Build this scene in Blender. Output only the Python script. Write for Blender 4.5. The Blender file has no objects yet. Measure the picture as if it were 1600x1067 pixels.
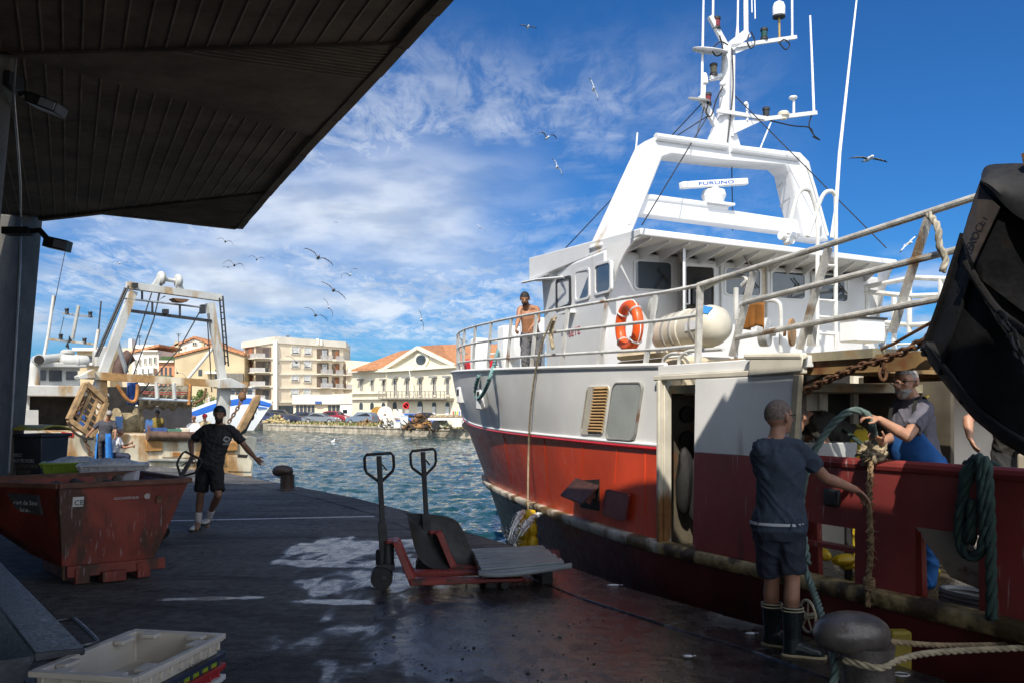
import bpy, bmesh, math, random
from mathutils import Vector as V, Matrix, noise as mnoise
random.seed(7)
rnd = random.uniform
SC = bpy.context.scene
COL = SC.collection
PI = math.pi
# ---------------------------------------------------------------- camera geometry (photo pixels 1600x1067)
FF, HX, HY, EYE = 1400.0, 800.0, 638.0, 1.68
def ray(px, py): return V(((px-HX)/FF, 1.0, (HY-py)/FF))
CAM = V((0, 0, EYE))
def P(px, py, Y): return CAM + ray(px, py)*Y
def G(px, py, z=0.0): return CAM + ray(px, py)*((z-EYE)/((HY-py)/FF))
def PL(px, py, pt, n):
    r = ray(px, py); return CAM + r*((pt-CAM).dot(n)/r.dot(n))
E0 = V((1.706, 7.237, 0))
D = V((-.444, .896, 0)).normalized()
N = V((.896, .444, 0)).normalized()
UP = V((0, 0, 1))
def SNZ(s, n, z): return E0 + D*s + N*n + UP*z          # trawler / quay frame: s forward, n off the quay edge
def Nx(px, py, n): return PL(px, py, E0+N*n, N)
def Sx(px, py, s): return PL(px, py, E0+D*s, D)
def Zx(px, py, z): return G(px, py, z)
def sn(p): q = p-E0; return q.dot(D), q.dot(N)
# ---------------------------------------------------------------- materials
MATS = {}
def M(name, col, rough=.5, metal=0.0, var=.18, vs=3.0, bump=0.0, bs=40.0, rust=0.0, rcol=(.16,.06,.02), streak=1.0, rs=2.2, spec=.5, emit=None, trans=0, alpha=1, sub=None, scr=0):
    if name in MATS: return MATS[name]
    m = bpy.data.materials.new(name); MATS[name] = m
    m.use_nodes = True
    nt = m.node_tree; nd = nt.nodes; lk = nt.links
    b = nd['Principled BSDF']
    b.inputs['Roughness'].default_value = rough
    b.inputs['Metallic'].default_value = metal
    b.inputs['Specular IOR Level'].default_value = spec
    tc = nd.new('ShaderNodeTexCoord')
    def nz(scale, detail=5, map_=None):
        n = nd.new('ShaderNodeTexNoise'); n.inputs['Scale'].default_value = scale; n.inputs['Detail'].default_value = detail
        if map_:
            mp = nd.new('ShaderNodeMapping'); mp.inputs['Scale'].default_value = map_
            lk.new(tc.outputs['Object'], mp.inputs['Vector']); lk.new(mp.outputs['Vector'], n.inputs['Vector'])
        else: lk.new(tc.outputs['Object'], n.inputs['Vector'])
        return n
    def mix(fac, a, bb):
        x = nd.new('ShaderNodeMix'); x.data_type = 'RGBA'
        for s, v in ((x.inputs[6], a), (x.inputs[7], bb)):
            if isinstance(v, tuple): s.default_value = (*v, 1)
            else: lk.new(v, s)
        lk.new(fac, x.inputs[0]); return x.outputs[2]
    def ramp(src, p0, p1, v0=0.0, v1=1.0):
        r = nd.new('ShaderNodeMapRange'); r.inputs[1].default_value = p0; r.inputs[2].default_value = p1
        r.inputs[3].default_value = v0; r.inputs[4].default_value = v1; r.interpolation_type = 'SMOOTHSTEP'
        lk.new(src, r.inputs[0]); return r.outputs[0]
    c = tuple(col)
    out = None
    if var > 0:
        n = nz(vs, 6)
        f = ramp(n.outputs[0], .3, .7)
        out = mix(f, tuple(x*(1-var) for x in c), tuple(min(1, x*(1+var)) for x in c))
        n2 = nz(vs*9, 4)
        rr = ramp(n2.outputs[0], .3, .7, max(.02, rough-.08), min(1, rough+.1)); lk.new(rr, b.inputs['Roughness'])
    if rust > 0:
        n = nz(rs, 8, (1, 1, 1/streak) if streak != 1 else None)
        f = ramp(n.outputs[0], .72-rust*.42, .80-rust*.36)
        n3 = nz(rs*7, 6)
        rc = mix(n3.outputs[0], tuple(x*.45 for x in rcol), tuple(min(1, x*1.5) for x in rcol))
        out = mix(f, out if out is not None else c, rc)
    if scr > 0:      # fine pale scratches, mostly upright
        n = nz(9, 3, (4.5, 4.5, .35)); n2_ = nz(1.1, 3); f1 = ramp(n.outputs[0], .63, .67); f2_ = ramp(n2_.outputs[0], .47, .60)
        mm = nd.new('ShaderNodeMath'); mm.operation = 'MULTIPLY'; lk.new(f1, mm.inputs[0]); lk.new(f2_, mm.inputs[1])
        m2 = nd.new('ShaderNodeMath'); m2.operation = 'MULTIPLY'; lk.new(mm.outputs[0], m2.inputs[0]); m2.inputs[1].default_value = scr
        out = mix(m2.outputs[0], out if out is not None else c, tuple(min(.8, x*.5+.28) for x in c))
    if out is not None: lk.new(out, b.inputs['Base Color'])
    else: b.inputs['Base Color'].default_value = (*c, 1)
    if bump > 0:
        n = nz(bs, 6); bp = nd.new('ShaderNodeBump'); bp.inputs['Strength'].default_value = 1.0; bp.inputs['Distance'].default_value = bump
        lk.new(n.outputs[0], bp.inputs['Height']); lk.new(bp.outputs[0], b.inputs['Normal'])
    if emit: b.inputs['Emission Color'].default_value = (*emit[:3], 1); b.inputs['Emission Strength'].default_value = emit[3]
    if trans: b.inputs['Transmission Weight'].default_value = trans
    if sub:
        b.inputs['Subsurface Weight'].default_value = sub; b.inputs['Subsurface Radius'].default_value = (.01, .004, .002)
    return m
# ---------------------------------------------------------------- mesh builder
class B:
    def __init__(s): s.v = []; s.f = []; s.m = []; s.mi = 0
    def add(s, vs, fs):
        o = len(s.v); s.v += [V(p) for p in vs]
        for f in fs: s.f.append([i+o for i in f]); s.m.append(s.mi)
        return s
    def mat(s, i): s.mi = i; return s
    def hexa(s, p):          # 8 corners: bottom 4 ccw, top 4 ccw
        return s.add(p, [(3,2,1,0),(4,5,6,7),(0,1,5,4),(1,2,6,5),(2,3,7,6),(3,0,4,7)])
    def box(s, c, sz, ax=None):
        c = V(c); x, y, z = ax if ax else (V((1,0,0)), V((0,1,0)), UP)
        a, b, d = x*(sz[0]/2), y*(sz[1]/2), z*(sz[2]/2)
        return s.hexa([c-a-b-d, c+a-b-d, c+a+b-d, c-a+b-d, c-a-b+d, c+a-b+d, c+a+b+d, c-a+b+d])
    def bar(s, p0, p1, w, h, up=UP):      # rectangular beam
        p0 = V(p0); p1 = V(p1); t = (p1-p0).normalized(); x = t.cross(up)
        if x.length < 1e-4: x = t.cross(V((0,1,0)))
        x.normalize(); y = x.cross(t).normalized(); a = x*(w/2); b = y*(h/2)
        return s.hexa([p0-a-b, p0+a-b, p0+a+b, p0-a+b, p1-a-b, p1+a-b, p1+a+b, p1-a+b])
    def tube(s, pts, r, n=8, closed=False, cap=True):
        pts = [V(p) for p in pts]; L = len(pts)
        rs = r if isinstance(r, (list, tuple)) else [r]*L
        ref = None; rings = []
        for i, p in enumerate(pts):
            if closed: t = pts[(i+1) % L]-pts[i-1]
            else: t = pts[min(i+1, L-1)]-pts[max(i-1, 0)]
            if t.length < 1e-9: t = V((0,0,1))
            t.normalize()
            if ref is None:
                ref = t.cross(UP)
                if ref.length < .05: ref = t.cross(V((0,1,0)))
            ref = (ref - t*ref.dot(t)); ref.normalize(); bi = t.cross(ref)
            rings.append([p + (ref*math.cos(2*PI*k/n)+bi*math.sin(2*PI*k/n))*rs[i] for k in range(n)])
        vs = [q for rg in rings for q in rg]; fs = []
        for i in range(L if closed else L-1):
            j = (i+1) % L
            for k in range(n): fs.append((i*n+k, i*n+(k+1)%n, j*n+(k+1)%n, j*n+k))
        if cap and not closed: fs.append(tuple(range(n))[::-1]); fs.append(tuple((L-1)*n+k for k in range(n)))
        return s.add(vs, fs)
    def lathe(s, o, prof, n=16, ax=UP, ref=None, flat=None):     # prof [(r, h)]
        o = V(o); ax = V(ax).normalized(); x = ref or ax.cross(V((0,1,0)))
        if x.length < .05: x = ax.cross(V((1,0,0)))
        x = V(x).normalized(); y = ax.cross(x)
        vs = []
        for r, h in prof:
            for k in range(n): vs.append(o+ax*h+(x*math.cos(2*PI*k/n)+y*math.sin(2*PI*k/n)*(flat or 1))*r)
        fs = []; L = len(prof)
        for i in range(L-1):
            for k in range(n): fs.append((i*n+k, i*n+(k+1)%n, (i+1)*n+(k+1)%n, (i+1)*n+k))
        if prof[0][0] > 1e-6: fs.append(tuple(range(n))[::-1])
        if prof[-1][0] > 1e-6: fs.append(tuple((L-1)*n+k for k in range(n)))
        return s.add(vs, fs)
    def ball(s, c, r, n=12, m=8, ax=None):
        c = V(c); r = r if isinstance(r, (tuple, list, V)) else (r, r, r)
        X, Y, Z = ax if ax else (V((1,0,0)), V((0,1,0)), UP)
        vs = [c+Z*r[2]]; fs = []
        for i in range(1, m):
            a = PI*i/m
            for k in range(n):
                t = 2*PI*k/n; vs.append(c+X*(r[0]*math.sin(a)*math.cos(t))+Y*(r[1]*math.sin(a)*math.sin(t))+Z*(r[2]*math.cos(a)))
        vs.append(c-Z*r[2]); e = len(vs)-1
        for k in range(n): fs.append((0, 1+k, 1+(k+1)%n)); fs.append((e, 1+(m-2)*n+(k+1)%n, 1+(m-2)*n+k))
        for i in range(m-2):
            for k in range(n): fs.append((1+i*n+k, 1+(i+1)*n+k, 1+(i+1)*n+(k+1)%n, 1+i*n+(k+1)%n))
        return s.add(vs, fs)
    def cap(s, p0, p1, r0, r1, n=12):     # round-ended tapered limb
        p0 = V(p0); p1 = V(p1); t = p1-p0; L = max(t.length, 1e-4); pr = []
        for i in range(5): a = PI/2*i/4; pr.append((r0*math.sin(a), -r0*math.cos(a)))
        for i in range(5): a = PI/2*i/4; pr.append((r1*math.cos(a), L+r1*math.sin(a)))
        pr[0] = (0.0005, -r0); pr[-1] = (0.0005, L+r1)
        return s.lathe(p0, pr, n, t/L)
    def loft(s, rings, n=20):             # rings: (centre, xvec, yvec)
        vs = []; fs = []; L = len(rings)
        for c, x, y in rings:
            for k in range(n):
                a = 2*PI*k/n; vs.append(V(c)+V(x)*math.cos(a)+V(y)*math.sin(a))
        for i in range(L-1):
            for k in range(n): fs.append((i*n+k, i*n+(k+1)%n, (i+1)*n+(k+1)%n, (i+1)*n+k))
        fs.append(tuple(range(n))[::-1]); fs.append(tuple((L-1)*n+k for k in range(n)))
        return s.add(vs, fs)
    def prism(s, poly, off):              # planar polygon extruded by a vector
        L = len(poly); off = V(off); vs = [V(p) for p in poly]+[V(p)+off for p in poly]
        fs = [tuple(range(L))[::-1], tuple(range(L, 2*L))]+[(i, (i+1)%L, L+(i+1)%L, L+i) for i in range(L)]
        return s.add(vs, fs)
    def grid(s, rows):                    # rows of points -> quad sheet
        h = len(rows); w = len(rows[0]); vs = [p for r in rows for p in r]
        return s.add(vs, [(i*w+j, i*w+j+1, (i+1)*w+j+1, (i+1)*w+j) for i in range(h-1) for j in range(w-1)])
    def sheet(s, rows, th):               # closed slab from rows, thickness vector or length along UP
        off = th if isinstance(th, V) else V((0,0,th))
        h = len(rows); w = len(rows[0]); a = [V(p) for r in rows for p in r]; b = [p+off for p in a]; o = h*w
        fs = []
        for i in range(h-1):
            for j in range(w-1):
                q = (i*w+j, i*w+j+1, (i+1)*w+j+1, (i+1)*w+j); fs.append(q[::-1]); fs.append(tuple(k+o for k in q))
        bd = [j for j in range(w)]+[i*w+w-1 for i in range(1, h)]+[(h-1)*w+j for j in range(w-2, -1, -1)]+[i*w for i in range(h-2, 0, -1)]
        for i in range(len(bd)): p, q = bd[i], bd[(i+1)%len(bd)]; fs.append((p, q, q+o, p+o))
        return s.add(a+b, fs)
    def wobble(s, amp, sc):
        for p in s.v: p += mnoise.noise_vector(p*sc)*amp
        return s
ORG = {}
def build(b, name, mats, parent=None, ang=35, bevel=0, loc=None, rec=True, remesh=0, smooth=6, fix=None, lab=None):
    me = bpy.data.meshes.new(name)
    if not isinstance(mats, (list, tuple)): mats = [mats]
    org = ORG[parent.name] if parent else (V(loc) if loc is not None else _base(b.v))
    me.from_pydata([p-org for p in b.v], [], b.f)
    for m in mats: me.materials.append(m)
    me.polygons.foreach_set('material_index', b.m)
    if rec:
        bm = bmesh.new(); bm.from_mesh(me); bmesh.ops.recalc_face_normals(bm, faces=bm.faces); bm.to_mesh(me); bm.free()
    o = bpy.data.objects.new(name, me); COL.objects.link(o)
    if remesh:
        md = o.modifiers.new('r', 'REMESH'); md.mode = 'VOXEL'; md.voxel_size = remesh
        sm = o.modifiers.new('s', 'SMOOTH'); sm.factor = .5; sm.iterations = smooth
        dg = bpy.context.evaluated_depsgraph_get()
        nm = bpy.data.meshes.new_from_object(o.evaluated_get(dg)); o.modifiers.clear(); o.data = nm
        bpy.data.meshes.remove(me); me = nm; me.name = name
        if not me.materials: [me.materials.append(m) for m in mats]
        if fix: fix(me, org)
    me.polygons.foreach_set('use_smooth', [True]*len(me.polygons))
    if ang < 179: me.set_sharp_from_angle(angle=math.radians(ang))
    if bevel:
        bv = o.modifiers.new('bevel', 'BEVEL'); bv.width = bevel; bv.segments = 2; bv.limit_method = 'ANGLE'; bv.angle_limit = math.radians(40)
        bv.harden_normals = False
    if parent: o.parent = parent
    else: o.location = org
    ORG[o.name] = org
    if lab: o['label'] = lab
    return o
def _base(vs):
    if not vs: return V((0,0,0))
    lo = [min(p[i] for p in vs) for i in range(3)]; hi = [max(p[i] for p in vs) for i in range(3)]
    return V(((lo[0]+hi[0])/2, (lo[1]+hi[1])/2, lo[2]))
def tag(o, label, cat, group=None):
    o['label'] = label; o['category'] = cat
    if group: o['group'] = group
    return o
def thing(name, loc, label, cat, group=None):
    o = bpy.data.objects.new(name, None); COL.objects.link(o); o.location = V(loc); o.empty_display_size = .2
    ORG[o.name] = V(loc); return tag(o, label, cat, group)
def struct(o, kind='structure'): o['kind'] = kind; return o
def text(s, size, org, xd, yd, mat, parent, width=None, depth=.003, name='lettering', align='LEFT', lab=None, bold=0):
    cu = bpy.data.curves.new('t', 'FONT'); cu.body = s; cu.size = 1; cu.extrude = 0; cu.resolution_u = 3; cu.offset = bold
    t = bpy.data.objects.new('t', cu); COL.objects.link(t)
    dg = bpy.context.evaluated_depsgraph_get(); dg.update()
    me = bpy.data.meshes.new_from_object(t.evaluated_get(dg)); bpy.data.objects.remove(t); bpy.data.curves.remove(cu)
    xs = [v.co.x for v in me.vertices]; w = max(xs)-min(xs); x0 = min(xs)
    sx = (width/w) if width else size
    xd = V(xd).normalized(); yd = V(yd); yd = (yd-xd*yd.dot(xd)).normalized(); zd = xd.cross(yd)
    b = B(); fs = [tuple(p.vertices) for p in me.polygons]
    vv = [V(org)+xd*((v.co.x-x0)*sx)+yd*(v.co.y*size)+zd*depth for v in me.vertices]
    b.add(vv, fs); bpy.data.meshes.remove(me)
    return build(b, name, mat, parent, rec=False, lab=lab)
def arc(c, x, y, a0, a1, n): return [V(c)+V(x)*math.cos(a0+(a1-a0)*i/n)+V(y)*math.sin(a0+(a1-a0)*i/n) for i in range(n+1)]
def lerp(a, b, t): return a+(b-a)*t
def interp(x, tab):
    if x <= tab[0][0]: return tab[0][1]
    for (a, ya), (b, yb) in zip(tab, tab[1:]):
        if x <= b: return lerp(ya, yb, (x-a)/(b-a))
    return tab[-1][1]
def catmull(pts, k=6):
    pts = [V(p) for p in pts]; out = []
    for i in range(len(pts)-1):
        p0 = pts[max(i-1, 0)]; p1 = pts[i]; p2 = pts[i+1]; p3 = pts[min(i+2, len(pts)-1)]
        for j in range(k):
            t = j/k; out.append(.5*((2*p1)+(p2-p0)*t+(2*p0-5*p1+4*p2-p3)*t*t+(3*p1-p0-3*p2+p3)*t**3))
    return out+[pts[-1]]
def rope(b, pts, r, strands=3, pitch=9, k=8, n=6):      # laid rope: strands twisted round the path
    path = catmull(pts, k) if len(pts) > 2 else [lerp(V(pts[0]), V(pts[1]), i/40) for i in range(41)]
    # resample evenly
    d = [0]
    for a, c in zip(path, path[1:]): d.append(d[-1]+(c-a).length)
    step = r*1.1; m = max(4, min(400, int(d[-1]/step))); res = []; j = 0
    for i in range(m+1):
        t = d[-1]*i/m
        while j < len(d)-2 and d[j+1] < t: j += 1
        res.append(lerp(path[j], path[j+1], (t-d[j])/max(1e-9, d[j+1]-d[j])))
    ref = None
    frames = []
    for i, p in enumerate(res):
        t = (res[min(i+1, m)]-res[max(i-1, 0)]).normalized()
        if ref is None:
            ref = t.cross(UP)
            if ref.length < .1: ref = t.cross(V((0,1,0)))
        ref = (ref-t*ref.dot(t)).normalized(); frames.append((p, ref, t.cross(ref)))
    for sidx in range(strands):
        pp = []
        for i, (p, a, c) in enumerate(frames):
            ph = 2*PI*(sidx/strands)+(d[-1]*i/m)/(r*pitch)*2*PI
            pp.append(p+(a*math.cos(ph)+c*math.sin(ph))*r*.52)
        b.tube(pp, r*.58, n)
    return b
def chain(b, pts, link=.1, r=.012):
    path = catmull(pts, 8); d = [0]
    for a, c in zip(path, path[1:]): d.append(d[-1]+(c-a).length)
    m = max(2, int(d[-1]/(link*.72))); j = 0
    for i in range(m):
        t = d[-1]*(i+.5)/m
        while j < len(d)-2 and d[j+1] < t: j += 1
        p = lerp(path[j], path[j+1], (t-d[j])/max(1e-9, d[j+1]-d[j])); t_ = (path[j+1]-path[j]).normalized()
        x = t_.cross(UP)
        if x.length < .1: x = t_.cross(V((0,1,0)))
        x.normalize(); y = t_.cross(x)
        sd = x if i % 2 else y
        b.tube([p+t_*(math.cos(a)*link*.5)+sd*(math.sin(a)*link*.28) for a in [2*PI*k/10 for k in range(10)]], r, 6, closed=True)
    return b
# common materials
WHITE = M('white_paint', (.78,.79,.80), .42, var=.05, vs=1.5, rust=.10, rcol=(.35,.2,.09), streak=6)
GREYP = M('grey_topside_paint', (.80,.80,.785), .45, var=.10, vs=.8, rust=.20, rcol=(.42,.36,.28), streak=9, bump=.006, bs=1.6, scr=.35)
RAILW = M('rail_white', (.62,.62,.60), .5, var=.15, vs=6, rust=.3, rcol=(.30,.15,.06))
CREAM = M('cream_rusty_paint', (.62,.58,.48), .5, var=.1, vs=5, rust=.42, rcol=(.26,.12,.04), streak=3)
BLACK = M('black_rubber', (.012,.012,.013), .6, var=.2)
DARKM = M('dark_metal', (.03,.03,.032), .45, metal=.3, var=.3, vs=12)
RUST = M('rusty_steel', (.13,.065,.03), .8, var=.45, vs=14, bump=.006, bs=50)
GLASSD = M('dark_glass', (.015,.02,.025), .05, var=0, spec=.9)
STEEL = M('galvanised_steel', (.36,.37,.38), .38, metal=.6, var=.25, vs=8)
DARK = M('dark_interior', (.02,.018,.016), .8, var=.4, vs=4)
BLUEP = M('blue_paint', (.02,.09,.32), .5, var=.15)
YEL = M('yellow_plastic', (.70,.47,.02), .4, var=.12)
ORNG = M('orange_plastic', (.75,.10,.015), .4, var=.1)
# ================================================================ SKY, SUN, CAMERA
SUNH = (D*-.766 + N*-.643).normalized(); EL = math.radians(47)
SUN = (SUNH*math.cos(EL)+UP*math.sin(EL)).normalized()
w = bpy.data.worlds.new('World'); SC.world = w; w.use_nodes = True
nt = w.node_tree; nd = nt.nodes; lk = nt.links
bg = nd['Background']
sky = nd.new('ShaderNodeTexSky'); sky.sky_type = 'NISHITA'; sky.sun_disc = False
sky.sun_elevation = EL; sky.sun_rotation = math.atan2(SUN.x, SUN.y); sky.air_density = 1.0; sky.dust_density = .25; sky.ozone_density = 2.2
def mathn(op, a, b=None, c=None):
    n = nd.new('ShaderNodeMath'); n.operation = op
    for i, v in enumerate((a, b, c)):
        if v is None: continue
        if isinstance(v, (int, float)): n.inputs[i].default_value = v
        else: lk.new(v, n.inputs[i])
    return n.outputs[0]
def smooth(v, a, b, o0=0.0, o1=1.0):
    r = nd.new('ShaderNodeMapRange'); r.interpolation_type = 'SMOOTHSTEP'
    r.inputs[1].default_value = a; r.inputs[2].default_value = b; r.inputs[3].default_value = o0; r.inputs[4].default_value = o1
    lk.new(v, r.inputs[0]); return r.outputs[0]
tc = nd.new('ShaderNodeTexCoord'); sp = nd.new('ShaderNodeSeparateXYZ'); lk.new(tc.outputs['Generated'], sp.inputs[0])
X, Y, Z = sp.outputs
zz = mathn('ADD', mathn('MAXIMUM', Z, 0.0), .09)
u = mathn('DIVIDE', X, zz); v = mathn('DIVIDE', Y, zz)
cv = nd.new('ShaderNodeCombineXYZ'); lk.new(u, cv.inputs[0]); lk.new(v, cv.inputs[1])
def cn(scale, detail, rough=.55, dist=0, mp=None, rot=0, loc=(0,0,0)):
    n = nd.new('ShaderNodeTexNoise'); n.inputs['Scale'].default_value = scale; n.inputs['Detail'].default_value = detail
    n.inputs['Roughness'].default_value = rough; n.inputs['Distortion'].default_value = dist
    m = nd.new('ShaderNodeMapping'); m.inputs['Scale'].default_value = mp or (1,1,1); m.inputs['Rotation'].default_value = (0,0,rot); m.inputs['Location'].default_value = loc
    lk.new(cv.outputs[0], m.inputs[0]); lk.new(m.outputs[0], n.inputs[0]); return n.outputs[0]
az = mathn('DIVIDE', X, mathn('MAXIMUM', Y, .05))          # tan(azimuth) from straight ahead
el = mathn('DIVIDE', Z, mathn('MAXIMUM', Y, .05))
# veil of high thin cloud with mackerel ripples, over the bow and to the left
veil = mathn('MULTIPLY', smooth(cn(.75, 9, .62, .5, loc=(3.1, 1.7, 0)), .31, .58), smooth(cn(6.5, 7, .68, .5, mp=(1.6, .7, 1), rot=.5), .34, .62, .16, 1.0))
reg = mathn('MULTIPLY', smooth(az, .36, .10), smooth(el, .47, .26))
reg2 = mathn('MULTIPLY', smooth(az, .22, -.05), smooth(el, .33, .13))
veil = mathn('MULTIPLY', veil, mathn('MAXIMUM', mathn('MULTIPLY', reg, .92), reg2))
# soft bank low on the left
bank = mathn('MULTIPLY', smooth(cn(.42, 9, .58, .4, loc=(.6, .2, 0)), .40, .62), mathn('MULTIPLY', smooth(az, .12, -.12), mathn('MULTIPLY', smooth(el, .36, .2), smooth(el, .055, .11))))
# cumulus in a low band, stretched sideways
cvl = nd.new('ShaderNodeCombineXYZ'); lk.new(mathn('MULTIPLY', az, 9.0), cvl.inputs[0]); lk.new(mathn('MULTIPLY', el, 26.0), cvl.inputs[1])
n = nd.new('ShaderNodeTexNoise'); n.inputs['Scale'].default_value = .85; n.inputs['Detail'].default_value = 7; n.inputs['Roughness'].default_value = .52
lk.new(cvl.outputs[0], n.inputs[0])
cum = mathn('MULTIPLY', smooth(n.outputs[0], .47, .62), mathn('MULTIPLY', smooth(el, .0, .03), smooth(el, .19, .12)))
cum = mathn('MULTIPLY', cum, smooth(az, .62, .40))
back = smooth(Y, .05, .3)
dens = mathn('MAXIMUM', mathn('MAXIMUM', mathn('MULTIPLY', veil, .72), mathn('MULTIPLY', bank, .86)), mathn('MULTIPLY', cum, .80))
dens = mathn('MAXIMUM', mathn('MULTIPLY', dens, back), mathn('MULTIPLY', smooth(Y, .0, -.3), .95))  # last term adds dense cloud out of view to light the shaded foreground
# cloud shade: greyer underside from a shifted copy of the noise
n2 = nd.new('ShaderNodeTexNoise'); n2.inputs['Scale'].default_value = 1.3; n2.inputs['Detail'].default_value = 6; lk.new(cvl.outputs[0], n2.inputs[0])
shade = smooth(n2.outputs[0], .36, .62)
cc = nd.new('ShaderNodeMix'); cc.data_type = 'RGBA'; lk.new(shade, cc.inputs[0])
cc.inputs[6].default_value = (3.9, 4.4, 5.2, 1); cc.inputs[7].default_value = (6.0, 6.35, 6.8, 1)
tint = nd.new('ShaderNodeMix'); tint.data_type = 'RGBA'; tint.blend_type = 'MULTIPLY'; tint.inputs[0].default_value = 1
tint.inputs[7].default_value = (.13, .39, .70, 1); lk.new(sky.outputs[0], tint.inputs[6])
glow = nd.new('ShaderNodeVectorMath'); glow.operation = 'SCALE'; lk.new(cc.outputs[2], glow.inputs[0]); lk.new(smooth(Y, .0, -.4, 1.0, 2.0), glow.inputs['Scale'])      # unseen cloud behind the camera, brightened as added fill light
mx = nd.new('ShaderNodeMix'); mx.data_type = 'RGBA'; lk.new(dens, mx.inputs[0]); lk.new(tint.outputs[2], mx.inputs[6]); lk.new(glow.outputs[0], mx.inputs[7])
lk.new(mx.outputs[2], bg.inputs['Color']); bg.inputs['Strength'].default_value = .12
ld = bpy.data.lights.new('sun', 'SUN'); ld.energy = 4.2; ld.angle = math.radians(.5); ld.color = (1, .93, .82)
lo = bpy.data.objects.new('sun', ld); COL.objects.link(lo); lo.rotation_euler = SUN.to_track_quat('Z', 'Y').to_euler(); lo.location = (0, -10, 30)
cd = bpy.data.cameras.new('camera'); cam = bpy.data.objects.new('camera', cd); COL.objects.link(cam); SC.camera = cam
cam.location = CAM; cam.rotation_euler = (PI/2, 0, 0); cd.sensor_width = 36; cd.lens = 36*FF/1600; cd.shift_y = (HY-533.5)/1600; cd.clip_end = 6000; cd.clip_start = .05
SC.view_settings.view_transform = 'Standard'; SC.view_settings.look = 'None'; SC.view_settings.exposure = .35; SC.view_settings.gamma = 1
SC.cycles.max_bounces = 6; SC.cycles.transparent_max_bounces = 6; SC.cycles.use_denoising = True
# ================================================================ WATER
WZ = -1.1
def node_mat(name):
    m = bpy.data.materials.new(name); m.use_nodes = True; MATS[name] = m
    return m, m.node_tree.nodes, m.node_tree.links, m.node_tree.nodes['Principled BSDF']
m, n_, l_, b_ = node_mat('harbour_water')
b_.inputs['Specular IOR Level'].default_value = .31; b_.inputs['Base Color'].default_value = (.010, .046, .050, 1); b_.inputs['Roughness'].default_value = .05; b_.inputs['IOR'].default_value = 1.33
tcw = n_.new('ShaderNodeTexCoord')
prev = None
for sc, dist, dt, mp in ((3.2, .05, 3, (1, 1.5, 1)), (11, .012, 3, (1, 1.3, 1))):
    mpn = n_.new('ShaderNodeMapping'); mpn.inputs['Scale'].default_value = mp; mpn.inputs['Rotation'].default_value = (0, 0, .25); l_.new(tcw.outputs['Object'], mpn.inputs[0])
    nn = n_.new('ShaderNodeTexNoise'); nn.inputs['Scale'].default_value = sc; nn.inputs['Detail'].default_value = dt; nn.inputs['Distortion'].default_value = .4; l_.new(mpn.outputs[0], nn.inputs[0])
    bp = n_.new('ShaderNodeBump'); bp.inputs['Distance'].default_value = dist; l_.new(nn.outputs[0], bp.inputs['Height'])
    if prev: l_.new(prev, bp.inputs['Normal'])
    prev = bp.outputs[0]
l_.new(prev, b_.inputs['Normal'])
b = B(); rows = []
y = 7.0
def wave(x, y):
    q = V((x*.95+y*.2, y*1.35, 0)); h = mnoise.noise(q*.42)*.06+mnoise.noise(q*1.05+V((7,3,0)))*.085
    r_ = 1-abs(mnoise.noise(q*2.3+V((1,9,2)))); h += (r_*r_-.6)*.085
    return h*min(1, 1.15)
ys_ = []
while y < 135: ys_.append(y); y += max(.10, y*.0075)
for y in ys_:
    L_, R_ = -y*.62-4, min(y*.30+6, 60)
    rows.append([V((lerp(L_, R_, i/330), y, WZ+wave(lerp(L_, R_, i/330), y))) for i in range(331)])
b.grid(rows)
b.add([(-400, -60, WZ-.12), (500, -60, WZ-.12), (500, 260, WZ-.12), (-400, 260, WZ-.12)], [(0,1,2,3)])
struct(build(b, 'harbour_water', m, loc=(0,0,WZ), rec=False, ang=180))
b = B(); b.add([(-3000, -900, -6), (3000, -900, -6), (3000, 3000, -6), (-3000, 3000, -6)], [(0,1,2,3)])
struct(build(b, 'sea_bed', M('sea_bed', (.05,.05,.04), .9, var=.2, vs=.1)))
# ================================================================ QUAY
m, n_, l_, b_ = node_mat('quay_concrete')
tcw = n_.new('ShaderNodeTexCoord')
def nzq(sc, dt=6, mp=None, dist=0):
    t = n_.new('ShaderNodeTexNoise'); t.inputs['Scale'].default_value = sc; t.inputs['Detail'].default_value = dt; t.inputs['Distortion'].default_value = dist
    if mp:
        q = n_.new('ShaderNodeMapping'); q.inputs['Scale'].default_value = mp[0]; q.inputs['Rotation'].default_value = (0,0,mp[1]); l_.new(tcw.outputs['Object'], q.inputs[0]); l_.new(q.outputs[0], t.inputs[0])
    else: l_.new(tcw.outputs['Object'], t.inputs[0])
    return t.outputs[0]
def rq(s, a, c, o0=0.0, o1=1.0):
    r = n_.new('ShaderNodeMapRange'); r.interpolation_type = 'SMOOTHSTEP'
    for i, q in enumerate((a, c, o0, o1)): r.inputs[i+1].default_value = q
    l_.new(s, r.inputs[0]); return r.outputs[0]
def mq(op, a, c):
    t = n_.new('ShaderNodeMath'); t.operation = op
    for i, q in enumerate((a, c)):
        if isinstance(q, (int, float)): t.inputs[i].default_value = q
        else: l_.new(q, t.inputs[i])
    return t.outputs[0]
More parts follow.
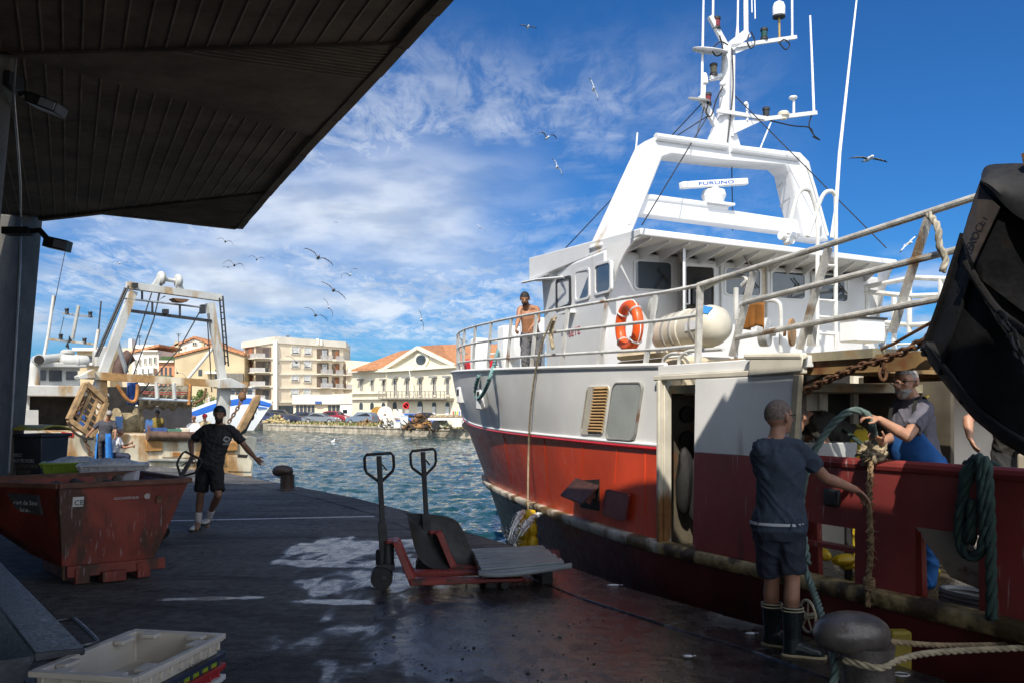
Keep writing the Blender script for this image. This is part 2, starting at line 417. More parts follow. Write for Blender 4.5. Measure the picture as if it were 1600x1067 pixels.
def blob(cx, cy, rx, ry, rot=0, wob=.6):       # wet puddle: an ellipse on the quay with a noisy edge
    q = n_.new('ShaderNodeMapping'); q.vector_type = 'TEXTURE'; q.inputs['Location'].default_value = (cx, cy, 0); q.inputs['Scale'].default_value = (rx, ry, 1000); q.inputs['Rotation'].default_value = (0,0,rot)
    l_.new(tcw.outputs['Object'], q.inputs[0])
    ln = n_.new('ShaderNodeVectorMath'); ln.operation = 'LENGTH'; l_.new(q.outputs[0], ln.inputs[0])
    d = mq('ADD', ln.outputs['Value'], mq('MULTIPLY', mq('SUBTRACT', WN, .5), wob*3.4))
    return rq(d, 1.15, .7)
WN = nzq(2.2, 10, ((1.5, .75, 1), .2), .5)
wets = None; pud = None
blobs = []
for (px, py, rx, ry, rot) in ((548, 856, .95, .85, -.5), (500, 880, .7, .22, -.3), (535, 940, .45, .12, -.1), (345, 934, .5, .09, .1), (830, 925, 2.3, 1.0, -.35), (900, 995, 1.9, 1.6, -.4), (1120, 1030, 1.6, 1.1, -.3), (950, 905, 1.6, .8, -.5), (640, 880, .9, .35, 0)):
    g = G(px, py); t = blob(g.x, g.y, rx, ry, rot); wets = t if wets is None else mq('MAXIMUM', wets, t)
    if py in (850, 878, 940, 934): pud = t if pud is None else mq('MAXIMUM', pud, t)
fine = nzq(55, 5); mid = nzq(9, 7); big = nzq(.7, 5)
c1 = n_.new('ShaderNodeMix'); c1.data_type = 'RGBA'; l_.new(rq(big, .3, .7), c1.inputs[0]); c1.inputs[6].default_value = (.080, .080, .080, 1); c1.inputs[7].default_value = (.135, .130, .125, 1)
c2 = n_.new('ShaderNodeMix'); c2.data_type = 'RGBA'; c2.blend_type = 'MULTIPLY'; l_.new(rq(mid, .35, .65), c2.inputs[0]); l_.new(c1.outputs[2], c2.inputs[6]); c2.inputs[7].default_value = (.55, .54, .53, 1)
c3 = n_.new('ShaderNodeMix'); c3.data_type = 'RGBA'; l_.new(mq('MULTIPLY', wets, .8), c3.inputs[0]); l_.new(c2.outputs[2], c3.inputs[6]); c3.inputs[7].default_value = (.022, .018, .016, 1)
l_.new(c3.outputs[2], b_.inputs['Base Color'])
spot = mq('MULTIPLY', rq(nzq(5.5, 9, ((1.4, .7, 1), .1)), .36, .60, .25, 1), rq(nzq(60, 3), .36, .56, .60, 1))
wetr = mq('MAXIMUM', mq('MULTIPLY', pud, rq(nzq(40, 4), .34, .5, .75, 1)), mq('MULTIPLY', wets, mq('ADD', .66, mq('MULTIPLY', spot, .34))))
rg = n_.new('ShaderNodeMapRange'); l_.new(wetr, rg.inputs[0]); rg.inputs[3].default_value = .80; rg.inputs[4].default_value = .13; l_.new(rg.outputs[0], b_.inputs['Roughness'])
vo = n_.new('ShaderNodeTexVoronoi'); vo.feature = 'DISTANCE_TO_EDGE'; vo.inputs['Scale'].default_value = .42
vd = n_.new('ShaderNodeVectorMath'); vd.operation = 'ADD'; l_.new(tcw.outputs['Object'], vd.inputs[0]); vn = n_.new('ShaderNodeTexNoise'); vn.inputs['Scale'].default_value = 2.5; vn.inputs['Detail'].default_value = 6; l_.new(tcw.outputs['Object'], vn.inputs[0]); l_.new(vn.outputs['Color'], vd.inputs[1]); l_.new(vd.outputs[0], vo.inputs['Vector'])
crk = rq(vo.outputs['Distance'], .003, .012, 1, 0)
ck = n_.new('ShaderNodeMix'); ck.data_type = 'RGBA'; l_.new(mq('MULTIPLY', crk, .75), ck.inputs[0]); l_.new(c3.outputs[2], ck.inputs[6]); ck.inputs[7].default_value = (.012, .011, .011, 1)
stn = n_.new('ShaderNodeMix'); stn.data_type = 'RGBA'; stn.blend_type = 'MULTIPLY'; l_.new(rq(nzq(1.1, 8, ((.35, 1.6, 1), .6), .8), .50, .64), stn.inputs[0]); l_.new(ck.outputs[2], stn.inputs[6]); stn.inputs[7].default_value = (.45, .44, .43, 1)
l_.new(stn.outputs[2], b_.inputs['Base Color'])
bp = n_.new('ShaderNodeBump'); hgt = mq('ADD', mq('MULTIPLY', fine, .35), mid); l_.new(hgt, bp.inputs['Height'])
dm = n_.new('ShaderNodeMapRange'); l_.new(wetr, dm.inputs[0]); dm.inputs[3].default_value = .02; dm.inputs[4].default_value = .008; l_.new(dm.outputs[0], bp.inputs['Distance'])
l_.new(bp.outputs[0], b_.inputs['Normal'])
QUAY = m
edge = [SNZ(-60, 0, 0), G(1479, 1066), G(1274, 1000), G(1130, 963), G(1000, 926), G(880, 883), G(789, 850), G(732, 833), G(639, 800), G(545, 776), G(420, 752), G(350, 738), G(230, 727.5), G(150, 722), P(20, 712, 36)]
for e in edge: e.z = 0
far = [V((-60, 36, 0)), V((-60, -60, 0))]
b = B(); poly = edge+far
b.prism([V((p.x, p.y, -5)) for p in poly], (0,0,5))
struct(build(b, 'quay', QUAY, loc=(0,0,0)))
# coping stones along the edge, slightly proud
COP = M('coping_stone', (.17,.16,.15), .75, var=.3, vs=5, bump=.012, bs=18)
cop = B()
def inset(i, d):
    a = edge[max(i-1, 0)]; c = edge[min(i+1, len(edge)-1)]; t = (c-a).normalized(); return edge[i]+V((-t.y, t.x, 0))*d
for i in range(1, len(edge)-1):
    a0, a1 = edge[i], edge[i+1]; b0, b1 = inset(i, .62), inset(i+1, .62); k = max(1, int((a1-a0).length/1.6))
    for j in range(k):
        t0, t1 = j/k+.004, (j+1)/k-.004
        h = .014+rnd(-.005, .006)
        q = [lerp(a0, a1, t0), lerp(a0, a1, t1), lerp(b0, b1, t1), lerp(b0, b1, t0)]
        tt = (a1-a0).normalized(); q[0] += V((tt.y, -tt.x, 0))*.012; q[1] += V((tt.y, -tt.x, 0))*.012
        cop.hexa([p+V((0,0,-.3)) for p in q]+[p+V((0,0,h)) for p in q])
struct(build(cop, 'quay_coping', QUAY, loc=(0,0,0), bevel=.012))
b = B(); a = G(262, 813, .004); c = G(585, 806, .004); t = (c-a).normalized(); nn = V((-t.y, t.x, 0))*.055
k = 26; rows = [[lerp(a, c, i/k)+nn*(1+rnd(-.15, .15)) for i in range(k+1)], [lerp(a, c, i/k)-nn*(1+rnd(-.15, .15)) for i in range(k+1)]]
b.grid(rows)
struct(build(b, 'painted_line', M('worn_line_paint', (.62,.62,.62), .6, var=.25, vs=20, rust=.28, rcol=(.08,.08,.08), rs=14), rec=False))
# gravel specks and bits of debris on the wet quay
b = B()
for i in range(330):
    px, py = rnd(560, 1290), rnd(870, 1066); p = G(px, py); s_, n_2 = sn(p)
    if n_2 > -.1: continue
    r = rnd(.002, .0075)*(1.6 if random.random() < .08 else 1); b.ball(p+V((0,0,r*.4)), (r*rnd(.8, 1.8), r*rnd(.8, 1.6), r*.7), 5, 4)
o = struct(build(b, 'grit', M('grit', (.03,.028,.026), .7, var=.5, vs=30)), 'stuff'); tag(o, 'dark grit scattered over the wet quay', 'grit')
# ================================================================ MARKET HALL CANOPY
CONC = M('shuttered_concrete', (.115,.092,.07), .85, var=.35, vs=1.2, bump=.012, bs=6, rust=.2, rcol=(.09,.07,.055), rs=1.5)
CONC2 = M('pale_concrete', (.11,.10,.085), .8, var=.2, vs=3, bump=.006, bs=20)
ZC = 5.0
Cz = lambda x, y: Zx(x, y, ZC)
E1, E2, E3, E4 = Cz(620,66), Cz(490,210), Cz(412,300), Cz(370,353)
C1, C2, K = Cz(20,82), Cz(60,340), Cz(155,329)
s1, n1 = sn(E1); ne = sn(E2)[1]
EA = SNZ(-1.75, n1, ZC); EB = SNZ(-1.9, -1.55, ZC); EC = SNZ(-3.2, -1.55, ZC); ED = SNZ(-3.35, n1, ZC); EE = SNZ(-13, n1, ZC); CA = SNZ(-13, sn(C1)[1], ZC)  # EB to EC: unseen jut added to the edge to shade the trawler's side
inn = -14.0
def down(p): s_, n_0 = sn(p); return SNZ(s_, inn, ZC)
facets = [([EE, ED, EC, EB, EA, E1, C1, CA], 'd'), ([C1, E1, E2], 'n'), ([C1, E2, E3, K, C2], 'd'), ([K, E3, E4], 'n'), ([CA, C1, C2, down(C2), down(CA)], 'd')]
canopy = thing('market_hall_canopy', down(CA), 'board-marked dark concrete canopy folding out over the quay in front of the fish hall', 'canopy')
sof = B()
def clipline(poly, o, d):       # 2-D line / polygon intersection
    ts = []
    for a, c in zip(poly, poly[1:]+poly[:1]):
        e = c-a; det = d.x*e.y-d.y*e.x
        if abs(det) < 1e-9: continue
        q = a-o; t = (q.x*e.y-q.y*e.x)/det; k = (q.x*d.y-q.y*d.x)/det
        if 0 <= k < 1: ts.append(t)
    return (min(ts), max(ts)) if len(ts) >= 2 else None
for poly, kind in facets:
    nz_ = -.03 if kind == 'n' else 0
    pp = [p+V((0,0,nz_)) for p in poly]
    sof.prism(pp, (0, 0, .20))
    dr = D if kind == 'd' else (E2-C1).normalized().lerp((E1-C1).normalized(), .5) if poly[0] is C1 else (E3-K).normalized()
    ac = V((dr.y, -dr.x, 0)); vals = [p.dot(ac) for p in poly]; sp_ = .17 if kind == 'd' else .09
    t = min(vals)+sp_*.5
    while t < max(vals):
        r = clipline(poly, ac*t, dr)
        if r and r[1]-r[0] > .3 and r[1] > -20:
            a, c = ac*t+dr*r[0], ac*t+dr*r[1]; a.z = c.z = ZC+nz_-.003
            wdt = .016 if kind == 'd' else .018
            sof.mi = 1; sof.bar(a+dr*.03, c-dr*.03, wdt, .014); sof.mi = 0
        t += sp_*rnd(.93, 1.07)
build(sof, 'soffit', [CONC, M('board_ridge', (.21,.175,.14), .85, var=.3, vs=2)], canopy)
fa = B()
for a, c in ((EE, ED), (ED, EC), (EC, EB), (EB, EA), (EA, E1), (E1, E2), (E2, E3), (E3, E4), (E4, K), (K, C2)):
    t = (c-a).normalized(); o_ = V((t.y, -t.x, 0))
    if o_.dot(N if c is not C2 and c is not K else D) < 0: o_ = -o_
    L = (c-a).length; k = max(1, int(L/.7))
    for i in range(k): fa.bar(lerp(a, c, i/k)+o_*(.05+rnd(-.008,.008))+V((0,0,.09)), lerp(a, c, (i+1)/k)+o_*(.05+rnd(-.008,.008))+V((0,0,.09)), (.11), .28+rnd(-.01,.02))
build(fa, 'fascia', CONC, canopy)
b = B(); top = [EE, ED, EC, EB, EA, E1, E2, E3, E4, K, C2, down(C2), down(CA)]
b.prism([p-N*.5+V((0,0,.21)) for p in top], (0,0,.10)); build(b, 'roof_slab', CONC2, canopy)
# rear wall of the hall, behind and to the left of the camera
b = B(); a, c = SNZ(-13, inn, 0), SNZ(14, inn, 0); b.bar(a+V((0,0,2.5)), c+V((0,0,2.5)), .3, 5.0)
tag(build(b, 'hall_wall', CONC2), 'plain concrete wall at the back of the fish hall', 'wall')
def column(top4, bot4, label):
    t = thing('concrete_column', (bot4[0]+bot4[2])/2, label, 'column', 'tapered columns carrying the canopy')
    b = B(); b.hexa(bot4+top4); build(b, 'shaft', CONC2, t, bevel=.03); return t
colA = column([P(32,335,15.2), P(67,335,15.9), P(36,335,16.6), P(-4,335,16.1)], [V((p.x, p.y, 0)) for p in (P(10,789,15.2), P(28,789,15.9), P(8,789,16.6), P(-24,789,16.1))], 'far tapered concrete column standing behind the red skip')
colB = column([P(-6,84,8.0), P(25,88,8.4), P(10,80,8.9), P(-60,80,8.6)], [V((p.x, p.y, 0)) for p in (P(-74,880,8.0), P(-54,880,8.4), P(-70,880,8.9), P(-110,880,8.6))], 'near tapered concrete column cut off by the left frame edge')
GPIPE = M('grey_conduit', (.3,.31,.33), .4, metal=.4)
b = B(); b.tube([P(33,338,15.15), P(32,420,15.1), P(24,560,15.1), P(14,738,15.1)], .016, 8); build(b, 'conduit', GPIPE, colA)
b = B(); b.tube(catmull([P(25,92,8.3), P(22,130,8.25), P(22,160,8.3), P(28,230,9.5), P(32,290,12), P(33,338,15.1)], 5), .013, 6)
tag(build(b, 'hanging_conduit', GPIPE), 'thin grey conduit running from the near column to the far column', 'pipe')
for (br, arm, head, Yc, lab, sz) in (((0,108,27,150), (30,148,50,165), (50,148,96,180), 8.3, 'large black floodlight with grey face on the near column', 1), ((8,352,50,372), (50,362,74,378), (72,370,108,392), 15.0, 'small dark floodlight tilted out from the far column', 1)):
    t = thing('floodlight', P(br[2], br[3], Yc), lab, 'floodlight', 'floodlights on the columns')
    b = B(); c = (P(br[0], br[1], Yc)+P(br[2], br[3], Yc))/2; ww = (br[2]-br[0])*Yc/FF; b.box(c, (ww, .25, (br[3]-br[1])*.55*Yc/FF)); build(b, 'bracket', DARKM, t, bevel=.008)
    b = B(); b.tube([P(arm[0], arm[1], Yc), P((arm[0]+arm[2])/2, arm[1]-2, Yc), P(arm[2], arm[3]-4, Yc)], .03*Yc/9, 8); build(b, 'arm', DARKM, t)
    a = P(head[0], head[1]+8, Yc); c = P(head[2], head[3]-6, Yc); ax = (c-a).normalized(); up = ax.cross(V((0,1,0))).normalized(); up = up if up.z > 0 else -up
    b = B(); b.box((a+c)/2, ((c-a).length, .22, 17*Yc/FF), (ax, V((0,1,0)), up)); build(b, 'lamp_housing', DARKM, t, bevel=.01)
    b = B(); b.box(lerp(a, c, .72)-up*.0+V((0,-.116,0)), ((c-a).length*.5, .012, 12*Yc/FF), (ax, V((0,1,0)), up)); build(b, 'lamp_glass', M('lamp_glass', (.25,.25,.26), .3), t)
# ================================================================ FAR SHORE
FZ = -.25
W1 = G(435, 672.2, WZ); W2 = G(735, 684.3, WZ); wd = (W2-W1).normalized()
wa = W1-wd*3; wb = W2+wd*45; wn = V((wd.y, -wd.x, 0)); wn = wn if wn.y > 0 else -wn
LAND = M('far_ground', (.22,.20,.16), .9, var=.3, vs=.4, rust=.35, rcol=(.10,.11,.035), rs=.25)
b = B(); b.prism([V((p.x, p.y, -4)) for p in (wa, wb, V((260, 40, 0)), V((700, 2500, 0)), V((-2500, 2500, 0)), V((-300, 118, 0)), V((-70, 122, 0)))], (0,0,FZ+4))
struct(build(b, 'far_shore', LAND, loc=(0,0,0)))
STONE = M('quay_stone', (.40,.35,.27), .85, var=.4, vs=1.1, bump=.05, bs=2.5, rust=.25, rcol=(.16,.13,.09), rs=1.2)
b = B()
L = (wb-wa).length; x = 0
while x < L:
    l = rnd(1.6, 2.6); a = wa+wd*x; c = wa+wd*min(L, x+l-.05); q = rnd(-.05, .05)
    for z0, z1, o_ in ((-4, WZ+.22, .10), (WZ+.24, FZ-.20, .05), (FZ-.18, FZ+.02, .14)):
        p0 = a-wn*(o_+q*.4); p1 = c-wn*(o_+q*.4); b.hexa([V((p.x, p.y, z0)) for p in (p0, p1, p1+wn*.8, p0+wn*.8)]+[V((p.x, p.y, z1)) for p in (p0, p1, p1+wn*.8, p0+wn*.8)])
    x += l
tag(build(b, 'quay_wall', STONE), 'weathered pale stone quay wall along the far side of the canal', 'wall')
b = B()
for i in range(10):
    a = wa-wd*(.5+i*2.4); c = a-wd*2.3; b.hexa([V((p.x, p.y, -3)) for p in (a-wn*1.2, c-wn*1.2, c+wn*3, a+wn*3)]+[V((p.x, p.y, FZ+rnd(-.1,.1))) for p in (a-wn*1.2, c-wn*1.2, c+wn*3, a+wn*3)])
tag(build(b, 'jetty_wall', M('dark_stone', (.06,.055,.05), .9, var=.4, vs=2, bump=.06, bs=3), bevel=.08), 'dark low jetty wall beside the white bow on the far side', 'wall')
PANE = M('far_window', (.05,.06,.07), .15, var=.3, vs=.5)
SHUT = M('white_shutter', (.62,.62,.60), .6)
def pane_quad(b, plane, nrm, x0, y0, x1, y1, out, th=.12):
    q = [PL(x0, y1, plane, nrm), PL(x1, y1, plane, nrm), PL(x1, y0, plane, nrm), PL(x0, y0, plane, nrm)]
    o_ = -nrm*out; b.hexa([q[0]+o_, q[1]+o_, q[1]+o_+nrm*th, q[0]+o_+nrm*th, q[3]+o_, q[2]+o_, q[2]+o_+nrm*th, q[3]+o_+nrm*th])
def window(par, plane, nrm, x0, y0, x1, y1, kind='glass', name='window'):
    b = B(); b.mi = 0; pane_quad(b, plane, nrm, x0, y0, x1, y1, .05, .12)
    b.mi = 1; wx = max(.55, (x1-x0)*.13); hy = max(.5, (y1-y0)*.07)
    if kind != 'plain':
        for r in ((x0-wx, y0-hy, x0, y1+hy), (x1, y0-hy, x1+wx, y1+hy), (x0, y0-hy, x1, y0), (x0-wx, y1, x1+wx, y1+hy*1.6)): pane_quad(b, plane, nrm, *r, .14, .16)
    if kind == 'bar': pane_quad(b, plane, nrm, (x0+x1)/2-.35, y0, (x0+x1)/2+.35, y1, .09, .1)
    b.mi = 2
    if kind == 'shutter': pane_quad(b, plane, nrm, x0, y0, x1, lerp(y0, y1, .85), .09, .1)
    o = build(b, name, [PANE, M('window_trim', (.60,.56,.48), .7), SHUT], par); return o
def bprism(poly, plane, nrm, depth): b = B(); b.prism([PL(x, y, plane, nrm) for x, y in poly], nrm*depth); return b
FY = V((0,1,0))
# ---- apartment block: two faces meeting at a corner pier
YELW = M('cream_render', (.74,.63,.47), .85, var=.08, vs=.3, rust=.1, rcol=(.42,.36,.27), rs=.5)
PALE = M('pale_render', (.70,.65,.55), .85, var=.08, vs=.4)
OCH = M('orange_brown_render', (.34,.13,.06), .85, var=.1, vs=.4)
ROOF = M('terracotta_tiles', (.42,.19,.085), .8, var=.3, vs=3, bump=.04, bs=4)
TAN = M('tan_render', (.50,.40,.25), .85, var=.15, vs=.3, rust=.15, rcol=(.36,.30,.22), rs=.4)
cA = P(430, 533, 140); cR = P(536.5, 541, 150.6); cL = P(381, 537, 152)
apt = thing('apartment_block', V((cA.x, cA.y, FZ)), 'cream five storey apartment block with white corner pier and balconies', 'building')
dR = (V((cR.x-cA.x, cR.y-cA.y, 0))).normalized(); dL = (V((cL.x-cA.x, cL.y-cA.y, 0))).normalized()
nR = V((-dR.y, dR.x, 0)); nR = nR if nR.y > 0 else -nR; nL = V((-dL.y, dL.x, 0)); nL = nL if nL.y > 0 else -nL
zt = cA.z-.3
build(bprism([(533,562),(582,565.5),(582,657),(533,657)], cR+V((0,.4,0)), V((.08,1,0)).normalized(), 9), 'side_block', YELW, apt)
b = B(); base = [cA, V((cR.x, cR.y, 0)), V((cR.x, cR.y, 0))+V((-1, 12, 0)), V((cL.x, cL.y, 0))+V((2, 12, 0)), cL]
b.prism([V((p.x, p.y, FZ)) for p in base], (0,0,zt-FZ)); build(b, 'wall', YELW, apt)
b = B(); b.prism([V((p.x, p.y, zt)) for p in [cA+(-nR-nL)*.25, cR-nR*.35+dR*.3, base[2], base[3], cL-nL*.35+dL*.3]], (0,0,1.0)); build(b, 'parapet', PALE, apt)
b = B()
for y in (560, 582.5, 604, 626):
    for (xa, xb, pl, nn) in ((381, 427.5, cA, nL), (434, 537, cA, nR)):
        pane_quad(b, pl, nn, xa, y-1.3+(.02*(xb-xa) if nn is nR else 0), xb, y+.9+(.02*(xb-xa) if nn is nR else 0), .22, .3)
build(b, 'floor_band', PALE, apt)
b = B(); pane_quad(b, cA-nR*.3, FY, 427.5, 534, 433.5, 655, .3, .9); build(b, 'corner_pier', PALE, apt)
for (x0, x1) in ((456, 466.5), (475.5, 485)):
    for i, y in enumerate((542, 563, 584.5, 606)): window(apt, cA, nR, x0-i*.4, y+(1.2 if x0 > 470 else 0), x1-i*.4, y+10.5+(1.2 if x0 > 470 else 0), 'shutter')
LOGG = M('balcony_shade', (.16,.12,.09), .9)
RAILB = M('balcony_rail', (.50,.48,.46), .6)
def balcony(xa, xb, y, pl, nn, panel, back):
    b = B(); b.mi = 0; pane_quad(b, pl, nn, xa, y-17, xb, y, .06, .1)
    b.mi = 3; pane_quad(b, pl, nn, lerp(xa, xb, .45), y-15, lerp(xa, xb, .85), y, .09, .08)
    b.mi = 1; pane_quad(b, pl, nn, xa-.3, y, xb+.3, y+1.2, 1.1, 1.1)
    b.mi = 2
    if panel: pane_quad(b, pl, nn, xa, y-6.5, xb, y, 1.1, .08)
    else:
        pane_quad(b, pl, nn, xa, y-6.8, xb, y-6.2, 1.1, .08); x = xa
        while x < xb: pane_quad(b, pl, nn, x, y-6.5, x+.35, y, 1.1, .06); x += .9
    build(b, 'balcony', [LOGG, PALE, RAILB, back], apt)
for i, y in enumerate((559, 581, 602, 624)):
    balcony(383.5, 397, y+1, cA, nL, i == 3, OCH); balcony(400.5, 424, y, cA, nL, i in (1, 2), PANE)
    if i < 3:
        balcony(495, 513, y+3, cA, nR, i == 2, SHUT); balcony(518.5, 530, y+4, cA, nR, False, OCH)
        if i: balcony(536, 547.5, y+4.5, cA, nR, i == 2, OCH)
for i, (x, y, wd_, hh) in enumerate(((436,531,4,5), (446,532,5,5), (496,536,4,7), (502,537,3,6))):
    b = B(); c = P(x, y, 146); b.hexa([P(x-wd_/2, y+2, 146), P(x+wd_/2, y+2, 146), P(x+wd_/2, y+2, 147), P(x-wd_/2, y+2, 147), P(x-wd_/2, y-hh, 146), P(x+wd_/2, y-hh, 146), P(x+wd_/2, y-hh, 147), P(x-wd_/2, y-hh, 147)]); build(b, 'chimney', PALE, apt)
b = B(); pane_quad(b, cA, nR, 434, 633, 458, 655, .06, .1); build(b, 'shop_front', PANE, apt)
b = B(); pane_quad(b, cA, nL, 400, 632, 426, 655, .06, .1); build(b, 'entrance', PANE, apt)
# ---- low annex in front of the block
an = thing('annex_building', P(505, 652, 132), 'low cream annex with long blank fascia in front of the apartment block', 'building')
aP = P(458, 640, 133); aN = V((.03, 1, 0)).normalized()
build(bprism([(458.5, 619), (551, 614), (551, 656), (458.5, 656)], aP, aN, 8), 'wall', YELW, an)
b = B(); pane_quad(b, aP, aN, 458, 616, 551.5, 631, .5, .5); build(b, 'fascia', PALE, an)
for xa, xb in ((462, 492), (512, 544)):
    for k in range(5): window(an, aP, aN, lerp(xa, xb, k/5)+.6, 632.5, lerp(xa, xb, (k+1)/5)-.6, 647, 'plain')
b = B(); pane_quad(b, aP, aN, 494, 626.5, 504, 630, .75, .2); build(b, 'sign_panel', BLUEP, an)
# ---- official building with pediment
of = thing('civic_building', P(655, 655, 116), 'cream civic building with pediment, round window, long balcony and terracotta roof', 'building')
CIV = M('civic_render', (.68,.62,.48), .8, var=.06, vs=.3)
oA = P(605, 650, 118); oB = P(712, 650, 110); on = V((-(oB-oA).y, (oB-oA).x, 0)).normalized()
oW = P(551, 650, 123.5)
build(bprism([(604.5, 578), (760, 568), (760, 665), (604.5, 657)], oA, on, 9), 'wall', CIV, of)
wn2 = V((-(oA-oW).y, (oA-oW).x, 0)).normalized()
build(bprism([(550.5, 579), (605, 578), (605, 657), (550.5, 657)], oA+on*.8, wn2, 9), 'side_wing', CIV, of)
build(bprism([(603, 578), (657, 544.5), (714, 571.5)], oA-on*.15, on, 1.2), 'pediment', CIV, of)
b = B()
def bandline(b, pl, nn, pts, w_, out):
    for (xa, ya), (xb, yb) in zip(pts, pts[1:]): b.bar(PL(xa, ya, pl, nn)-nn*out, PL(xb, yb, pl, nn)-nn*out, w_*1.5, w_)
bandline(b, oA, on, [(602.5, 579), (714.5, 572)], .38, .35); bandline(b, oA, on, [(602.5, 578), (657, 543.5), (714.5, 571)], .42, .35)
bandline(b, oA+on*.8, wn2, [(549, 579.5), (605, 578.5)], .4, .3); bandline(b, oA+on*.8, wn2, [(550, 614), (605, 613)], .22, .2); bandline(b, oA+on*.8, wn2, [(550, 622.5), (605, 622)], .22, .2)
build(b, 'cornice', M('civic_trim', (.74,.69,.56), .8), of)
# roof: hipped, running back
def tri(b, *p): b.add(list(p), [tuple(range(len(p)))])
b = B()
r0 = P(549, 580, 122); r1 = P(605, 577, 119); r2 = P(625, 551, 130); r3 = P(690, 541, 126)
apx = PL(657, 543.5, oA-on*.3, on); apb = P(690, 541, 127); eR = PL(712, 571, oA, on); far_ = P(800, 540, 120); eF = PL(800, 566, oA, on)
b.sheet([[r0, r1], [lerp(r0, r2, .55), r2]], V((0,0,.25)))
b.sheet([[PL(603, 577.5, oA-on*.4, on), apx], [r2, apb]], V((0,0,.25)))
b.sheet([[apx, PL(714, 571, oA-on*.4, on)], [apb, lerp(eR, apb, .5)+V((0,4,0))]], V((0,0,.25)))
b.sheet([[PL(703, 571.5, oA, on), eF], [apb, far_]], V((0,0,.25)))
build(b, 'roof', ROOF, of)
b = B(); c = PL(659, 562, oA-on*.2, on); b.lathe(c, [(.01, 0), (.95, 0), (.95, .12), (.01, .12)], 20, -on, flat=1.4); b.mi = 1; b.lathe(c-on*.1, [(.01, 0), (.62, 0), (.62, .1), (.01, .1)], 20, -on, flat=1.4); build(b, 'round_window', [M('civic_trim', (0,0,0)), PANE], of)
for x in (618.5, 637.5, 658, 679.5, 700.5):
    t_ = (x-605)/107
    window(of, oA, on, x-2.1, 594-t_*1.5, x+2.3, 618-t_*2, 'bar'); b = B(); pane_quad(b, oA, on, x-4, 588.5-t_*2, x+4, 591.5-t_*2, .7, .7); build(b, 'awning', M('grey_awning', (.25,.25,.25), .8), of)
for x in (566, 583, 601): window(of, oA+on*.8, wn2, x-1.9, 594, x+1.9, 610.5, 'bar'); b = B(); pane_quad(b, oA+on*.8, wn2, x-2.8, 591.5, x+2.8, 594, .6, .6); build(b, 'awning', M('grey_awning', (0,0,0)), of)
bal = B(); pane_quad(bal, oA, on, 604, 620.8, 710, 623.2, 1.5, 1.5)
for x in range(605, 711, 6): pane_quad(bal, oA, on, x-.25, 611, x+.35, 621, 1.5, .1)
for y in (610.6, 616): pane_quad(bal, oA, on, 604, y, 710, y+.8, 1.5, .1)
for x in range(606, 710, 3): pane_quad(bal, oA, on, x, 623, x+1.4, 625.5, 1.2, 1.2)
build(bal, 'balcony', M('stone_balcony', (.30,.27,.22), .85), of)
def archwin(pl, nn, x, yt, yb, hw, door):
    b = B(); b.mi = 0; c = PL(x, yt+hw, pl, nn); q = [PL(x-hw, yb, pl, nn), PL(x+hw, yb, pl, nn)]; wv = q[1]-q[0]; r = wv.length/2; xd = wv.normalized()
    poly = [q[0], q[1]]+[c+xd*(r*math.cos(a))+UP*(r*math.sin(a)) for a in [PI*k/8 for k in range(9)]]
    b.prism([p-nn*.06 for p in poly], nn*.1)
    if door: b.mi = 1; pane_quad(b, pl, nn, x-hw*.9, yt+hw+2.5, x+hw*.9, yb, .1, .1)
    build(b, 'arched_door' if door else 'arched_window', [PANE, SHUT], of)
for x, d_ in ((617, 0), (636, 0), (656.5, 1), (678.5, 1), (699.5, 1)): archwin(oA, on, x, 629 if x != 656.5 else 628, 652 if d_ else 638, 3 if x != 656.5 else 4, d_)
for x in (564.5, 581.5, 599.5): archwin(oA+on*.8, wn2, x, 630, 639, 2.6, 0)
b = B(); b.tube([PL(639, 576, oA-on*1.6, on), PL(646, 618, oA-on*1.6, on)], .05, 6); build(b, 'flagpole', RAILW, of)
# gulls sitting along the ridge are part of the far roof's look: tiny finials
# ---- old town row on the left
def bldg(label, poly, Yb, depth, mat, wins=(), roof=None, extra=None, kind='bar', nrm=FY, name='town_house'):
    xs = [p[0] for p in poly]; t = thing(name, V(((sum(xs)/len(xs)-HX)/FF*Yb, Yb, FZ)), label, 'building', None)
    pl = P(poly[0][0], 640, Yb); build(bprism(poly, pl, nrm, depth), 'wall', mat, t)
    for w_ in wins: window(t, pl, nrm, *w_[:4], w_[4] if len(w_) > 4 else kind)
    if roof:
        b = B()
        for (xa, ya), (xb, yb) in zip(roof, roof[1:]):
            a, c = PL(xa, ya, pl, nrm)-nrm*.4, PL(xb, yb, pl, nrm)-nrm*.4; b.sheet([[a, c], [a+nrm*(depth+.6), c+nrm*(depth+.6)]], V((0,0,.35)))
        build(b, 'roof', ROOF, t)
    for e in extra or ():
        b = B(); pane_quad(b, pl, nrm, e[1], e[2], e[3], e[4], e[5], e[6]); build(b, e[0], e[7], t)
    return t
bldg('tan gabled house with wide blank wall between the pink house and the apartment block', [(273,558),(336,542),(382,556),(382,662),(273,662)], 146, 12, TAN, [(310,577,316,587,'plain'), (335.5,551,341.5,567,'plain'), (336,577,342,592,'plain')], [(272,557.5),(336,541),(383,555.5)], [('canopy_slab', 324, 580.5, 346, 584, 1.5, 1.5, PALE), ('lean_to', 346, 583, 381, 620, .4, .5, M('lean_to', (.16,.15,.13), .8))])
bldg('white gable end with small square window rising behind the tan house', [(250,552),(305,529),(323,537),(330,600),(250,600)], 162, 14, PALE, [(301.5,535,307.5,539.5)], [(249,551.5),(305,528.5),(330,539)], [('chimney', 274, 534, 280, 552, .4, 1.2, TAN), ('chimney', 316, 536, 320, 545, .4, 1.2, TAN)])
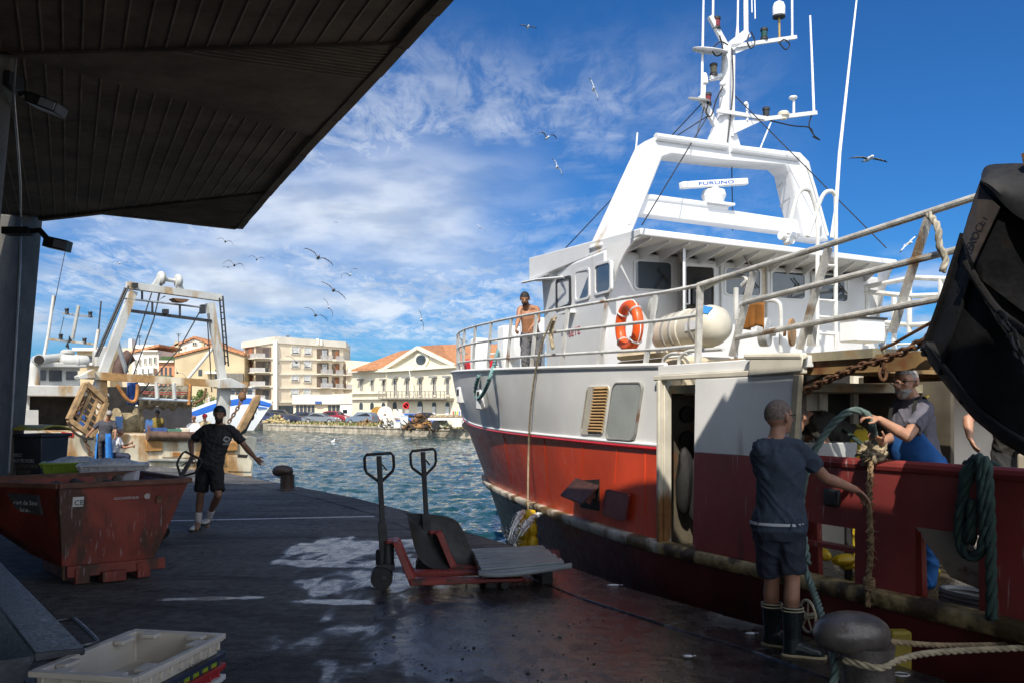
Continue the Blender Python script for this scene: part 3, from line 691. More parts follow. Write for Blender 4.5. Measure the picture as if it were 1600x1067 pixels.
bldg('narrow pink house with four dark shutters beside the tan house', [(248,564),(273,563),(273,662),(248,662)], 147, 10, M('pink_render', (.52,.24,.13), .85, var=.08, vs=.3), [(251,574,254.5,589,'plain'), (257.5,573.5,261,589,'plain'), (264.5,573.5,268,589,'plain'), (250,600,254,606,'plain'), (257,600,261,606,'plain'), (264,600,268,606,'plain')], None, [('balcony', 248.5, 586, 270, 590.5, .9, .8, M('dark_rail', (.08,.11,.06), .6)), ('cornice', 247.5, 563, 273, 566, .5, .6, PALE), ('terrace_hedge', 249, 556, 272, 562, -.5, 2, M('terrace_green', (.05,.09,.03), .8))])
bldg('white row house with three tall windows and tilted awnings', [(223,549),(248,547),(248,662),(223,662)], 149, 10, PALE, [(226,560,229,569), (233.5,559,237,568.5), (241,558,244.5,568)], None, [('awning', 222, 576, 228, 584, 1.6, 1.6, SHUT), ('awning', 231, 576, 237, 584, 1.6, 1.6, SHUT), ('awning', 239.5, 575, 245.5, 583, 1.6, 1.6, SHUT), ('cornice', 222.5, 547, 248, 549.5, .5, .6, PALE)])
bldg('white row house under the dark tiled eave left of the awnings', [(207,552),(223,549),(223,662),(207,662)], 150, 10, M('white_render', (.74,.71,.66), .85, var=.08, vs=.3), [(211,562,214,571), (217.5,561,220.5,570), (211,577,214,585), (217.5,577,220.5,585)], [(205,552),(250,541)], [('chimney', 226, 538, 234, 546, -3, 3, PALE)])
bldg('beige flat-roofed block with several small windows behind the trawler', [(172,545),(207,543),(207,662),(172,662)], 155, 12, M('beige_render', (.56,.48,.36), .85, var=.08, vs=.3), [(176,553,179.5,561,'shutter'), (184,553,187,561), (194,552,197.5,560,'shutter'), (201,552,204,560), (176,568,179.5,576), (184,568,187,576), (194,567,197.5,575)], None, [('balcony', 172, 562, 190, 567, 1.1, 1.1, RAILB), ('roof_room', 186, 536, 226, 544, -4, 4, PALE), ('chimney', 197, 529, 202, 542, -1, 1.5, SHUT)])
bldg('wide beige block with deep roof slab at the far left of the town', [(120,549),(172,544),(172,662),(120,662)], 152, 12, TAN, [(138,556,144,566,'plain'), (150,556,156,566,'plain'), (162,556,167,566,'plain')], None, [('roof_slab', 118, 544, 174, 548.5, 1.2, 3, PALE), ('balcony', 135, 567, 172, 571, 1.2, 1.2, RAILB)])
bldg('pale low house half hidden by the white trawler cabin', [(60,566),(120,560),(120,662),(60,662)], 158, 12, PALE, [(100,570,105,580), (110,570,115,580)], None, [('parapet', 59, 558.5, 121, 562.5, .4, 2, PALE)])
# antennas on the roofs
for (x, y0, y1, Yb) in ((279, 521, 536, 160), (218, 524, 540, 155), (450, 524, 533, 146), (187, 525, 537, 150)):
    b = B(); b.tube([P(x, y1, Yb), P(x, y0, Yb)], .05, 5)
    for k in range(3): b.tube([P(x-4+k, y0+1+k*1.5, Yb), P(x+4-k, y0+1+k*1.5, Yb)], .035, 5)
    tag(build(b, 'roof_antenna', DARKM), ['thin roof antenna above the white gable end', 'thin roof antenna above the beige flat-roofed block', 'thin roof antenna on the apartment block roof', 'thin roof antenna left of the beige block chimney'][(279,218,450,187).index(x)], 'antenna', 'roof antennas')
# ================================================================ CARS ON THE FAR SHORE
TYRE = M('tyre', (.015,.015,.016), .8); HUB = M('hub', (.4,.4,.42), .4, metal=.5)
GLS = M('car_glass', (.012,.015,.018), .25, spec=.25)
def car(px, py, ang, col, label, L=4.2, Wd=1.75, Hh=1.48, kind='hatch', Y=None):
    g = G(px, py, FZ) if Y is None else V(((px-HX)/FF*Y, Y, FZ)); g.z = FZ
    t = thing('parked_car', g, label, 'car', 'vehicles parked on the far quay')
    f = V((math.cos(ang), math.sin(ang), 0)); s_ = V((-f.y, f.x, 0))
    Q = lambda x, y, z: g+f*x+s_*y+UP*z
    prof = {'hatch': [(-.5,.30),(-.5,.62),(-.485,.95),(-.40,1.36),(-.28,1.46),(.08,1.46),(.22,1.0),(.42,.86),(.495,.66),(.5,.30)],
            'sedan': [(-.5,.30),(-.5,.80),(-.46,.92),(-.34,.96),(-.24,1.38),(-.12,1.44),(.08,1.42),(.22,.98),(.42,.86),(.495,.66),(.5,.30)],
            'van': [(-.5,.30),(-.5,1.0),(-.49,1.8),(-.46,1.9),(.20,1.9),(.30,1.75),(.40,1.1),(.49,.95),(.5,.30)]}[kind]
    sc = Hh/max(z for x, z in prof)
    rows = []
    for (x, z) in prof:
        tum = .0 if z < .95 else (z-.95)*.28
        rows.append([Q(x*L, -Wd/2+tum*.9, z*sc), Q(x*L, Wd/2-tum*.9, z*sc)])
    b = B(); left = [r[0] for r in rows]; right = [r[1] for r in rows]; n_1 = len(rows)
    b.add(left+right, [tuple(range(n_1)), tuple(range(2*n_1-1, n_1-1, -1))]+[(i, i+1, n_1+i+1, n_1+i) for i in range(n_1-1)]+[(n_1-1, 0, n_1, 2*n_1-1)])
    build(b, 'body', M('car_'+label.split()[0]+'_paint', col, .25, var=.04, spec=.7), t, bevel=.05)
    b = B(); top = max(z for x, z in prof)*sc
    xr = {'hatch': (-.43, -.30, .08, .21), 'sedan': (-.33, -.22, .08, .21), 'van': (-.2, -.2, .27, .38)}[kind]
    for sd in (-1, 1):
        y0 = sd*(Wd/2-.02+.012); yt = sd*(Wd/2-.13*1+.03)
        b.hexa([Q(xr[0]*L, y0, .99*sc), Q(xr[3]*L, y0, .99*sc), Q(xr[3]*L, y0*.97, .99*sc), Q(xr[0]*L, y0*.97, .99*sc), Q(xr[1]*L, yt, top-.12), Q(xr[2]*L, yt, top-.12), Q(xr[2]*L, yt*.97, top-.12), Q(xr[1]*L, yt*.97, top-.12)])
    xf0, xf1 = (.225, .09) if kind != 'van' else (.405, .31)
    b.hexa([Q(xf0*L+.03, -Wd*.42, 1.0*sc), Q(xf0*L+.03, Wd*.42, 1.0*sc), Q(xf0*L, Wd*.42, 1.0*sc), Q(xf0*L, -Wd*.42, 1.0*sc), Q(xf1*L+.05, -Wd*.37, top-.08), Q(xf1*L+.05, Wd*.37, top-.08), Q(xf1*L, Wd*.37, top-.08), Q(xf1*L, -Wd*.37, top-.08)])
    build(b, 'windows', GLS, t)
    for sx in (-.31, .31):
        for sd in (-1, 1):
            b = B(); b.mi = 0; b.lathe(Q(sx*L, sd*(Wd/2-.16), .32), [(.01,0),(.31,0),(.32,.05),(.32,.16),(.30,.19),(.2,.19)], 16, s_*sd); b.mi = 1; b.lathe(Q(sx*L, sd*(Wd/2-.16), .32), [(.01,.2),(.2,.195)], 12, s_*sd); build(b, 'wheel', [TYRE, HUB], t)
    for sd in (-1, 1):
        b = B(); b.box(Q(.485*L, sd*Wd*.36, .70*sc), (.12, .34, .15), (f, s_, UP)); build(b, 'headlight', M('headlight', (.8,.8,.78), .15), t)
        b = B(); b.box(Q(-.495*L, sd*Wd*.40, .80*sc), (.06, .22, .22), (f, s_, UP)); build(b, 'tail_light', M('tail_light', (.45,.02,.02), .3), t)
    return t
car(415, 659.3, PI*.93, (.02,.03,.09), 'navy car half hidden by the white bow at the left end', 4.3, kind='sedan')
car(439, 659, .05, (.025,.03,.06), 'midnight four-wheel drive behind the dry grass mound', 4.5, 1.85, 1.8)
car(452, 656.2, .1, (.012,.012,.014), 'black van parked behind the midnight four-wheel drive', 4.9, 1.9, 2.1, 'van')
car(470, 660.3, 2.9, (.015,.02,.05), 'ink-blue saloon with red tail light left of the silver saloon', 4.3, 1.75, 1.5, 'hatch')
car(498, 656, .05, (.75,.76,.78), 'white van parked behind the silver saloon', 4.7, 1.85, 2.0, 'van')
car(501, 661.5, -.1, (.15,.17,.20), 'silver saloon parked in front of the white van', 4.5, 1.75, 1.42, 'sedan')
car(525, 659.5, -.35, (.25,.012,.03), 'crimson hatchback right of the silver saloon', 4.0, 1.75, 1.6)
car(566, 662.3, 2.75, (.12,.16,.22), 'steel-blue hatchback parked in front of the motorhome', 3.9, 1.7, 1.5)
car(668, 662.5, .2, (.012,.014,.02), 'coal-black saloon behind the brown scrap heap', 4.4, 1.8, 1.5, 'sedan', Y=103)
car(648, 663, .4, (.03,.12,.45), 'cobalt car mostly hidden by the brown scrap heap', 4.0, 1.7, 1.4, 'hatch', Y=101)
# motorhome
g = G(562, 659.2, FZ); t = thing('motorhome', g, 'white motorhome with overcab bunk parked left of the cable reels', 'motorhome', 'vehicles parked on the far quay')
Q = lambda x, y, z: g+V((x, y*.99, z))
b = B(); b.hexa([Q(-2.6,-1,.5), Q(1.1,-1,.5), Q(1.1,1,.5), Q(-2.6,1,.5), Q(-2.6,-.95,2.45), Q(2.4,-.95,2.3), Q(2.4,.95,2.3), Q(-2.6,.95,2.45)])
b.hexa([Q(1.1,-.9,.4), Q(3.1,-.85,.4), Q(3.1,.85,.4), Q(1.1,.9,.4), Q(1.1,-.88,1.8), Q(2.2,-.8,1.75), Q(2.2,.8,1.75), Q(1.1,.88,1.8)])
build(b, 'body', WHITE, t, bevel=.08)
for x0, x1, z0, z1 in ((-2.2,-1.6,1.3,1.8), (-.6,0,1.3,1.8), (1.35,2.1,1.1,1.65)):
    b = B(); b.box(Q((x0+x1)/2, -1.0, (z0+z1)/2), (x1-x0, .08, z1-z0)); build(b, 'window', GLS, t)
b = B(); b.box(Q(-1.05,-1.0,1.25), (.6,.05,1.3)); build(b, 'door', SHUT, t)
for x in (-1.6, 2.2):
    for y in (-.85, .85): b = B(); b.lathe(Q(x, y, .33), [(.01,-.1),(.33,-.1),(.33,.1),(.01,.1)], 14, V((0,1,0))); build(b, 'wheel', TYRE, t)
# cable reels
for (px, py, r, mt, lab, spokes, yaw) in ((592, 657, 0.92, M('orange_reel', (.50,.27,.06), .7, var=.3, vs=6), 'orange wooden cable reel seen edge-on beside the white spoked reel', 0, .9), (602, 657.5, .95, M('white_reel', (.70,.68,.62), .6), 'white spoked cable reel right of the orange reel', 10, 1.5)):
    g = G(px, py+4, FZ); g.z = FZ; t = thing('cable_reel', g, lab, 'cable reel', 'cable reels on the far quay'); c = g+V((0,0,r+.35)); ax = V((math.cos(yaw), -math.sin(yaw), 0))
    for sd in (-1, 1):
        b = B(); b.lathe(c+ax*sd*.45, [(r*.86,-.05),(r,-.05),(r,.05),(r*.86,.05)], 28, ax)
        if spokes:
            x_ = ax.cross(UP).normalized()
            for k in range(spokes): a = 2*PI*k/spokes; b.bar(c+ax*sd*.45, c+ax*sd*.45+(x_*math.cos(a)+UP*math.sin(a))*r*.9, .05, .05, ax)
            b.mi = 0; b.lathe(c+ax*sd*.45, [(.01,-.02),(r*.88,-.02),(r*.88,.01),(.01,.01)], 24, ax)
        else: b.lathe(c+ax*sd*.45, [(.01,-.03),(r*.9,-.03),(r*.9,.03),(.01,.03)], 24, ax)
        build(b, 'flange', mt, t)
    b = B(); b.lathe(c-ax*.45, [(.3,0),(.3,.9)], 14, ax); build(b, 'drum', mt, t)
    for sd in (-1, 1): b = B(); [b.bar(c+ax*sd*.7, c+ax*sd*.75+V((k*.6,0,-r-.35)), .1, .1) for k in (-1, 1)]; build(b, 'stand', RUST, t)
# no-parking sign and grey notice post
g = G(634.5, 663, FZ); t = thing('no_parking_sign', g, 'round blue and red no-parking sign on a grey post', 'sign')
b = B(); b.tube([g, V((g.x, g.y, P(634.5, 627, g.y).z))], .05, 6); build(b, 'post', STEEL, t)
c = P(634.5, 633, g.y)-FY*.08; b = B(); b.mi = 0; b.lathe(c, [(.01,0),(.40,0),(.40,.03),(.01,.03)], 22, -FY); b.mi = 1; b.lathe(c, [(.01,.035),(.29,.035)], 20, -FY); b.mi = 0; b.bar(c-FY*.04+V((-.24,0,.24)), c-FY*.04+V((.24,0,-.24)), .03, .09); build(b, 'sign_face', [M('sign_red', (.6,.02,.03), .4), M('sign_blue', (.04,.13,.62), .4)], t)
def pile(px, py, sx, sz, mats, name, label, cat, n=26, seed=1, nz_=1):
    random.seed(seed); g = G(px, py, FZ); g.z = FZ; b = B()
    for i in range(n*4):
        a = rnd(0, 6.28); r = rnd(0, 1)**.6; c = g+V((math.cos(a)*sx*r, math.sin(a)*sx*.5*r, sz*(1-r)*rnd(.2, 1)+.1)); b.mi = random.randrange(len(mats)); q = rnd(.05, .16)*sz
        if nz_ and random.random() < .5: d_ = V((rnd(-1,1), rnd(-.6,.6), rnd(-.4,.5))).normalized(); b.bar(c-d_*rnd(.3,1.1)*sz*.6, c+d_*rnd(.3,1.1)*sz*.6, rnd(.03,.12), rnd(.02,.06))
        else: b.ball(c, (q*rnd(1,2), q*rnd(.8,1.4), q), 9, 6)
    b.wobble(.08*sz, 3/sz); return tag(build(b, name, mats, ang=25), label, cat)
NETG = M('green_net', (.22,.23,.13), .9, var=.5, vs=9, bump=.05, bs=12); NETB = M('brown_net', (.26,.20,.12), .9, var=.5, vs=9, bump=.05, bs=12)
pile(656, 669, 1.5, 1.5, [RUST, M('dark_scrap', (.03,.025,.02), .8), M('ochre_scrap', (.30,.16,.05), .8)], 'scrap_heap', 'brown heap of rusty dredge gear and boards on the far quay', 'scrap heap', 60, 3)
pile(690, 670, .95, .95, [NETG, NETB, M('grey_net', (.35,.33,.27), .9, var=.4, vs=9)], 'net_heap', 'bundled green and tan fishing nets beside the flat truck', 'net heap', 34, 4, 0)
pile(572, 664.5, 1.0, .8, [RUST, NETB, M('ochre_scrap', (0,0,0))], 'dredge_gear', 'rusty dredge gear below the orange cable reel', 'fishing gear', 36, 5)
pile(608, 667.5, 1.2, .6, [NETB, DARKM, SHUT], 'gear_heap', 'low heap of dark cables and floats under the white frame', 'fishing gear', 30, 6)
pile(432, 660.8, 1.6, 1.2, [M('dry_grass', (.40,.31,.15), .9, var=.4, vs=8), M('dry_scrub', (.22,.20,.09), .9, var=.4, vs=8)], 'dry_grass_mound', 'straw-coloured grassy mound beside the white bow', 'mound', 40, 7, 0)
random.seed(11)
b = B(); gg = M('weed_green', (.10,.13,.03), .9, var=.4, vs=5)
for i in range(1500):
    t_ = rnd(0, 1); p = lerp(W1, W2, t_)+wn*rnd(.4, 6 if t_ < .6 else 2); p.z = FZ; h = rnd(.1, .5)*(1 if t_ < .55 else .5); a = rnd(0, 3.1); q = V((math.cos(a), math.sin(a), 0))*.12
    b.mi = random.randrange(2); b.add([p-q, p+q, p+V((rnd(-.1,.1), 0, h))], [(0,1,2)])
o = struct(build(b, 'quay_weeds', [gg, M('dry_grass', (0,0,0))], rec=False), 'stuff'); tag(o, 'ragged green and dry weeds along the top of the far quay', 'weeds')
# white frame trailer, cabinet, crate, flat truck, kiosk, notice board
g = G(606, 666.5, FZ); t = thing('white_trailer_frame', g, 'white angled steel trailer frame in front of the reels', 'trailer')
Yg = g.y; b = B()
for a, c in (((592,650),(634,652)), ((598,651),(606,666)), ((634,652),(620,638)), ((622,664),(612,652)), ((606,666),(624,666)), ((620,638),(627,650))): b.bar(P(*a, Yg), P(*c, Yg), .14, .16)
build(b, 'frame', WHITE, t); b = B(); b.box(P(622, 647, Yg+.3), (1.0, .6, 1.1)); build(b, 'cab', CREAM, t, bevel=.05)
def cabinet(px, py, w_, h_, mt, name, label, cat, lid=None):
    g = G(px, py, FZ); t = thing(name, g, label, cat); b = B(); b.box(g+V((0,0,h_/2)), (w_, w_*.8, h_)); build(b, 'body', mt, t, bevel=.04)
    b = B(); b.box(g+V((0,0,h_+.04)), (w_*1.06, w_*.86, .08)); build(b, 'lid', lid or mt, t, bevel=.02); return t
cabinet(632, 667.3, .78, 1.15, SHUT, 'white_cabinet', 'tall white cabinet with blue lid on the far quay', 'cabinet', M('pale_blue', (.3,.42,.6), .5))
cabinet(621, 668, .7, .56, SHUT, 'white_crate', 'low white fish box beside the tall white cabinet', 'crate')
cabinet(636.5, 663.5, .5, 1.75, M('pale_grey_post', (.35,.33,.28), .7), 'notice_board', 'narrow grey notice board right under the no-parking sign', 'notice board')
g = G(703, 670, FZ); t = thing('flatbed_truck', g, 'white flatbed truck carrying nets on the far quay behind the bow', 'truck', 'vehicles parked on the far quay')
b = B(); b.box(g+V((-.3,0,.95)), (3.4,1.7,.22)); build(b, 'flatbed', WHITE, t, bevel=.03)
b = B(); b.box(g+V((1.7,0,1.1)), (1.0,1.6,1.5)); build(b, 'cab', WHITE, t, bevel=.15)
b = B(); b.wobble(0, 1); [b.ball(g+V((rnd(-1.6,.8), rnd(-.5,.5), 1.15)), (.4,.35,.2), 8, 6) for i in range(9)]; build(b, 'net_load', NETB, t)
for x in (-1.3, 1.6):
    for y in (-.8, .8): b = B(); b.lathe(g+V((x, y-.1, .4)), [(.01,0),(.4,0),(.4,.2),(.01,.2)], 14, V((0,1,0))); build(b, 'wheel', TYRE, t)
t = cabinet(714, 668.5, 1.0, 1.9, PALE, 'kiosk', 'pale kiosk with a row of coloured posters behind the flatbed truck', 'kiosk')
b = B(); c = ORG[t.name]+V((0,-.42,1.5))
for k, cc_ in enumerate(range(4)): b.mi = k; b.box(c+V((-.33+k*.2,0,0)), (.14,.04,.4))
build(b, 'poster', [M('poster_red', (.5,.1,.05), .6), M('poster_green', (.15,.35,.12), .6), M('poster_yellow', (.6,.45,.08), .6), M('poster_blue', (.1,.2,.5), .6)], t)
# tree behind the trawler gantry
g = P(318, 652, 120); g.z = FZ; t = thing('small_tree', g, 'small bright green tree glimpsed under the trawler gantry', 'tree')
b = B(); b.tube([g, g+V((.1,0,1.3)), g+V((0,0,2.6))], [.14,.1,.05], 7)
for k in range(5): a = rnd(0,6.28); b.tube([g+V((0,0,1.4)), g+V((math.cos(a)*1.3, math.sin(a)*1.3, 2.8))], [.06,.02], 5)
build(b, 'trunk', M('bark', (.1,.07,.05), .9), t)
b = B(); gm = [M('leaf_light', (.11,.17,.03), .7), M('leaf_dark', (.05,.09,.02), .7)]
for i in range(1500):
    k = random.choice([(0,0,3.3,1.1), (-1.1,0,2.8,.9), (1.2,.2,2.7,.9), (.3,-.6,2.3,.9), (-.5,.5,3.9,.6)]); d_ = V((random.gauss(0,1), random.gauss(0,1), random.gauss(0,1))).normalized()*k[3]*rnd(.5,1)
    c = g+V(k[:3])+d_; u_ = V((rnd(-1,1), rnd(-1,1), rnd(-1,1))).normalized()*.13; v_ = u_.cross(V((rnd(-1,1), rnd(-1,1), rnd(-1,1)))).normalized()*.09; b.mi = i % 2; b.add([c-u_, c+v_, c+u_, c-v_], [(0,1,2,3)])
build(b, 'crown', gm, t, rec=False)
# ================================================================ GULLS
GB = M('gull_grey', (.14,.14,.15), .7, var=.2, vs=6); GW = M('gull_white', (.75,.75,.75), .7); GK = M('gull_black', (.02,.02,.02), .7)
def gull(px, py, span, Yd, roll, dih, label, yaw=0, tone=0, flap=.35):
    c = P(px, py, Yd); W_ = 1.2*span*Yd/FF/2/max(.35, math.cos(roll))
    k = W_/.6
    R = Matrix.Rotation(yaw, 3, 'Z') @ Matrix.Rotation(roll, 3, 'Y'); Q = lambda x, y, z: c+R@V((x*k, y*k, z*k))
    b = B(); b.mi = 1 if tone != 2 else 0
    rings = []
    for y, rx, z in ((-.24,.008,.0), (-.2,.03,.0), (-.1,.055,0), (0,.06,0), (.1,.05,.01), (.17,.035,.02), (.2,.04,.025), (.24,.03,.02), (.27,.008,.01)): rings.append((Q(0, -y, z), R@V((rx*k,0,0)), R@V((0,0,rx*k))))
    b.loft(rings, 10); b.add([Q(-.04,.2,0), Q(.04,.2,0), Q(.07,.34,0), Q(-.07,.34,0), Q(0,.2,-.012)], [(0,1,2,3), (0,3,4), (2,1,4)])
    b.mi = 2; b.add([Q(-.008,-.265,.012), Q(.008,-.265,.012), Q(0,-.33,0), Q(0,-.265,.0)], [(0,1,2), (0,2,3), (1,3,2)])
    for sd in (-1, 1):
        secs = [(.03,.10,.0), (.18,.11,dih*.16+.02), (.34,.10,dih*.22), (.48,.07,dih*.20-flap*.06), (.60,.015,dih*.12-flap*.16)]
        for (xa, ca, za), (xb, cb, zb) in zip(secs, secs[1:]):
            b.mi = 2 if xa > .45 else 0
            f0, f1 = -.06+xa*.05, -.06+xb*.16-(.02 if xb > .5 else 0)
            b.hexa([Q(sd*xa, f0-.01, za-.007), Q(sd*xb, f1-.01, zb-.005), Q(sd*xb, f1+cb, zb-.005), Q(sd*xa, f0+ca+.03, za-.007), Q(sd*xa, f0-.01, za+.008), Q(sd*xb, f1-.01, zb+.006), Q(sd*xb, f1+cb, zb+.006), Q(sd*xa, f0+ca+.03, za+.008)])
    o = build(b, 'gull', [GB if tone != 1 else GW, GW if tone != 2 else GB, GK], ang=60); return tag(o, label, 'gull', 'gulls wheeling over the harbour')
gl = [(1357,249,54,30,.05,.1,'big grey gull gliding right of the mast',.15,0,.3), (1420,381,26,40,-.75,.1,'white-bellied gull banking beside the rail rope',.2,1,.2), (855,216,28,45,.1,1.2,'gull with raised wings left of the mast',.4,0,.5), (870,262,14,55,1.0,.5,'small white gull lit from below near the radar frame',.2,1,.3),
 (825,43,24,50,.1,.4,'highest gull at the top of the sky',.2,0,.3), (927,140,12,60,1.2,.3,'tiny white gull level with the mast lamps',0,1,.3), (750,356,14,60,.6,.4,'faint pale gull above the bow',0,1,.3), (352,378,22,40,.3,.7,'dark gull just below the canopy tip',.3,2,1.3), (187,412,20,40,-.3,.5,'white gull turning beside the far column',.5,1,.8),
 (366,415,28,38,.25,.9,'dark gull with hooked wings over the trawler gantry',.3,2,1.5), (356,418,14,60,.0,.4,'tiny gull just behind the hook-winged gull',0,2,.4), (401,406,20,46,.15,1.1,'gull in a shallow v right of the gantry',.3,2,.3), (497,403,38,40,.5,.5,'long-winged gull banking right over the apartment block',.3,2,.2), (547,430,22,40,-.5,1.2,'pale-bodied gull with wings raised high',.4,0,.3),
 (521,454,32,42,.6,.3,'slim gull diving right below the long-winged gull',.3,2,.3), (513,481,12,46,1.1,.4,'small gull seen wing-on over the apartment block',.3,0,.5), (493,493,30,40,.5,.7,'gull just above the apartment block roof',.3,2,.2), (658,500,10,46,1.35,.3,'small upright gull above the civic pediment',.2,0,.4), (525,348,8,60,.1,.3,'distant speck of a gull under the cloud',0,2,.3),
 (463,566,28,50,.5,.5,'dark gull crossing the cream apartment front',.3,2,.2), (436,567,12,55,-.7,.6,'small dark gull against the corner pier',.3,2,.2), (508,571,20,55,.2,.8,'gull passing the third floor balconies',.3,2,1.0), (277,582,22,46,.7,.7,'dark gull in front of the pink house',.3,2,.9)]
for q in gl: gull(*q)
g = G(520, 691, WZ); b = B(); b.mi = 1; b.ball(g+V((0,0,.1)), (.2,.12,.11), 10, 7); b.ball(g+V((.14,0,.26)), .06, 8, 6); b.mi = 0; b.ball(g+V((-.06,0,.15)), (.2,.10,.07), 8, 6); tag(build(b, 'gull', [GB, GW], ang=60), 'gull swimming on the canal in front of the far quay', 'gull')
# ================================================================ THE RED TRAWLER ALONGSIDE
RED = M('red_topside_paint', (.66,.065,.018), .38, var=.20, vs=.9, rust=.20, rcol=(.30,.07,.04), streak=9, bump=.006, bs=1.3, scr=.8)
MAROON = M('bulwark_red_paint', (.24,.040,.036), .42, var=.25, vs=1.2, rust=.22, rcol=(.12,.035,.025), streak=6, bump=.006, bs=2.2, scr=.7)
ANTI = M('antifouling_paint', (.16,.028,.026), .42, var=.35, vs=1.0, rust=.32, rcol=(.05,.025,.018), streak=5, bump=.004, bs=3)
STRK = M('worn_strake', (.52,.48,.40), .6, var=.3, vs=3, rust=.58, rcol=(.15,.095,.035), streak=1, rs=2.0, bump=.015, bs=14)
DECKM = M('wet_deck', (.05,.042,.03), .25, var=.5, vs=3, bump=.008, bs=12)
OLIVE = M('dirty_olive_deck', (.28,.25,.17), .7, var=.3, vs=4, rust=.35, rcol=(.26,.14,.04), rs=2)
S0, HB, NC = 1.7, 2.95, 3.55
sst = lambda z: interp(z, [(-2.6,10.0),(-1.1,11.25),(.2,12.25),(1.3,13.0),(1.88,13.42),(2.49,13.55),(3,13.65)])
def hb(s, z):
    f = interp(z, [(-2.6,.45),(-1.1,.93),(.3,1),(3,1)])
    t = (s-S0)/(sst(z)-S0)
    if t <= 0: return HB*f
    t = min(1, t)
    p = interp(z, [(-2,.95),(-1.1,.9),(.3,.80),(1.3,.66),(2.4,.50)]); q = interp(z, [(-1.1,1.15),(.3,1.2),(1.3,1.35),(2.4,1.5)]); r = interp(z, [(-1.1,5),(2.4,4)])
    return HB*f*max(0, 1-p*t**q-(1-p)*t**r)
zt = lambda t: 2.11+.375*max(0, t)
zk = lambda t: 1.275+.08*max(0, t)+.53*max(0, t)**6
def hpt(s, z, off=0, side=1): return SNZ(s, NC-side*(hb(s, z)+off), z)
def hullhit(px, py, off=0):
    r = ray(px, py); a, c = 5.0, 22.0
    f = lambda Y: (lambda p: sn(p)[1]-(NC-hb(sn(p)[0], p.z)-off))(CAM+r*Y)
    y = a
    while y < c and f(y) < 0: y += .1
    a, c = y-.1, y
    for _ in range(30):
        m_ = (a+c)/2
        if f(m_) < 0: a = m_
        else: c = m_
    return CAM+r*c
ship = thing('fishing_trawler', SNZ(3, NC, WZ), 'red and grey steel trawler with white wheelhouse moored along the quay', 'trawler')
# ---- hull shell: columns along s, levels of z
cols = [('s', s) for s in (-9,-6,-4,-3,-2.4,-1.83,-1.34,-.797,-.25,.2,.6,1.07,1.6)]+[('t', (i/40)) for i in range(0, 41)]
def colpos(c, lev, side, off=0):
    t = 0 if c[0] == 's' else c[1]
    z = lev(t) if callable(lev) else lev
    s = c[1] if c[0] == 's' else S0+t*(sst(z)-S0)
    return hpt(s, z, off, side)
LV = [-2.5, -1.7, -1.1, -.5, .05, .24, .34, .345, .77, .85, 1.0, lambda t: zk(t)-.05, zk, lambda t: lerp(zk(t), zt(t), .25), lambda t: lerp(zk(t), zt(t), .5), lambda t: lerp(zk(t), zt(t), .75), zt]
def skip(j, i, side):
    s0 = cols[j][1] if cols[j][0] == 's' else 99; s1 = cols[j+1][1] if cols[j+1][0] == 's' else 99
    z = LV[i] if not callable(LV[i]) else (1.22 if i == 11 else 1.3)
    mid = ((s0+s1)/2) if s1 < 90 else 99
    if mid < -.25 and i >= 12: return True
    if side == 1 and 1.07 <= mid <= 1.6 and i >= 7: return True
    if side == 1 and -.797 <= mid <= -.25 and 7 <= i <= 7: return True
    if side == 1 and -1.83 <= mid <= -1.34 and 7 <= i <= 8: return True
    return False
for side in (1, -1):
    b = B(); nl = len(LV); vs = [colpos(c, l, side) for c in cols for l in LV]
    b.v = vs
    for j in range(len(cols)-1):
        for i in range(nl-1):
            if skip(j, i, side): continue
            smin = cols[j][1] if cols[j][0] == 's' else 99
            aft = smin < 1.7
            b.f.append([j*nl+i, (j+1)*nl+i, (j+1)*nl+i+1, j*nl+i+1])
            b.m.append(3 if i < 5 else (2 if aft and i < 12 else 1) if i < 12 else 0)
    build(b, 'hull', [GREYP, RED, MAROON, ANTI], ship, rec=False, ang=30)
b = B(); b.bar(SNZ(-9, NC, -.5), SNZ(-9.01, NC, -.5), 5.8, 3.5); build(b, 'transom', MAROON, ship)
# bulwark thickness and rounded cap rail, inside skin
b = B(); b.tube([SNZ(s, .62, 1.262) for s in (-9,-6,-3,-1.5,-.22)], .048, 10); b.tube([SNZ(s, NC+HB-.02, 1.262) for s in (-9,-3,-.22)], .048, 10); build(b, 'cap_rail', MAROON, ship)
for s in (-.30,-.85,-1.28,-1.9,-2.6,-3.6): b = B(); b.bar(SNZ(s, .70, .3), SNZ(s, .66, 1.2), .05, .12, D); build(b, 'bulwark_stay', MAROON, ship)
# knuckle bead (red line + white line) and painted sheer edge
b = B(); cpts = [colpos(c, zk, 1, .012) for c in cols if not (c[0] == 's' and c[1] < 1.6)]
b.tube(cpts, .022, 8); build(b, 'knuckle_bead', M('bead_red', (.55,.02,.025), .4, var=.1), ship)
b = B(); b.tube([p+V((0,0,.035)) for p in cpts], .02, 8); build(b, 'white_line', WHITE, ship)
b = B(); b.tube([colpos(c, zt, 1, 0)+V((0,0,.005)) for c in cols if not (c[0] == 's' and c[1] < 1.6)], .026, 8); b.tube([colpos(c, zt, -1, 0)+V((0,0,.005)) for c in cols if not (c[0] == 's' and c[1] < 1.6)], .026, 8)
build(b, 'sheer_edge', GREYP, ship)
b = B(); b.tube([colpos(('t', t), zt, 1, .004)+V((0,0,.032)) for t in (.86,.9,.94,.97,.99,1)], .018, 8); build(b, 'bow_trim', M('bead_red', (0,0,0)), ship)
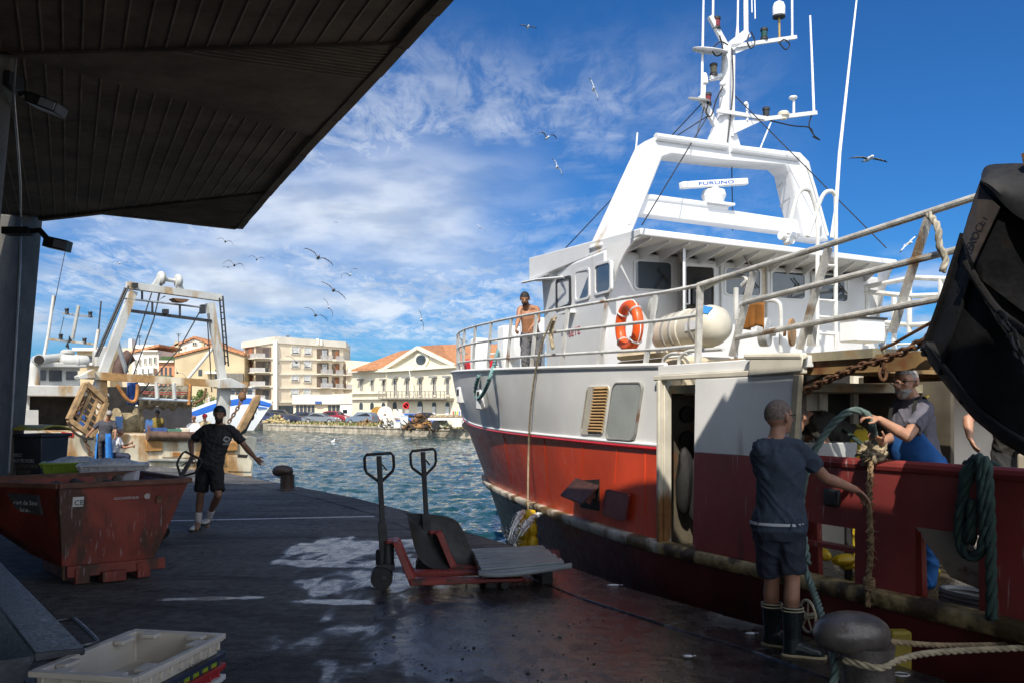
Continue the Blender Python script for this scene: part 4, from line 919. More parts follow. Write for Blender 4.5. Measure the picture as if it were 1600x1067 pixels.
# rubbing strake
def strake(z0, z1, out, ts, mat, name, wob=0):
    b = B(); rows = []
    for c in ts:
        ze = lerp(0, -.11, max(0, c[1]) if c[0] == 't' else 0); q = lambda z, o: colpos(c, (lambda t: z+ze), 1, o)
        j = rnd(-wob, wob)
        rows.append([q(z0-.02, -.02), q(z0, out*.85+j), q(z0+.02, out+j), q(z1-.02, out+j), q(z1, out*.85+j), q(z1+.008, -.02)])
    b.grid(rows)
    if name == 'rubbing_strake':
        k_ = len(b.m)//(len(ts)-1); b.m = [1 if ts[i//k_][0] == 's' and ts[i//k_][1] < 1.55 else 0 for i in range(len(b.m))]
    return build(b, name, mat, ship, rec=False, ang=50)
full = []
for a, c in zip(cols, cols[1:]):
    full.append(a)
    if a[0] == 's' and c[0] == 's':
        k = int((c[1]-a[1])/.3)
        for i in range(1, k): full.append(('s', lerp(a[1], c[1], i/k)))
full.append(cols[-1])
strake(.235, .355, .10, full, [STRK, M('filthy_strake', (.30,.22,.10), .5, var=.5, vs=9, rust=.62, rcol=(.07,.045,.02), rs=3.2, bump=.012, bs=22)], 'rubbing_strake', .003)
strake(-.72, -.63, .05, [c for c in full if c[0] == 't' and c[1] < .95], STRK, 'lower_belting')
# deck, shelter deck
b = B(); b.add([SNZ(-9, .62, .27), SNZ(1.7, .62, .27), SNZ(3, 1.4, .27), SNZ(3, 5.7, .27), SNZ(1.7, 6.48, .27), SNZ(-9, 6.48, .27)], [(0,1,2,3,4,5)]); build(b, 'work_deck', DECKM, ship)
b = B(); rows = [[colpos(c, lambda t: zt(t)-.28, 1, -.03), colpos(c, lambda t: zt(t)-.28, -1, -.03)] for c in cols if not (c[0] == 's' and c[1] < .2)]
b.sheet(rows, .08); build(b, 'shelter_deck', OLIVE, ship)
b = B(); rows = [[SNZ(s, .64, 2.06), SNZ(s, 2.1, 2.06)] for s in (1.0, .4, -.2, -.6, -.93)]; b.sheet(rows, .07); build(b, 'side_gallery', OLIVE, ship)
b = B()
b.bar(SNZ(.4, .70, 2.02), SNZ(-1.5, .70, 2.02), .06, .13); b.bar(SNZ(.4, 2.05, 2.0), SNZ(-.9, 2.05, 2.0), .08, .16)
for s in (-.4,-.88): b.bar(SNZ(s, .7, 2.0), SNZ(s, 2.05, 2.0), .05, .1)
build(b, 'gallery_beam', M('ochre_beam', (.24,.15,.06), .7, var=.35, vs=4, rust=.4, rs=3), ship)
# ---- side door opening: jambs, lintel, sliding panel
b = B()
b.bar(SNZ(1.62, .565, .35), SNZ(1.62, .565, 1.96), .045, .10, N); b.bar(SNZ(1.585, .61, .35), SNZ(1.585, .61, 1.96), .02, .09, N)
build(b, 'door_jamb', CREAM, ship, bevel=.008)
b = B(); b.bar(SNZ(1.72, .575, 1.985), SNZ(-.30, .575, 1.985), .08, .05); b.mi = 1; b.bar(SNZ(1.7, .62, 2.06), SNZ(-.32, .62, 2.06), .09, .10)
build(b, 'door_lintel', [CREAM, GREYP], ship, bevel=.01)
b = B(); q0, q1, q2, q3 = SNZ(1.09, .535, .36), SNZ(-.10, .535, .36), SNZ(-.26, .535, 1.955), SNZ(1.05, .535, 1.955)
def split(z): t = (z-.36)/1.595; return lerp(q0, q3, t), lerp(q1, q2, t)
th = N*.035
b.mi = 1; m0, m1 = split(1.27); b.hexa([q0, q1, q1+th, q0+th, m0, m1, m1+th, m0+th]); b.mi = 0; b.hexa([m0, m1, m1+th, m0+th, q3, q2, q2+th, q3+th])
build(b, 'sliding_door', [GREYP, MAROON], ship, bevel=.006)
b = B(); b.bar(q1+N*.0+D*-.02, q2+D*-.02, .07, .05, N); build(b, 'door_post', M('post_dirty', (.42,.36,.25), .6, var=.25, vs=4, rust=.4, rcol=(.2,.1,.04), streak=3), ship, bevel=.006)
b = B(); b.hexa([Nx(1168,588,.5), Nx(1252,581,.5), Nx(1252,581,1.2), Nx(1168,588,1.2), Nx(1172,560,.5), Nx(1256,556,.5), Nx(1256,556,1.2), Nx(1172,560,1.2)]); b.tube([Nx(1165,557,.52), Nx(1256,556.5,.52)], .03, 10); b.tube([Nx(1256,556.5,.52), Nx(1258,559,1.2)], .03, 10)
build(b, 'gallery_end_box', CREAM, ship, bevel=.015)
b = B(); b.box(Nx(1300,777,.555), (.16,.04,.14), (D, N, UP)); build(b, 'eye_plate', DARKM, ship, bevel=.02)
# inside the side door: bulkhead, coat hooks, pipes
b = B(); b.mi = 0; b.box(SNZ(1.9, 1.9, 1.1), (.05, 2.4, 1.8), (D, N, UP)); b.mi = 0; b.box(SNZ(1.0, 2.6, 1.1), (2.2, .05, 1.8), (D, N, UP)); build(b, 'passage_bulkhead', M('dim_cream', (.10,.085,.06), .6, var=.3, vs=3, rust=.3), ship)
b = B(); 
for zz_ in (1.62, 1.36): b.lathe(SNZ(1.86, 1.05, zz_), [(.01,0),(.09,0),(.09,-.04),(.03,-.05),(.01,-.05)], 16, D)
b.wobble(0,1); build(b, 'vent_port', DARK, ship)
b = B()
for k in range(5): b.ball(SNZ(1.75-k*.02, .95+k*.11, .95+rnd(-.1,.1)), (.09,.09,.36), 10, 8)
b.wobble(.03, 6); build(b, 'hanging_oilskin', M('dark_oilskin', (.012,.012,.011), .7, var=.4), ship)
# ---- louvre vent and blank window plate on the grey side
def rrect(quad, r=.14, k=5):
    a, c, d, e = quad; out = []
    for cx, cy, a0 in ((r, r, PI), (1-r, r, 1.5*PI), (1-r, 1-r, 0), (r, 1-r, .5*PI)):
        for i in range(k+1):
            an_ = a0+PI/2*i/k; u_ = cx+r*math.cos(an_); v_ = cy+r*math.sin(an_)
            out.append(lerp(lerp(a, c, u_), lerp(e, d, u_), v_))
    return out
def plate(name, quad, nrm, mats, par, r=.14, rim=.04, th=.02, recess=.0, lab=None, glass_out=.004):
    """rounded panel: quad TL, TR, BR, BL in world space, nrm points out"""
    ctr = sum(quad, V())/4; o = B(); out = rrect(quad, r); inner = [ctr+(p-ctr)*(1-rim*2/((quad[1]-quad[0]).length)*1.0) for p in out]; L = len(out)
    vs = [p-nrm*.02 for p in out]+[p+nrm*th for p in out]+[p+nrm*th for p in inner]+[p+nrm*glass_out for p in inner]
    fs = []
    for i in range(L):
        j = (i+1) % L
        for k in range(3): fs.append((k*L+i, k*L+j, (k+1)*L+j, (k+1)*L+i))
    o.mi = 0; o.add(vs, fs); o.mi = 1; o.add([p+nrm*glass_out for p in inner], [tuple(range(L))])
    return build(o, name, mats, par, ang=30, rec=False, lab=lab)
hq = lambda pts, off=0: [hullhit(x, y, off) for x, y in pts]
qd = hq([(918,603.5),(954,602),(943,679),(907,677.5)]); nh = -(qd[1]-qd[0]).cross(qd[3]-qd[0]).normalized(); nh = nh if nh.dot(N) < 0 else -nh
vent = plate('louvre_vent', qd, nh, [CREAM, DARK], ship, .12, .02, .012)
b = B(); BRS = M('tan_louvre', (.42,.27,.12), .6, var=.2)
for i in range(15):
    t = (i+.8)/16; a = lerp(qd[0], qd[3], t); c = lerp(qd[1], qd[2], t); a = lerp(a, c, .38); c = lerp(a, c, .92); b.bar(a+nh*.012, c+nh*.012, .022, .028, nh+UP*.8)
build(b, 'louvre_slat', BRS, vent)
b = B(); a0, a1 = lerp(qd[0], qd[1], .08), lerp(qd[3], qd[2], .08); c0, c1 = lerp(qd[0], qd[1], .33), lerp(qd[3], qd[2], .33)
b.prism([a0+nh*.006, c0+nh*.006, c1+nh*.006, a1+nh*.006], nh*.008); build(b, 'side_plate', CREAM, vent)
qd = hq([(961.5,596.5),(1008,596),(994,688),(949,685)]); plate('blank_window_plate', qd, nh, [M('plate_rim', (.30,.30,.28), .5, var=.2, rust=.25), M('dull_plate', (.36,.38,.36), .35, var=.12, vs=2, rust=.12, rcol=(.3,.27,.18))], ship, .14, .012, .035, glass_out=.028)
# freeing ports in the red side
qd = hq([(905,750),(937,748),(937,798),(907,792)]); b = B(); b.prism([p+nh*.004 for p in qd], -nh*.01); build(b, 'freeing_port', DARK, ship)
b = B(); hin = [hullhit(900,748), hullhit(936,760)]; out = [hin[0]+nh*.02+V((0,0,.0)), hin[0]+nh*.3+V((0,0,-.08)), hin[1]+nh*.28+V((0,0,-.06)), hin[1]]
b.hexa([hin[0], hin[1], hin[1]+V((0,0,.02)), hin[0]+V((0,0,.02))]+[hin[0]+nh*.22-UP*.18-D*.02, hin[1]+nh*.22-UP*.18, hin[1]+nh*.22-UP*.16, hin[0]+nh*.22-UP*.16-D*.02]); build(b, 'port_flap', M('dark_flap', (.05,.022,.016), .6, var=.4, vs=8), ship)
qd = hq([(953,762),(990,770),(984,813),(947,804)], .0); plate('hung_port_cover', [p+nh*.05 for p in qd], nh, [MAROON, M('faded_red_cover', (.27,.09,.085), .6, var=.15, rust=.15)], ship, .12, .02, .006)
b = B()
# weld seams
for (x0, y0, x1, y1) in ((785,668,800,756), (912,690,907,742), (1008,704,1008,806), (850,680,856,770), (965,692,960,755)): build(B().tube([hullhit(lerp(x0,x1,i/6), lerp(y0,y1,i/6), .002) for i in range(7)], .006, 5), 'weld_seam', RED, ship)
# fairleads and hawse
for (x, y, k) in ((721,617,1.0), (753,623,1.15)):
    p = hullhit(x, y, .0); b = B(); b.mi = 0; b.box(p+V((0,0,0)), (.16*k,.14,.30*k), (D, N, UP)); b.mi = 1; b.box(p-N*.055+V((0,0,.05)), (.09*k,.05,.13*k), (D, N, UP)); build(b, 'fairlead', [WHITE, DARK], ship, bevel=.02)
# hatch contents behind the bulwark ports
b = B(); b.mi = 0
for i in range(16): b.ball(SNZ(rnd(-.85,-.2), rnd(.8,1.5), .36+rnd(0,.12)), (rnd(.05,.14), rnd(.05,.1), .05), 8, 6); b.mi = random.choice((0, 0, 1, 2))
b.wobble(.02, 9); build(b, 'deck_clutter', [YEL, M('fish_grey', (.35,.33,.3), .3), M('plank', (.3,.17,.08), .7)], ship)
b = B(); b.bar(SNZ(-.85,.66,.60), SNZ(-.2,.66,.60), .10, .035); build(b, 'port_shelf', MAROON, ship)
b = B(); q = [SNZ(-1.30,.63,.86), SNZ(-1.72,.63,.84), SNZ(-1.86,.80,.42), SNZ(-1.46,.80,.50)]; b.prism(q, N*.02); build(b, 'scuttle_cover', M('grey_worn_plate', (.38,.36,.31), .55, var=.2, rust=.35, rcol=(.12,.06,.03)), ship)
b = B(); [b.tube(arc(SNZ(-1.55,.95,.32+.03*i), D*.25, N*.14, 0, 2*PI, 16)[:-1], .025, 6, closed=True) for i in range(3)]; build(b, 'coiled_hose', M('hose_grey', (.2,.22,.23), .5), ship)
# ---- deckhouse wall under the shelter deck (faces aft)
casing = B(); casing.box(SNZ(1.02, 3.6, 1.16), (.05, 4.3, 1.78), (D, N, UP)); build(casing, 'deckhouse_wall', M('deckhouse_cream', (.62,.58,.50), .55, var=.15, vs=2, rust=.30, rcol=(.25,.14,.06), streak=4), ship)
cs = .99
b = B(); qd = [Sx(x, y, cs) for x, y in ((1285,575),(1328,572),(1328,700),(1285,705))]; b.prism([p-D*.004 for p in qd], -D*.012); build(b, 'deckhouse_doorway', DARK, ship)
b = B()
for x in (1257, 1282, 1330): b.bar(Sx(x, 572, cs)-D*.03, Sx(x, 715, cs)-D*.03, .07, .07, N)
b.bar(Sx(1250, 569, cs)-D*.03, Sx(1450, 560, cs)-D*.03, .08, .06); b.tube([Sx(1270,600,cs)-D*.1, Sx(1270,665,cs)-D*.1], .02, 8); build(b, 'deckhouse_frame', CREAM, ship)
b = B()
for x in (1345, 1370): b.tube([Sx(x, 592, cs)-D*.18, Sx(x, 720, cs)-D*.18], .02, 8)
for y in range(602, 715, 18): b.tube([Sx(1345, y, cs)-D*.18, Sx(1370, y, cs)-D*.18], .013, 6)
build(b, 'deck_ladder', CREAM, ship)
b = B(); b.box(SNZ(-2.4, 1.9, .80), (1.8, .9, 1.12), (D, N, UP)); build(b, 'fish_tank', M('beige_tank', (.45,.40,.30), .5, var=.15, rust=.2), ship, bevel=.03)
b = B(); [b.tube(arc(SNZ(-2.1, 1.75, 1.38+.028*i), D*.15, N*.15, 0, 2*PI, 20)[:-1], .015, 6, closed=True) for i in range(6)]; build(b, 'ribbed_hose', STEEL, ship)
b = B(); b.bar(SNZ(-1.2,3.4,.27), SNZ(-1.2,3.4,2.6), .18, .18); b.bar(SNZ(-1.9,4.0,.27), SNZ(-1.9,4.0,2.6), .12, .12); b.box(SNZ(-2.2,3.6,1.3), (.9,1.0,.5), (D, N, UP)); b.bar(SNZ(-3,5.2,2.4), SNZ(.9,5.2,2.4), .1, .2); build(b, 'sorting_frame', M('brown_frame', (.12,.075,.035), .7, var=.4, vs=5), ship)
# ================================================================ WHEELHOUSE
wa_, wb_ = SNZ(3.6, 1.15, 0), Sx(1371, 430, 3.8); wb_.z = 0
wf_, wg_ = SNZ(5.6, 1.45, 0), SNZ(5.75, 5.35, 0)
ZD, ZW = 1.85, 3.63
b = B(); lean = D*.22
low = [V((p.x, p.y, ZD)) for p in (wa_, wb_, wg_, wf_)]; up_ = [V((p.x, p.y, ZW)) for p in (wa_, wb_+N*.12, wg_+lean, wf_+lean)]
b.hexa(low+up_)
WHP = M('wheelhouse_white', (.65,.66,.675), .4, var=.07, vs=1.2, rust=.17, rcol=(.55,.47,.36), streak=10, bump=.003, bs=1.5)
house = build(b, 'wheelhouse', WHP, ship, bevel=.04)
pn = (wf_-wa_).cross(UP).normalized(); pn = pn if pn.dot(N) < 0 else -pn
an2 = (wb_-wa_).cross(UP).normalized(); an2 = an2 if an2.dot(D) < 0 else -an2
pp_ = lambda x, y: PL(x, y, wa_, pn)
ap_ = lambda x, y: PL(x, y, wa_, an2)
WG = M('wheelhouse_glass', (.05,.07,.09), .04, var=0, spec=1.0)
TRIM = M('window_frame_white', (.68,.69,.70), .5, var=.06)
for qd in ([(850,446),(868,441),(868,485),(854,489)], [(899,423),(922.5,418),(922.5,467),(899,473)], [(929.5,414),(956,406),(956,456),(930,463)]):
    plate('side_window', [pp_(*p) for p in qd], pn, [TRIM, WG], house, .14, .035, .018)
qd = [pp_(*p) for p in ((871,437),(894,430),(894,478),(871,487))]; plate('open_side_window', qd, pn, [DARKM, DARK], house, .12, .05, .03, glass_out=-.01)
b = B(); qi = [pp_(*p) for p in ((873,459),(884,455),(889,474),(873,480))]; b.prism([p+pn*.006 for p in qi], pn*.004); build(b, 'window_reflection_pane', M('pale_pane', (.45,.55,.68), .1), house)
for qd in ([(989,406),(1051,409.5),(1051,456),(989.5,453)], [(1131,417),(1189,420),(1189,465),(1131,462)], [(1203,423),(1258.5,426),(1259,470),(1204,467)], [(1274,427.5),(1325.5,430.5),(1325.5,474),(1274.5,470.6)]):
    plate('aft_window', [ap_(*p) for p in qd], an2, [TRIM, WG], house, .12, .03, .014)
qd = [ap_(*p) for p in ((1068,411),(1117,414),(1117,505),(1068,503))]; plate('doorway', qd, an2, [TRIM, DARK], house, .06, .03, .02)
b = B(); b.mi = 0
dl = [ap_(1067, 400), ap_(1067, 505)]; o_ = V((-ray(1070,440).x, -1, 0)).normalized()*.6
b.prism([dl[0]+an2*.02, dl[0]+o_, dl[1]+o_, dl[1]+an2*.02], N*.04); leaf = build(b, 'door_leaf', WHP, house, bevel=.01)
b = B(); h0 = lerp(dl[0], dl[1], .55)+o_*.85; b.tube([h0+N*.04, h0+N*.10, h0+N*.10+V((0,0,-.2)), h0+N*.04+V((0,0,-.2))], .012, 8); build(b, 'handle', STEEL, leaf)
b = B(); b.ball(ap_(1093, 445)+D*.0+an2*.05, (.16,.05,.07), 8, 6); b.box(ap_(1093, 462)+an2*.03, (.3,.04,.25), (N, D, UP)); build(b, 'console', DARKM, house)
text('SETE', .14, pp_(889, 527), pp_(907, 521)-pp_(889, 527), UP, M('red_lettering', (.45,.02,.03), .5, var=.1), house, width=(pp_(907,521)-pp_(889,527)).length, depth=.006, bold=.01)
b = B(); b.box(pp_(893, 489)+pn*.07, (.3,.14,.03), ((wf_-wa_).normalized(), pn, UP)); build(b, 'wall_shelf_lamp', WHITE, house)
b = B(); b.tube([pp_(836, 443)+pn*.2, pp_(866, 438)+pn*.25, pp_(892, 434)+pn*.1, pp_(874, 431)+pn*.02], .018, 6); b.prism([pp_(838,440)+pn*.02, pp_(866,435)+pn*.02, pp_(866,438)+pn*.24, pp_(838,443)+pn*.2], V((0,0,.01))); build(b, 'side_visor', TRIM, house)
# lower skirt flare forward of the wheelhouse
b = B(); b.hexa([V((p.x, p.y, ZD)) for p in (wf_-D*.3, wf_+D*.5+N*.3, wg_+D*.5-N*.3, wg_-D*.3)]+[V((p.x, p.y, 2.75)) for p in (wf_-D*.3, wf_+D*.35+N*.35, wg_+D*.35-N*.35, wg_-D*.3)]); build(b, 'front_trunk', WHP, house, bevel=.04)
# roof with wide overhang aft
r1 = SNZ(2.98, 1.25, 0); r2 = Sx(1402, 395, 3.15); r3 = SNZ(6.0, 5.6, 0); r4 = SNZ(5.95, 1.32, 0)
zr = 3.785
def at(p, z): return V((p.x, p.y, z))
b = B()
b.hexa([at(r1, zr-.085), at(r2, zr-.10), at(r3, zr-.22), at(r4, zr-.24), at(r1, zr), at(r2, zr-.02), at(r3, zr+.1), at(r4, zr+.1)])
roof = build(b, 'wheelhouse_roof', WHP, ship, bevel=.015)
b = B(); inn1 = lerp(wa_, wb_, .0)
for i in range(15):
    t = (i+.6)/15.4; a = lerp(at(r1, zr-.09), at(r2, zr-.105), t); c = lerp(at(wa_, zr-.06), at(wb_, zr-.06), t)+D*.05
    b.prism([a+D*.05, c, c-UP*.20, a+D*.05-UP*.02], N*.02)
build(b, 'overhang_rib', WHP, roof)
for (rc, wc) in ((r2-N*.03, wb_), (r1+N*.02, wa_+N*.02)):
    b = B(); k = 8; crv = [lerp(at(rc, zr-.1), at(wc, zr-.1), i/k)-UP*(.75*(i/k)**2.2) for i in range(k+1)]; b.prism([at(rc, zr-.1)]+crv[1:]+[at(wc, zr-.1)], N*.03); build(b, 'overhang_bracket', WHP, roof)
b = B(); b.tube([at(wb_, ZD)-D*.3, at(wb_, 3.3)-D*.3], .04, 8); build(b, 'corner_pipe', WHP, house)
b = B(); c = Sx(1229, 369, 2.8); b.lathe(c-N*.1, [(.01,0),(.055,0),(.06,.02),(.06,.2),(.055,.22),(.01,.22)], 14, N); b.lathe(c-UP*.08-D*.1, [(.01,0),(.04,0),(.04,.12),(.01,.12)], 12, D); build(b, 'deck_camera', WHITE, roof)
[build(B().tube([ap_(x0, y0)+an2*.02, ap_(x1, y1)+an2*.02, ap_(x2, y2)+an2*.02], .011, 5), 'wall_conduit', M('conduit_grey', (.45,.45,.44), .5, var=.15), house) for x0, y0, x1, y1, x2, y2 in ((1060,396,1060,440,1059,510), (1124,402,1125,470,1124,515), (1196,410,1197,470,1196,520), (1266,418,1267,480,1266,525))]
for x, y in ((1022,452),(1162,461),(1232,466),(1300,470)): b = B(); b.tube([ap_(x, y)+an2*.03, ap_(x+14, y-22)+an2*.035], .008, 5); b.tube([ap_(x+5, y-31)+an2*.03, ap_(x+21, y-10)+an2*.03], .009, 5); build(b, 'wiper', DARKM, house)
b = B(); b.ball(Sx(1020,481,3.45), (.07,.07,.13), 12, 8); build(b, 'bulkhead_lamp', M('lamp_grey', (.33,.34,.33), .3), house)
b = B(); b.tube([Sx(1157, 393, 3.5), Sx(1172, 415, 3.3), Sx(1180, 440, 3.3)], .01, 6); build(b, 'stay_arm', STEEL, roof)
# ---- arch frame
SA = 4.0
outer = [(928,388),(1003,226),(1017,217),(1120,229),(1238,243),(1252,257),(1283,380)]
inner_ = [(968,390),(1024,252),(1039,247),(1122,257),(1211,263),(1221,273),(1244,374)]
b = B(); L = len(outer); vv = []
for dd in (-.17, .17):
    for q in (outer, inner_): vv += [Sx(x, y, SA)+D*dd for x, y in q]
fs = []
for i in range(L-1): fs += [(i, i+1, L+i+1, L+i), (2*L+i, 3*L+i, 3*L+i+1, 2*L+i+1), (i, 2*L+i, 2*L+i+1, i+1), (L+i, L+i+1, 3*L+i+1, 3*L+i)]
fs += [(0, L, 3*L, 2*L), (L-1, 3*L-1, 4*L-1, 2*L-1)]
b.add(vv, fs); arch = build(b, 'arch_frame', WHP, ship, bevel=.03)
b = B(); q = [Sx(x, y, SA) for x, y in ((985,309),(1258,349),(1262,371),(980,335))]; b.prism([p-D*.10 for p in q], D*.2); b.tube([Sx(990,309,SA)-D*.08, Sx(1130,327,SA)-D*.08], .045, 10); build(b, 'arch_crossbeam', WHP, ship, bevel=.015)
b = B(); b.tube([Sx(1012,220,SA)-D*.18, Sx(1122,235,SA)-D*.18], .05, 10); b.tube([Sx(1128,238,SA)-D*.18, Sx(1232,252,SA)-D*.18], .05, 10); b.tube([Sx(1246,262,SA)-D*.19, Sx(1258,300,SA)-D*.19, Sx(1278,372,SA)-D*.19], .02, 8); build(b, 'arch_pipe', WHP, arch)
b = B(); [b.tube([Sx(x-9,y+3,SA)+D*.02, Sx(x-9,y-4,SA)-D*.1, Sx(x,y-8,SA)-D*.05], .012, 6) for x, y in ((1224,292),(1229,320))]; build(b, 'arch_step', STEEL, arch)
# radar on the crossbeam
b = B(); b.lathe(Sx(1115,318,SA), [(.01,0),(.13,0),(.15,.05),(.17,.10),(.15,.17),(.08,.19),(.06,.23),(.01,.23)], 20); b.box(Sx(1115,321,SA), (.45,.35,.03), (N, D, UP)); build(b, 'radar_pedestal', WHITE, ship)
a, c = Sx(1064,290.5,SA-.02), Sx(1166,284.5,SA-.02); ax = (c-a).normalized(); b = B(); fwd = ax.cross(UP).normalized()
b.box((a+c)/2, ((c-a).length, .10, .09), (ax, fwd, ax.cross(fwd)*-1)); rad = build(b, 'radar_scanner', WHITE, ship, bevel=.015)
b = B(); fw = fwd if fwd.y < 0 else -fwd; b.box((a+c)/2+fw*.0, ((c-a).length*.9, .105, .02), (ax, fwd, ax.cross(fwd)*-1)); 
t0 = lerp(a, c, .23)+fw*.052-UP*.018; text('FURUNO', .06, t0, ax, UP, M('blue_lettering', (.01,.09,.42), .5, var=0), rad, width=(c-a).length*.54, depth=.003, bold=.008)
# ---- mast
SM = 4.15
mp = lambda x, y, d_=0: Sx(x, y, SM)-D*d_
mast = B(); mast.tube([mp(1130,232), mp(1133,140), mp(1136,72)], [.085,.075,.07], 12); mast.tube([mp(1141,215,.05), mp(1142,90,.05)], .03, 8)
q = [mp(x, y) for x, y in ((1104,229),(1124,176),(1138,176),(1156,235))]; mast.prism([p-D*.04 for p in q], D*.08)
b = mast; b.bar(mp(1114,177,.1), mp(1189,189,.1), .05, .05); b.bar(mp(1185,190,.1), mp(1267,180,.1), .055, .055); q = [mp(x, y, .1) for x, y in ((1138,192),(1188,190),(1140,212))]; b.prism(q, D*.05)
b.bar(mp(1140,74), mp(1243,59), .06, .05); q = [mp(x, y) for x, y in ((1146,74),(1190,68),(1150,84))]; b.prism(q, D*.05); b.bar(mp(1140,74), mp(1168,52), .06, .12); b.bar(mp(1134,72), mp(1109,26), .05, .07); b.bar(mp(1122,204), mp(1094,150), .06, .08); b.bar(mp(1130,118), mp(1110,122), .04, .05)
q = [mp(x, y) for x, y in ((1130,113),(1108,125),(1112,127),(1130,124))]; b.prism(q, D*.04)
b.tube([mp(1197,195,.1), mp(1180,236,.1)], .012, 6)
mast = build(mast, 'mast', WHP, ship)
b = B(); b.lathe(mp(1109,82), [(.01,0),(.24,0),(.25,.02),(.24,.03),(.01,.03)], 24, (UP-D*.3).normalized()); build(b, 'mast_platform', M('platform_grey', (.5,.5,.5), .5), mast)
b = B(); b.lathe(mp(1092,157), [(.01,0),(.15,0),(.155,.02),(.01,.03)], 20, (UP-D*.3).normalized()); build(b, 'mast_platform', M('platform_grey', (0,0,0)), mast)
def lamp(x, y, tint): b = B(); p = mp(x, y); b.mi = 0; b.lathe(p, [(.01,0),(.055,0),(.055,.03),(.045,.035),(.045,.04)], 14); b.mi = 1; b.lathe(p, [(.01,.035),(.045,.035),(.045,.13),(.01,.13)], 14); b.mi = 0; b.lathe(p, [(.01,.13),(.055,.13),(.055,.16),(.03,.175),(.01,.175)], 14); build(b, 'navigation_lamp', [DARKM, tint], mast)
LR, LG, LY = M('lamp_red', (.15,.01,.015), .15), M('lamp_green', (.01,.05,.04), .15), M('lamp_clear', (.2,.17,.08), .15)
for x, y, tn in ((1120,46,LR), (1194,63,LG), (1115,119,LY), (1106,165,LR), (1197,187,M('lamp_black', (.02,.02,.02), .2))): lamp(x, y, tn)
b = B(); b.lathe(mp(1217,25), [(.01,0),(.085,0),(.09,.03),(.088,.13),(.07,.18),(.03,.205),(.01,.21)], 18); b.mi = 1; b.lathe(mp(1217,28), [(.01,0),(.09,0),(.09,.025),(.01,.025)], 18); b.mi = 2; b.tube([mp(1218,68), mp(1217.5,28)], .018, 8); build(b, 'dome_antenna', [WHITE, DARKM, M('brass', (.35,.25,.1), .4, metal=.5)], mast)
b = B(); b.lathe(mp(1216.5,190,.1), [(.01,0),(.05,0),(.05,.03),(.08,.05),(.085,.08),(.06,.11),(.01,.115)], 16); build(b, 'dome_antenna', M('cream_dome', (.68,.63,.5), .4), mast)
b = B(); b.tube([mp(1232.5,184,.1), mp(1232.5,158,.1)], .018, 8); b.lathe(mp(1231.5,159,.1), [(.01,0),(.05,0),(.065,.02),(.05,.04),(.01,.045)], 16); build(b, 'gps_antenna', WHITE, mast); b = B(); b.lathe(mp(1101,131), [(.01,0),(.05,0),(.045,.08),(.025,.14),(.01,.145)], 14); b.tube([mp(1101,132), mp(1100,157)], .02, 6); build(b, 'gps_antenna', WHITE, mast); b = B(); b.tube([mp(1160,192,.1), mp(1160,166,.1)], .018, 8); b.ball(mp(1158,166,.1), (.03,.03,.03), 8, 6); build(b, 'signal_horn', WHITE, mast); build(B().ball(mp(1122,135,.1), (.045,.045,.04), 8, 6), 'junction_box', WHITE, mast)
def whip(pts, r, par, name='whip_antenna', mat=None): b = B(); b.tube(pts, r, 6); return build(b, name, mat or WHITE, par)
for pts, r in (([mp(1097,155), mp(1097.5,100), mp(1100,-40)], [.02,.018,.012]), ([mp(1114,30), mp(1115,-40)], .016), ([mp(1166,54), mp(1165.5,5), mp(1165,-40)], [.034,.034,.02]), ([mp(1152,62), mp(1152.5,40), mp(1154,-40)], [.03,.015,.012]), ([mp(1238,60), mp(1237.5,-40)], .016), ([mp(1264,182,.1), mp(1261,100,.1), mp(1258,29,.1)], [.02,.017,.014]), ([mp(1175,20), mp(1174,-40)], .009), ([mp(1180,30), mp(1178.5,-40)], .009)): whip(pts, r, mast)
for pts in ([(1136,80),(1138,140),(1132,200),(1128,236)], [(1130,75),(1118,70),(1106,82),(1112,92),(1122,85),(1117,60)], [(1166,54),(1172,70),(1166,80),(1160,70),(1163,58)], [(1217,66),(1211,72),(1220,82),(1226,74),(1218,66)], [(1195,192),(1230,200),(1257,203),(1264,215),(1273,222),(1262,217)], [(1260,184),(1256,200),(1262,212)], [(1100,165),(1096,180),(1104,185),(1112,160),(1122,140)]): b = B(); b.tube(catmull([mp(x, y, .1) for x, y in pts], 5), .010, 5); build(b, 'mast_cable', BLACK, mast)
whip([Sx(1300,372,2.85), Sx(1306,330,2.85), Sx(1312,240,2.85), Sx(1330,75,2.85), Sx(1342,-30,2.85)], [.028,.026,.022,.014,.010], ship)
whip([Sx(984,352,3.0), Sx(988,300,3.0), Sx(996,208,3.0)], [.022,.016,.010], ship)
b = B(); b.tube([Sx(1281,370,2.8), Sx(1281,350,2.8)], .03, 8); b.tube([Sx(1281,362,2.8), Sx(1281,345,2.8)], .018, 8); build(b, 'antenna_socket', WHITE, ship)
wires = [((1096,163,SM), (880,392,6.5)), ((1107,180,SM), (1003,352,2.9)), ((1140,142,SM), (1385,388,3.0)), ((1101,165,SM), (1083,232,4)), ((1143,240,4.1), (1145,361,4.1)), ((1112,178,SM), (1015,240,4))]
b = B(); [b.tube([Sx(*a), Sx(*c)], .008, 5) for a, c in wires]; build(b, 'rigging_wire', DARKM, ship)
# ---- ladder with hoops
b = B(); SL = 2.5
lp = lambda pts: catmull([Sx(x, y, SL) for x, y in pts], 5)
b.tube(lp([(1277,540),(1277,430),(1277,345),(1268,304),(1257,296),(1247,304),(1238,335),(1232,366)]), .026, 8); b.tube(lp([(1306,545),(1306,430),(1306,320),(1304,304),(1296,299),(1285,307),(1272,341),(1262,370)]), .026, 8)
for y in (414,442,469,495,521): b.tube([Sx(1277, y, SL), Sx(1306, y+2, SL)], .018, 6)
build(b, 'roof_ladder', RAILW, ship)
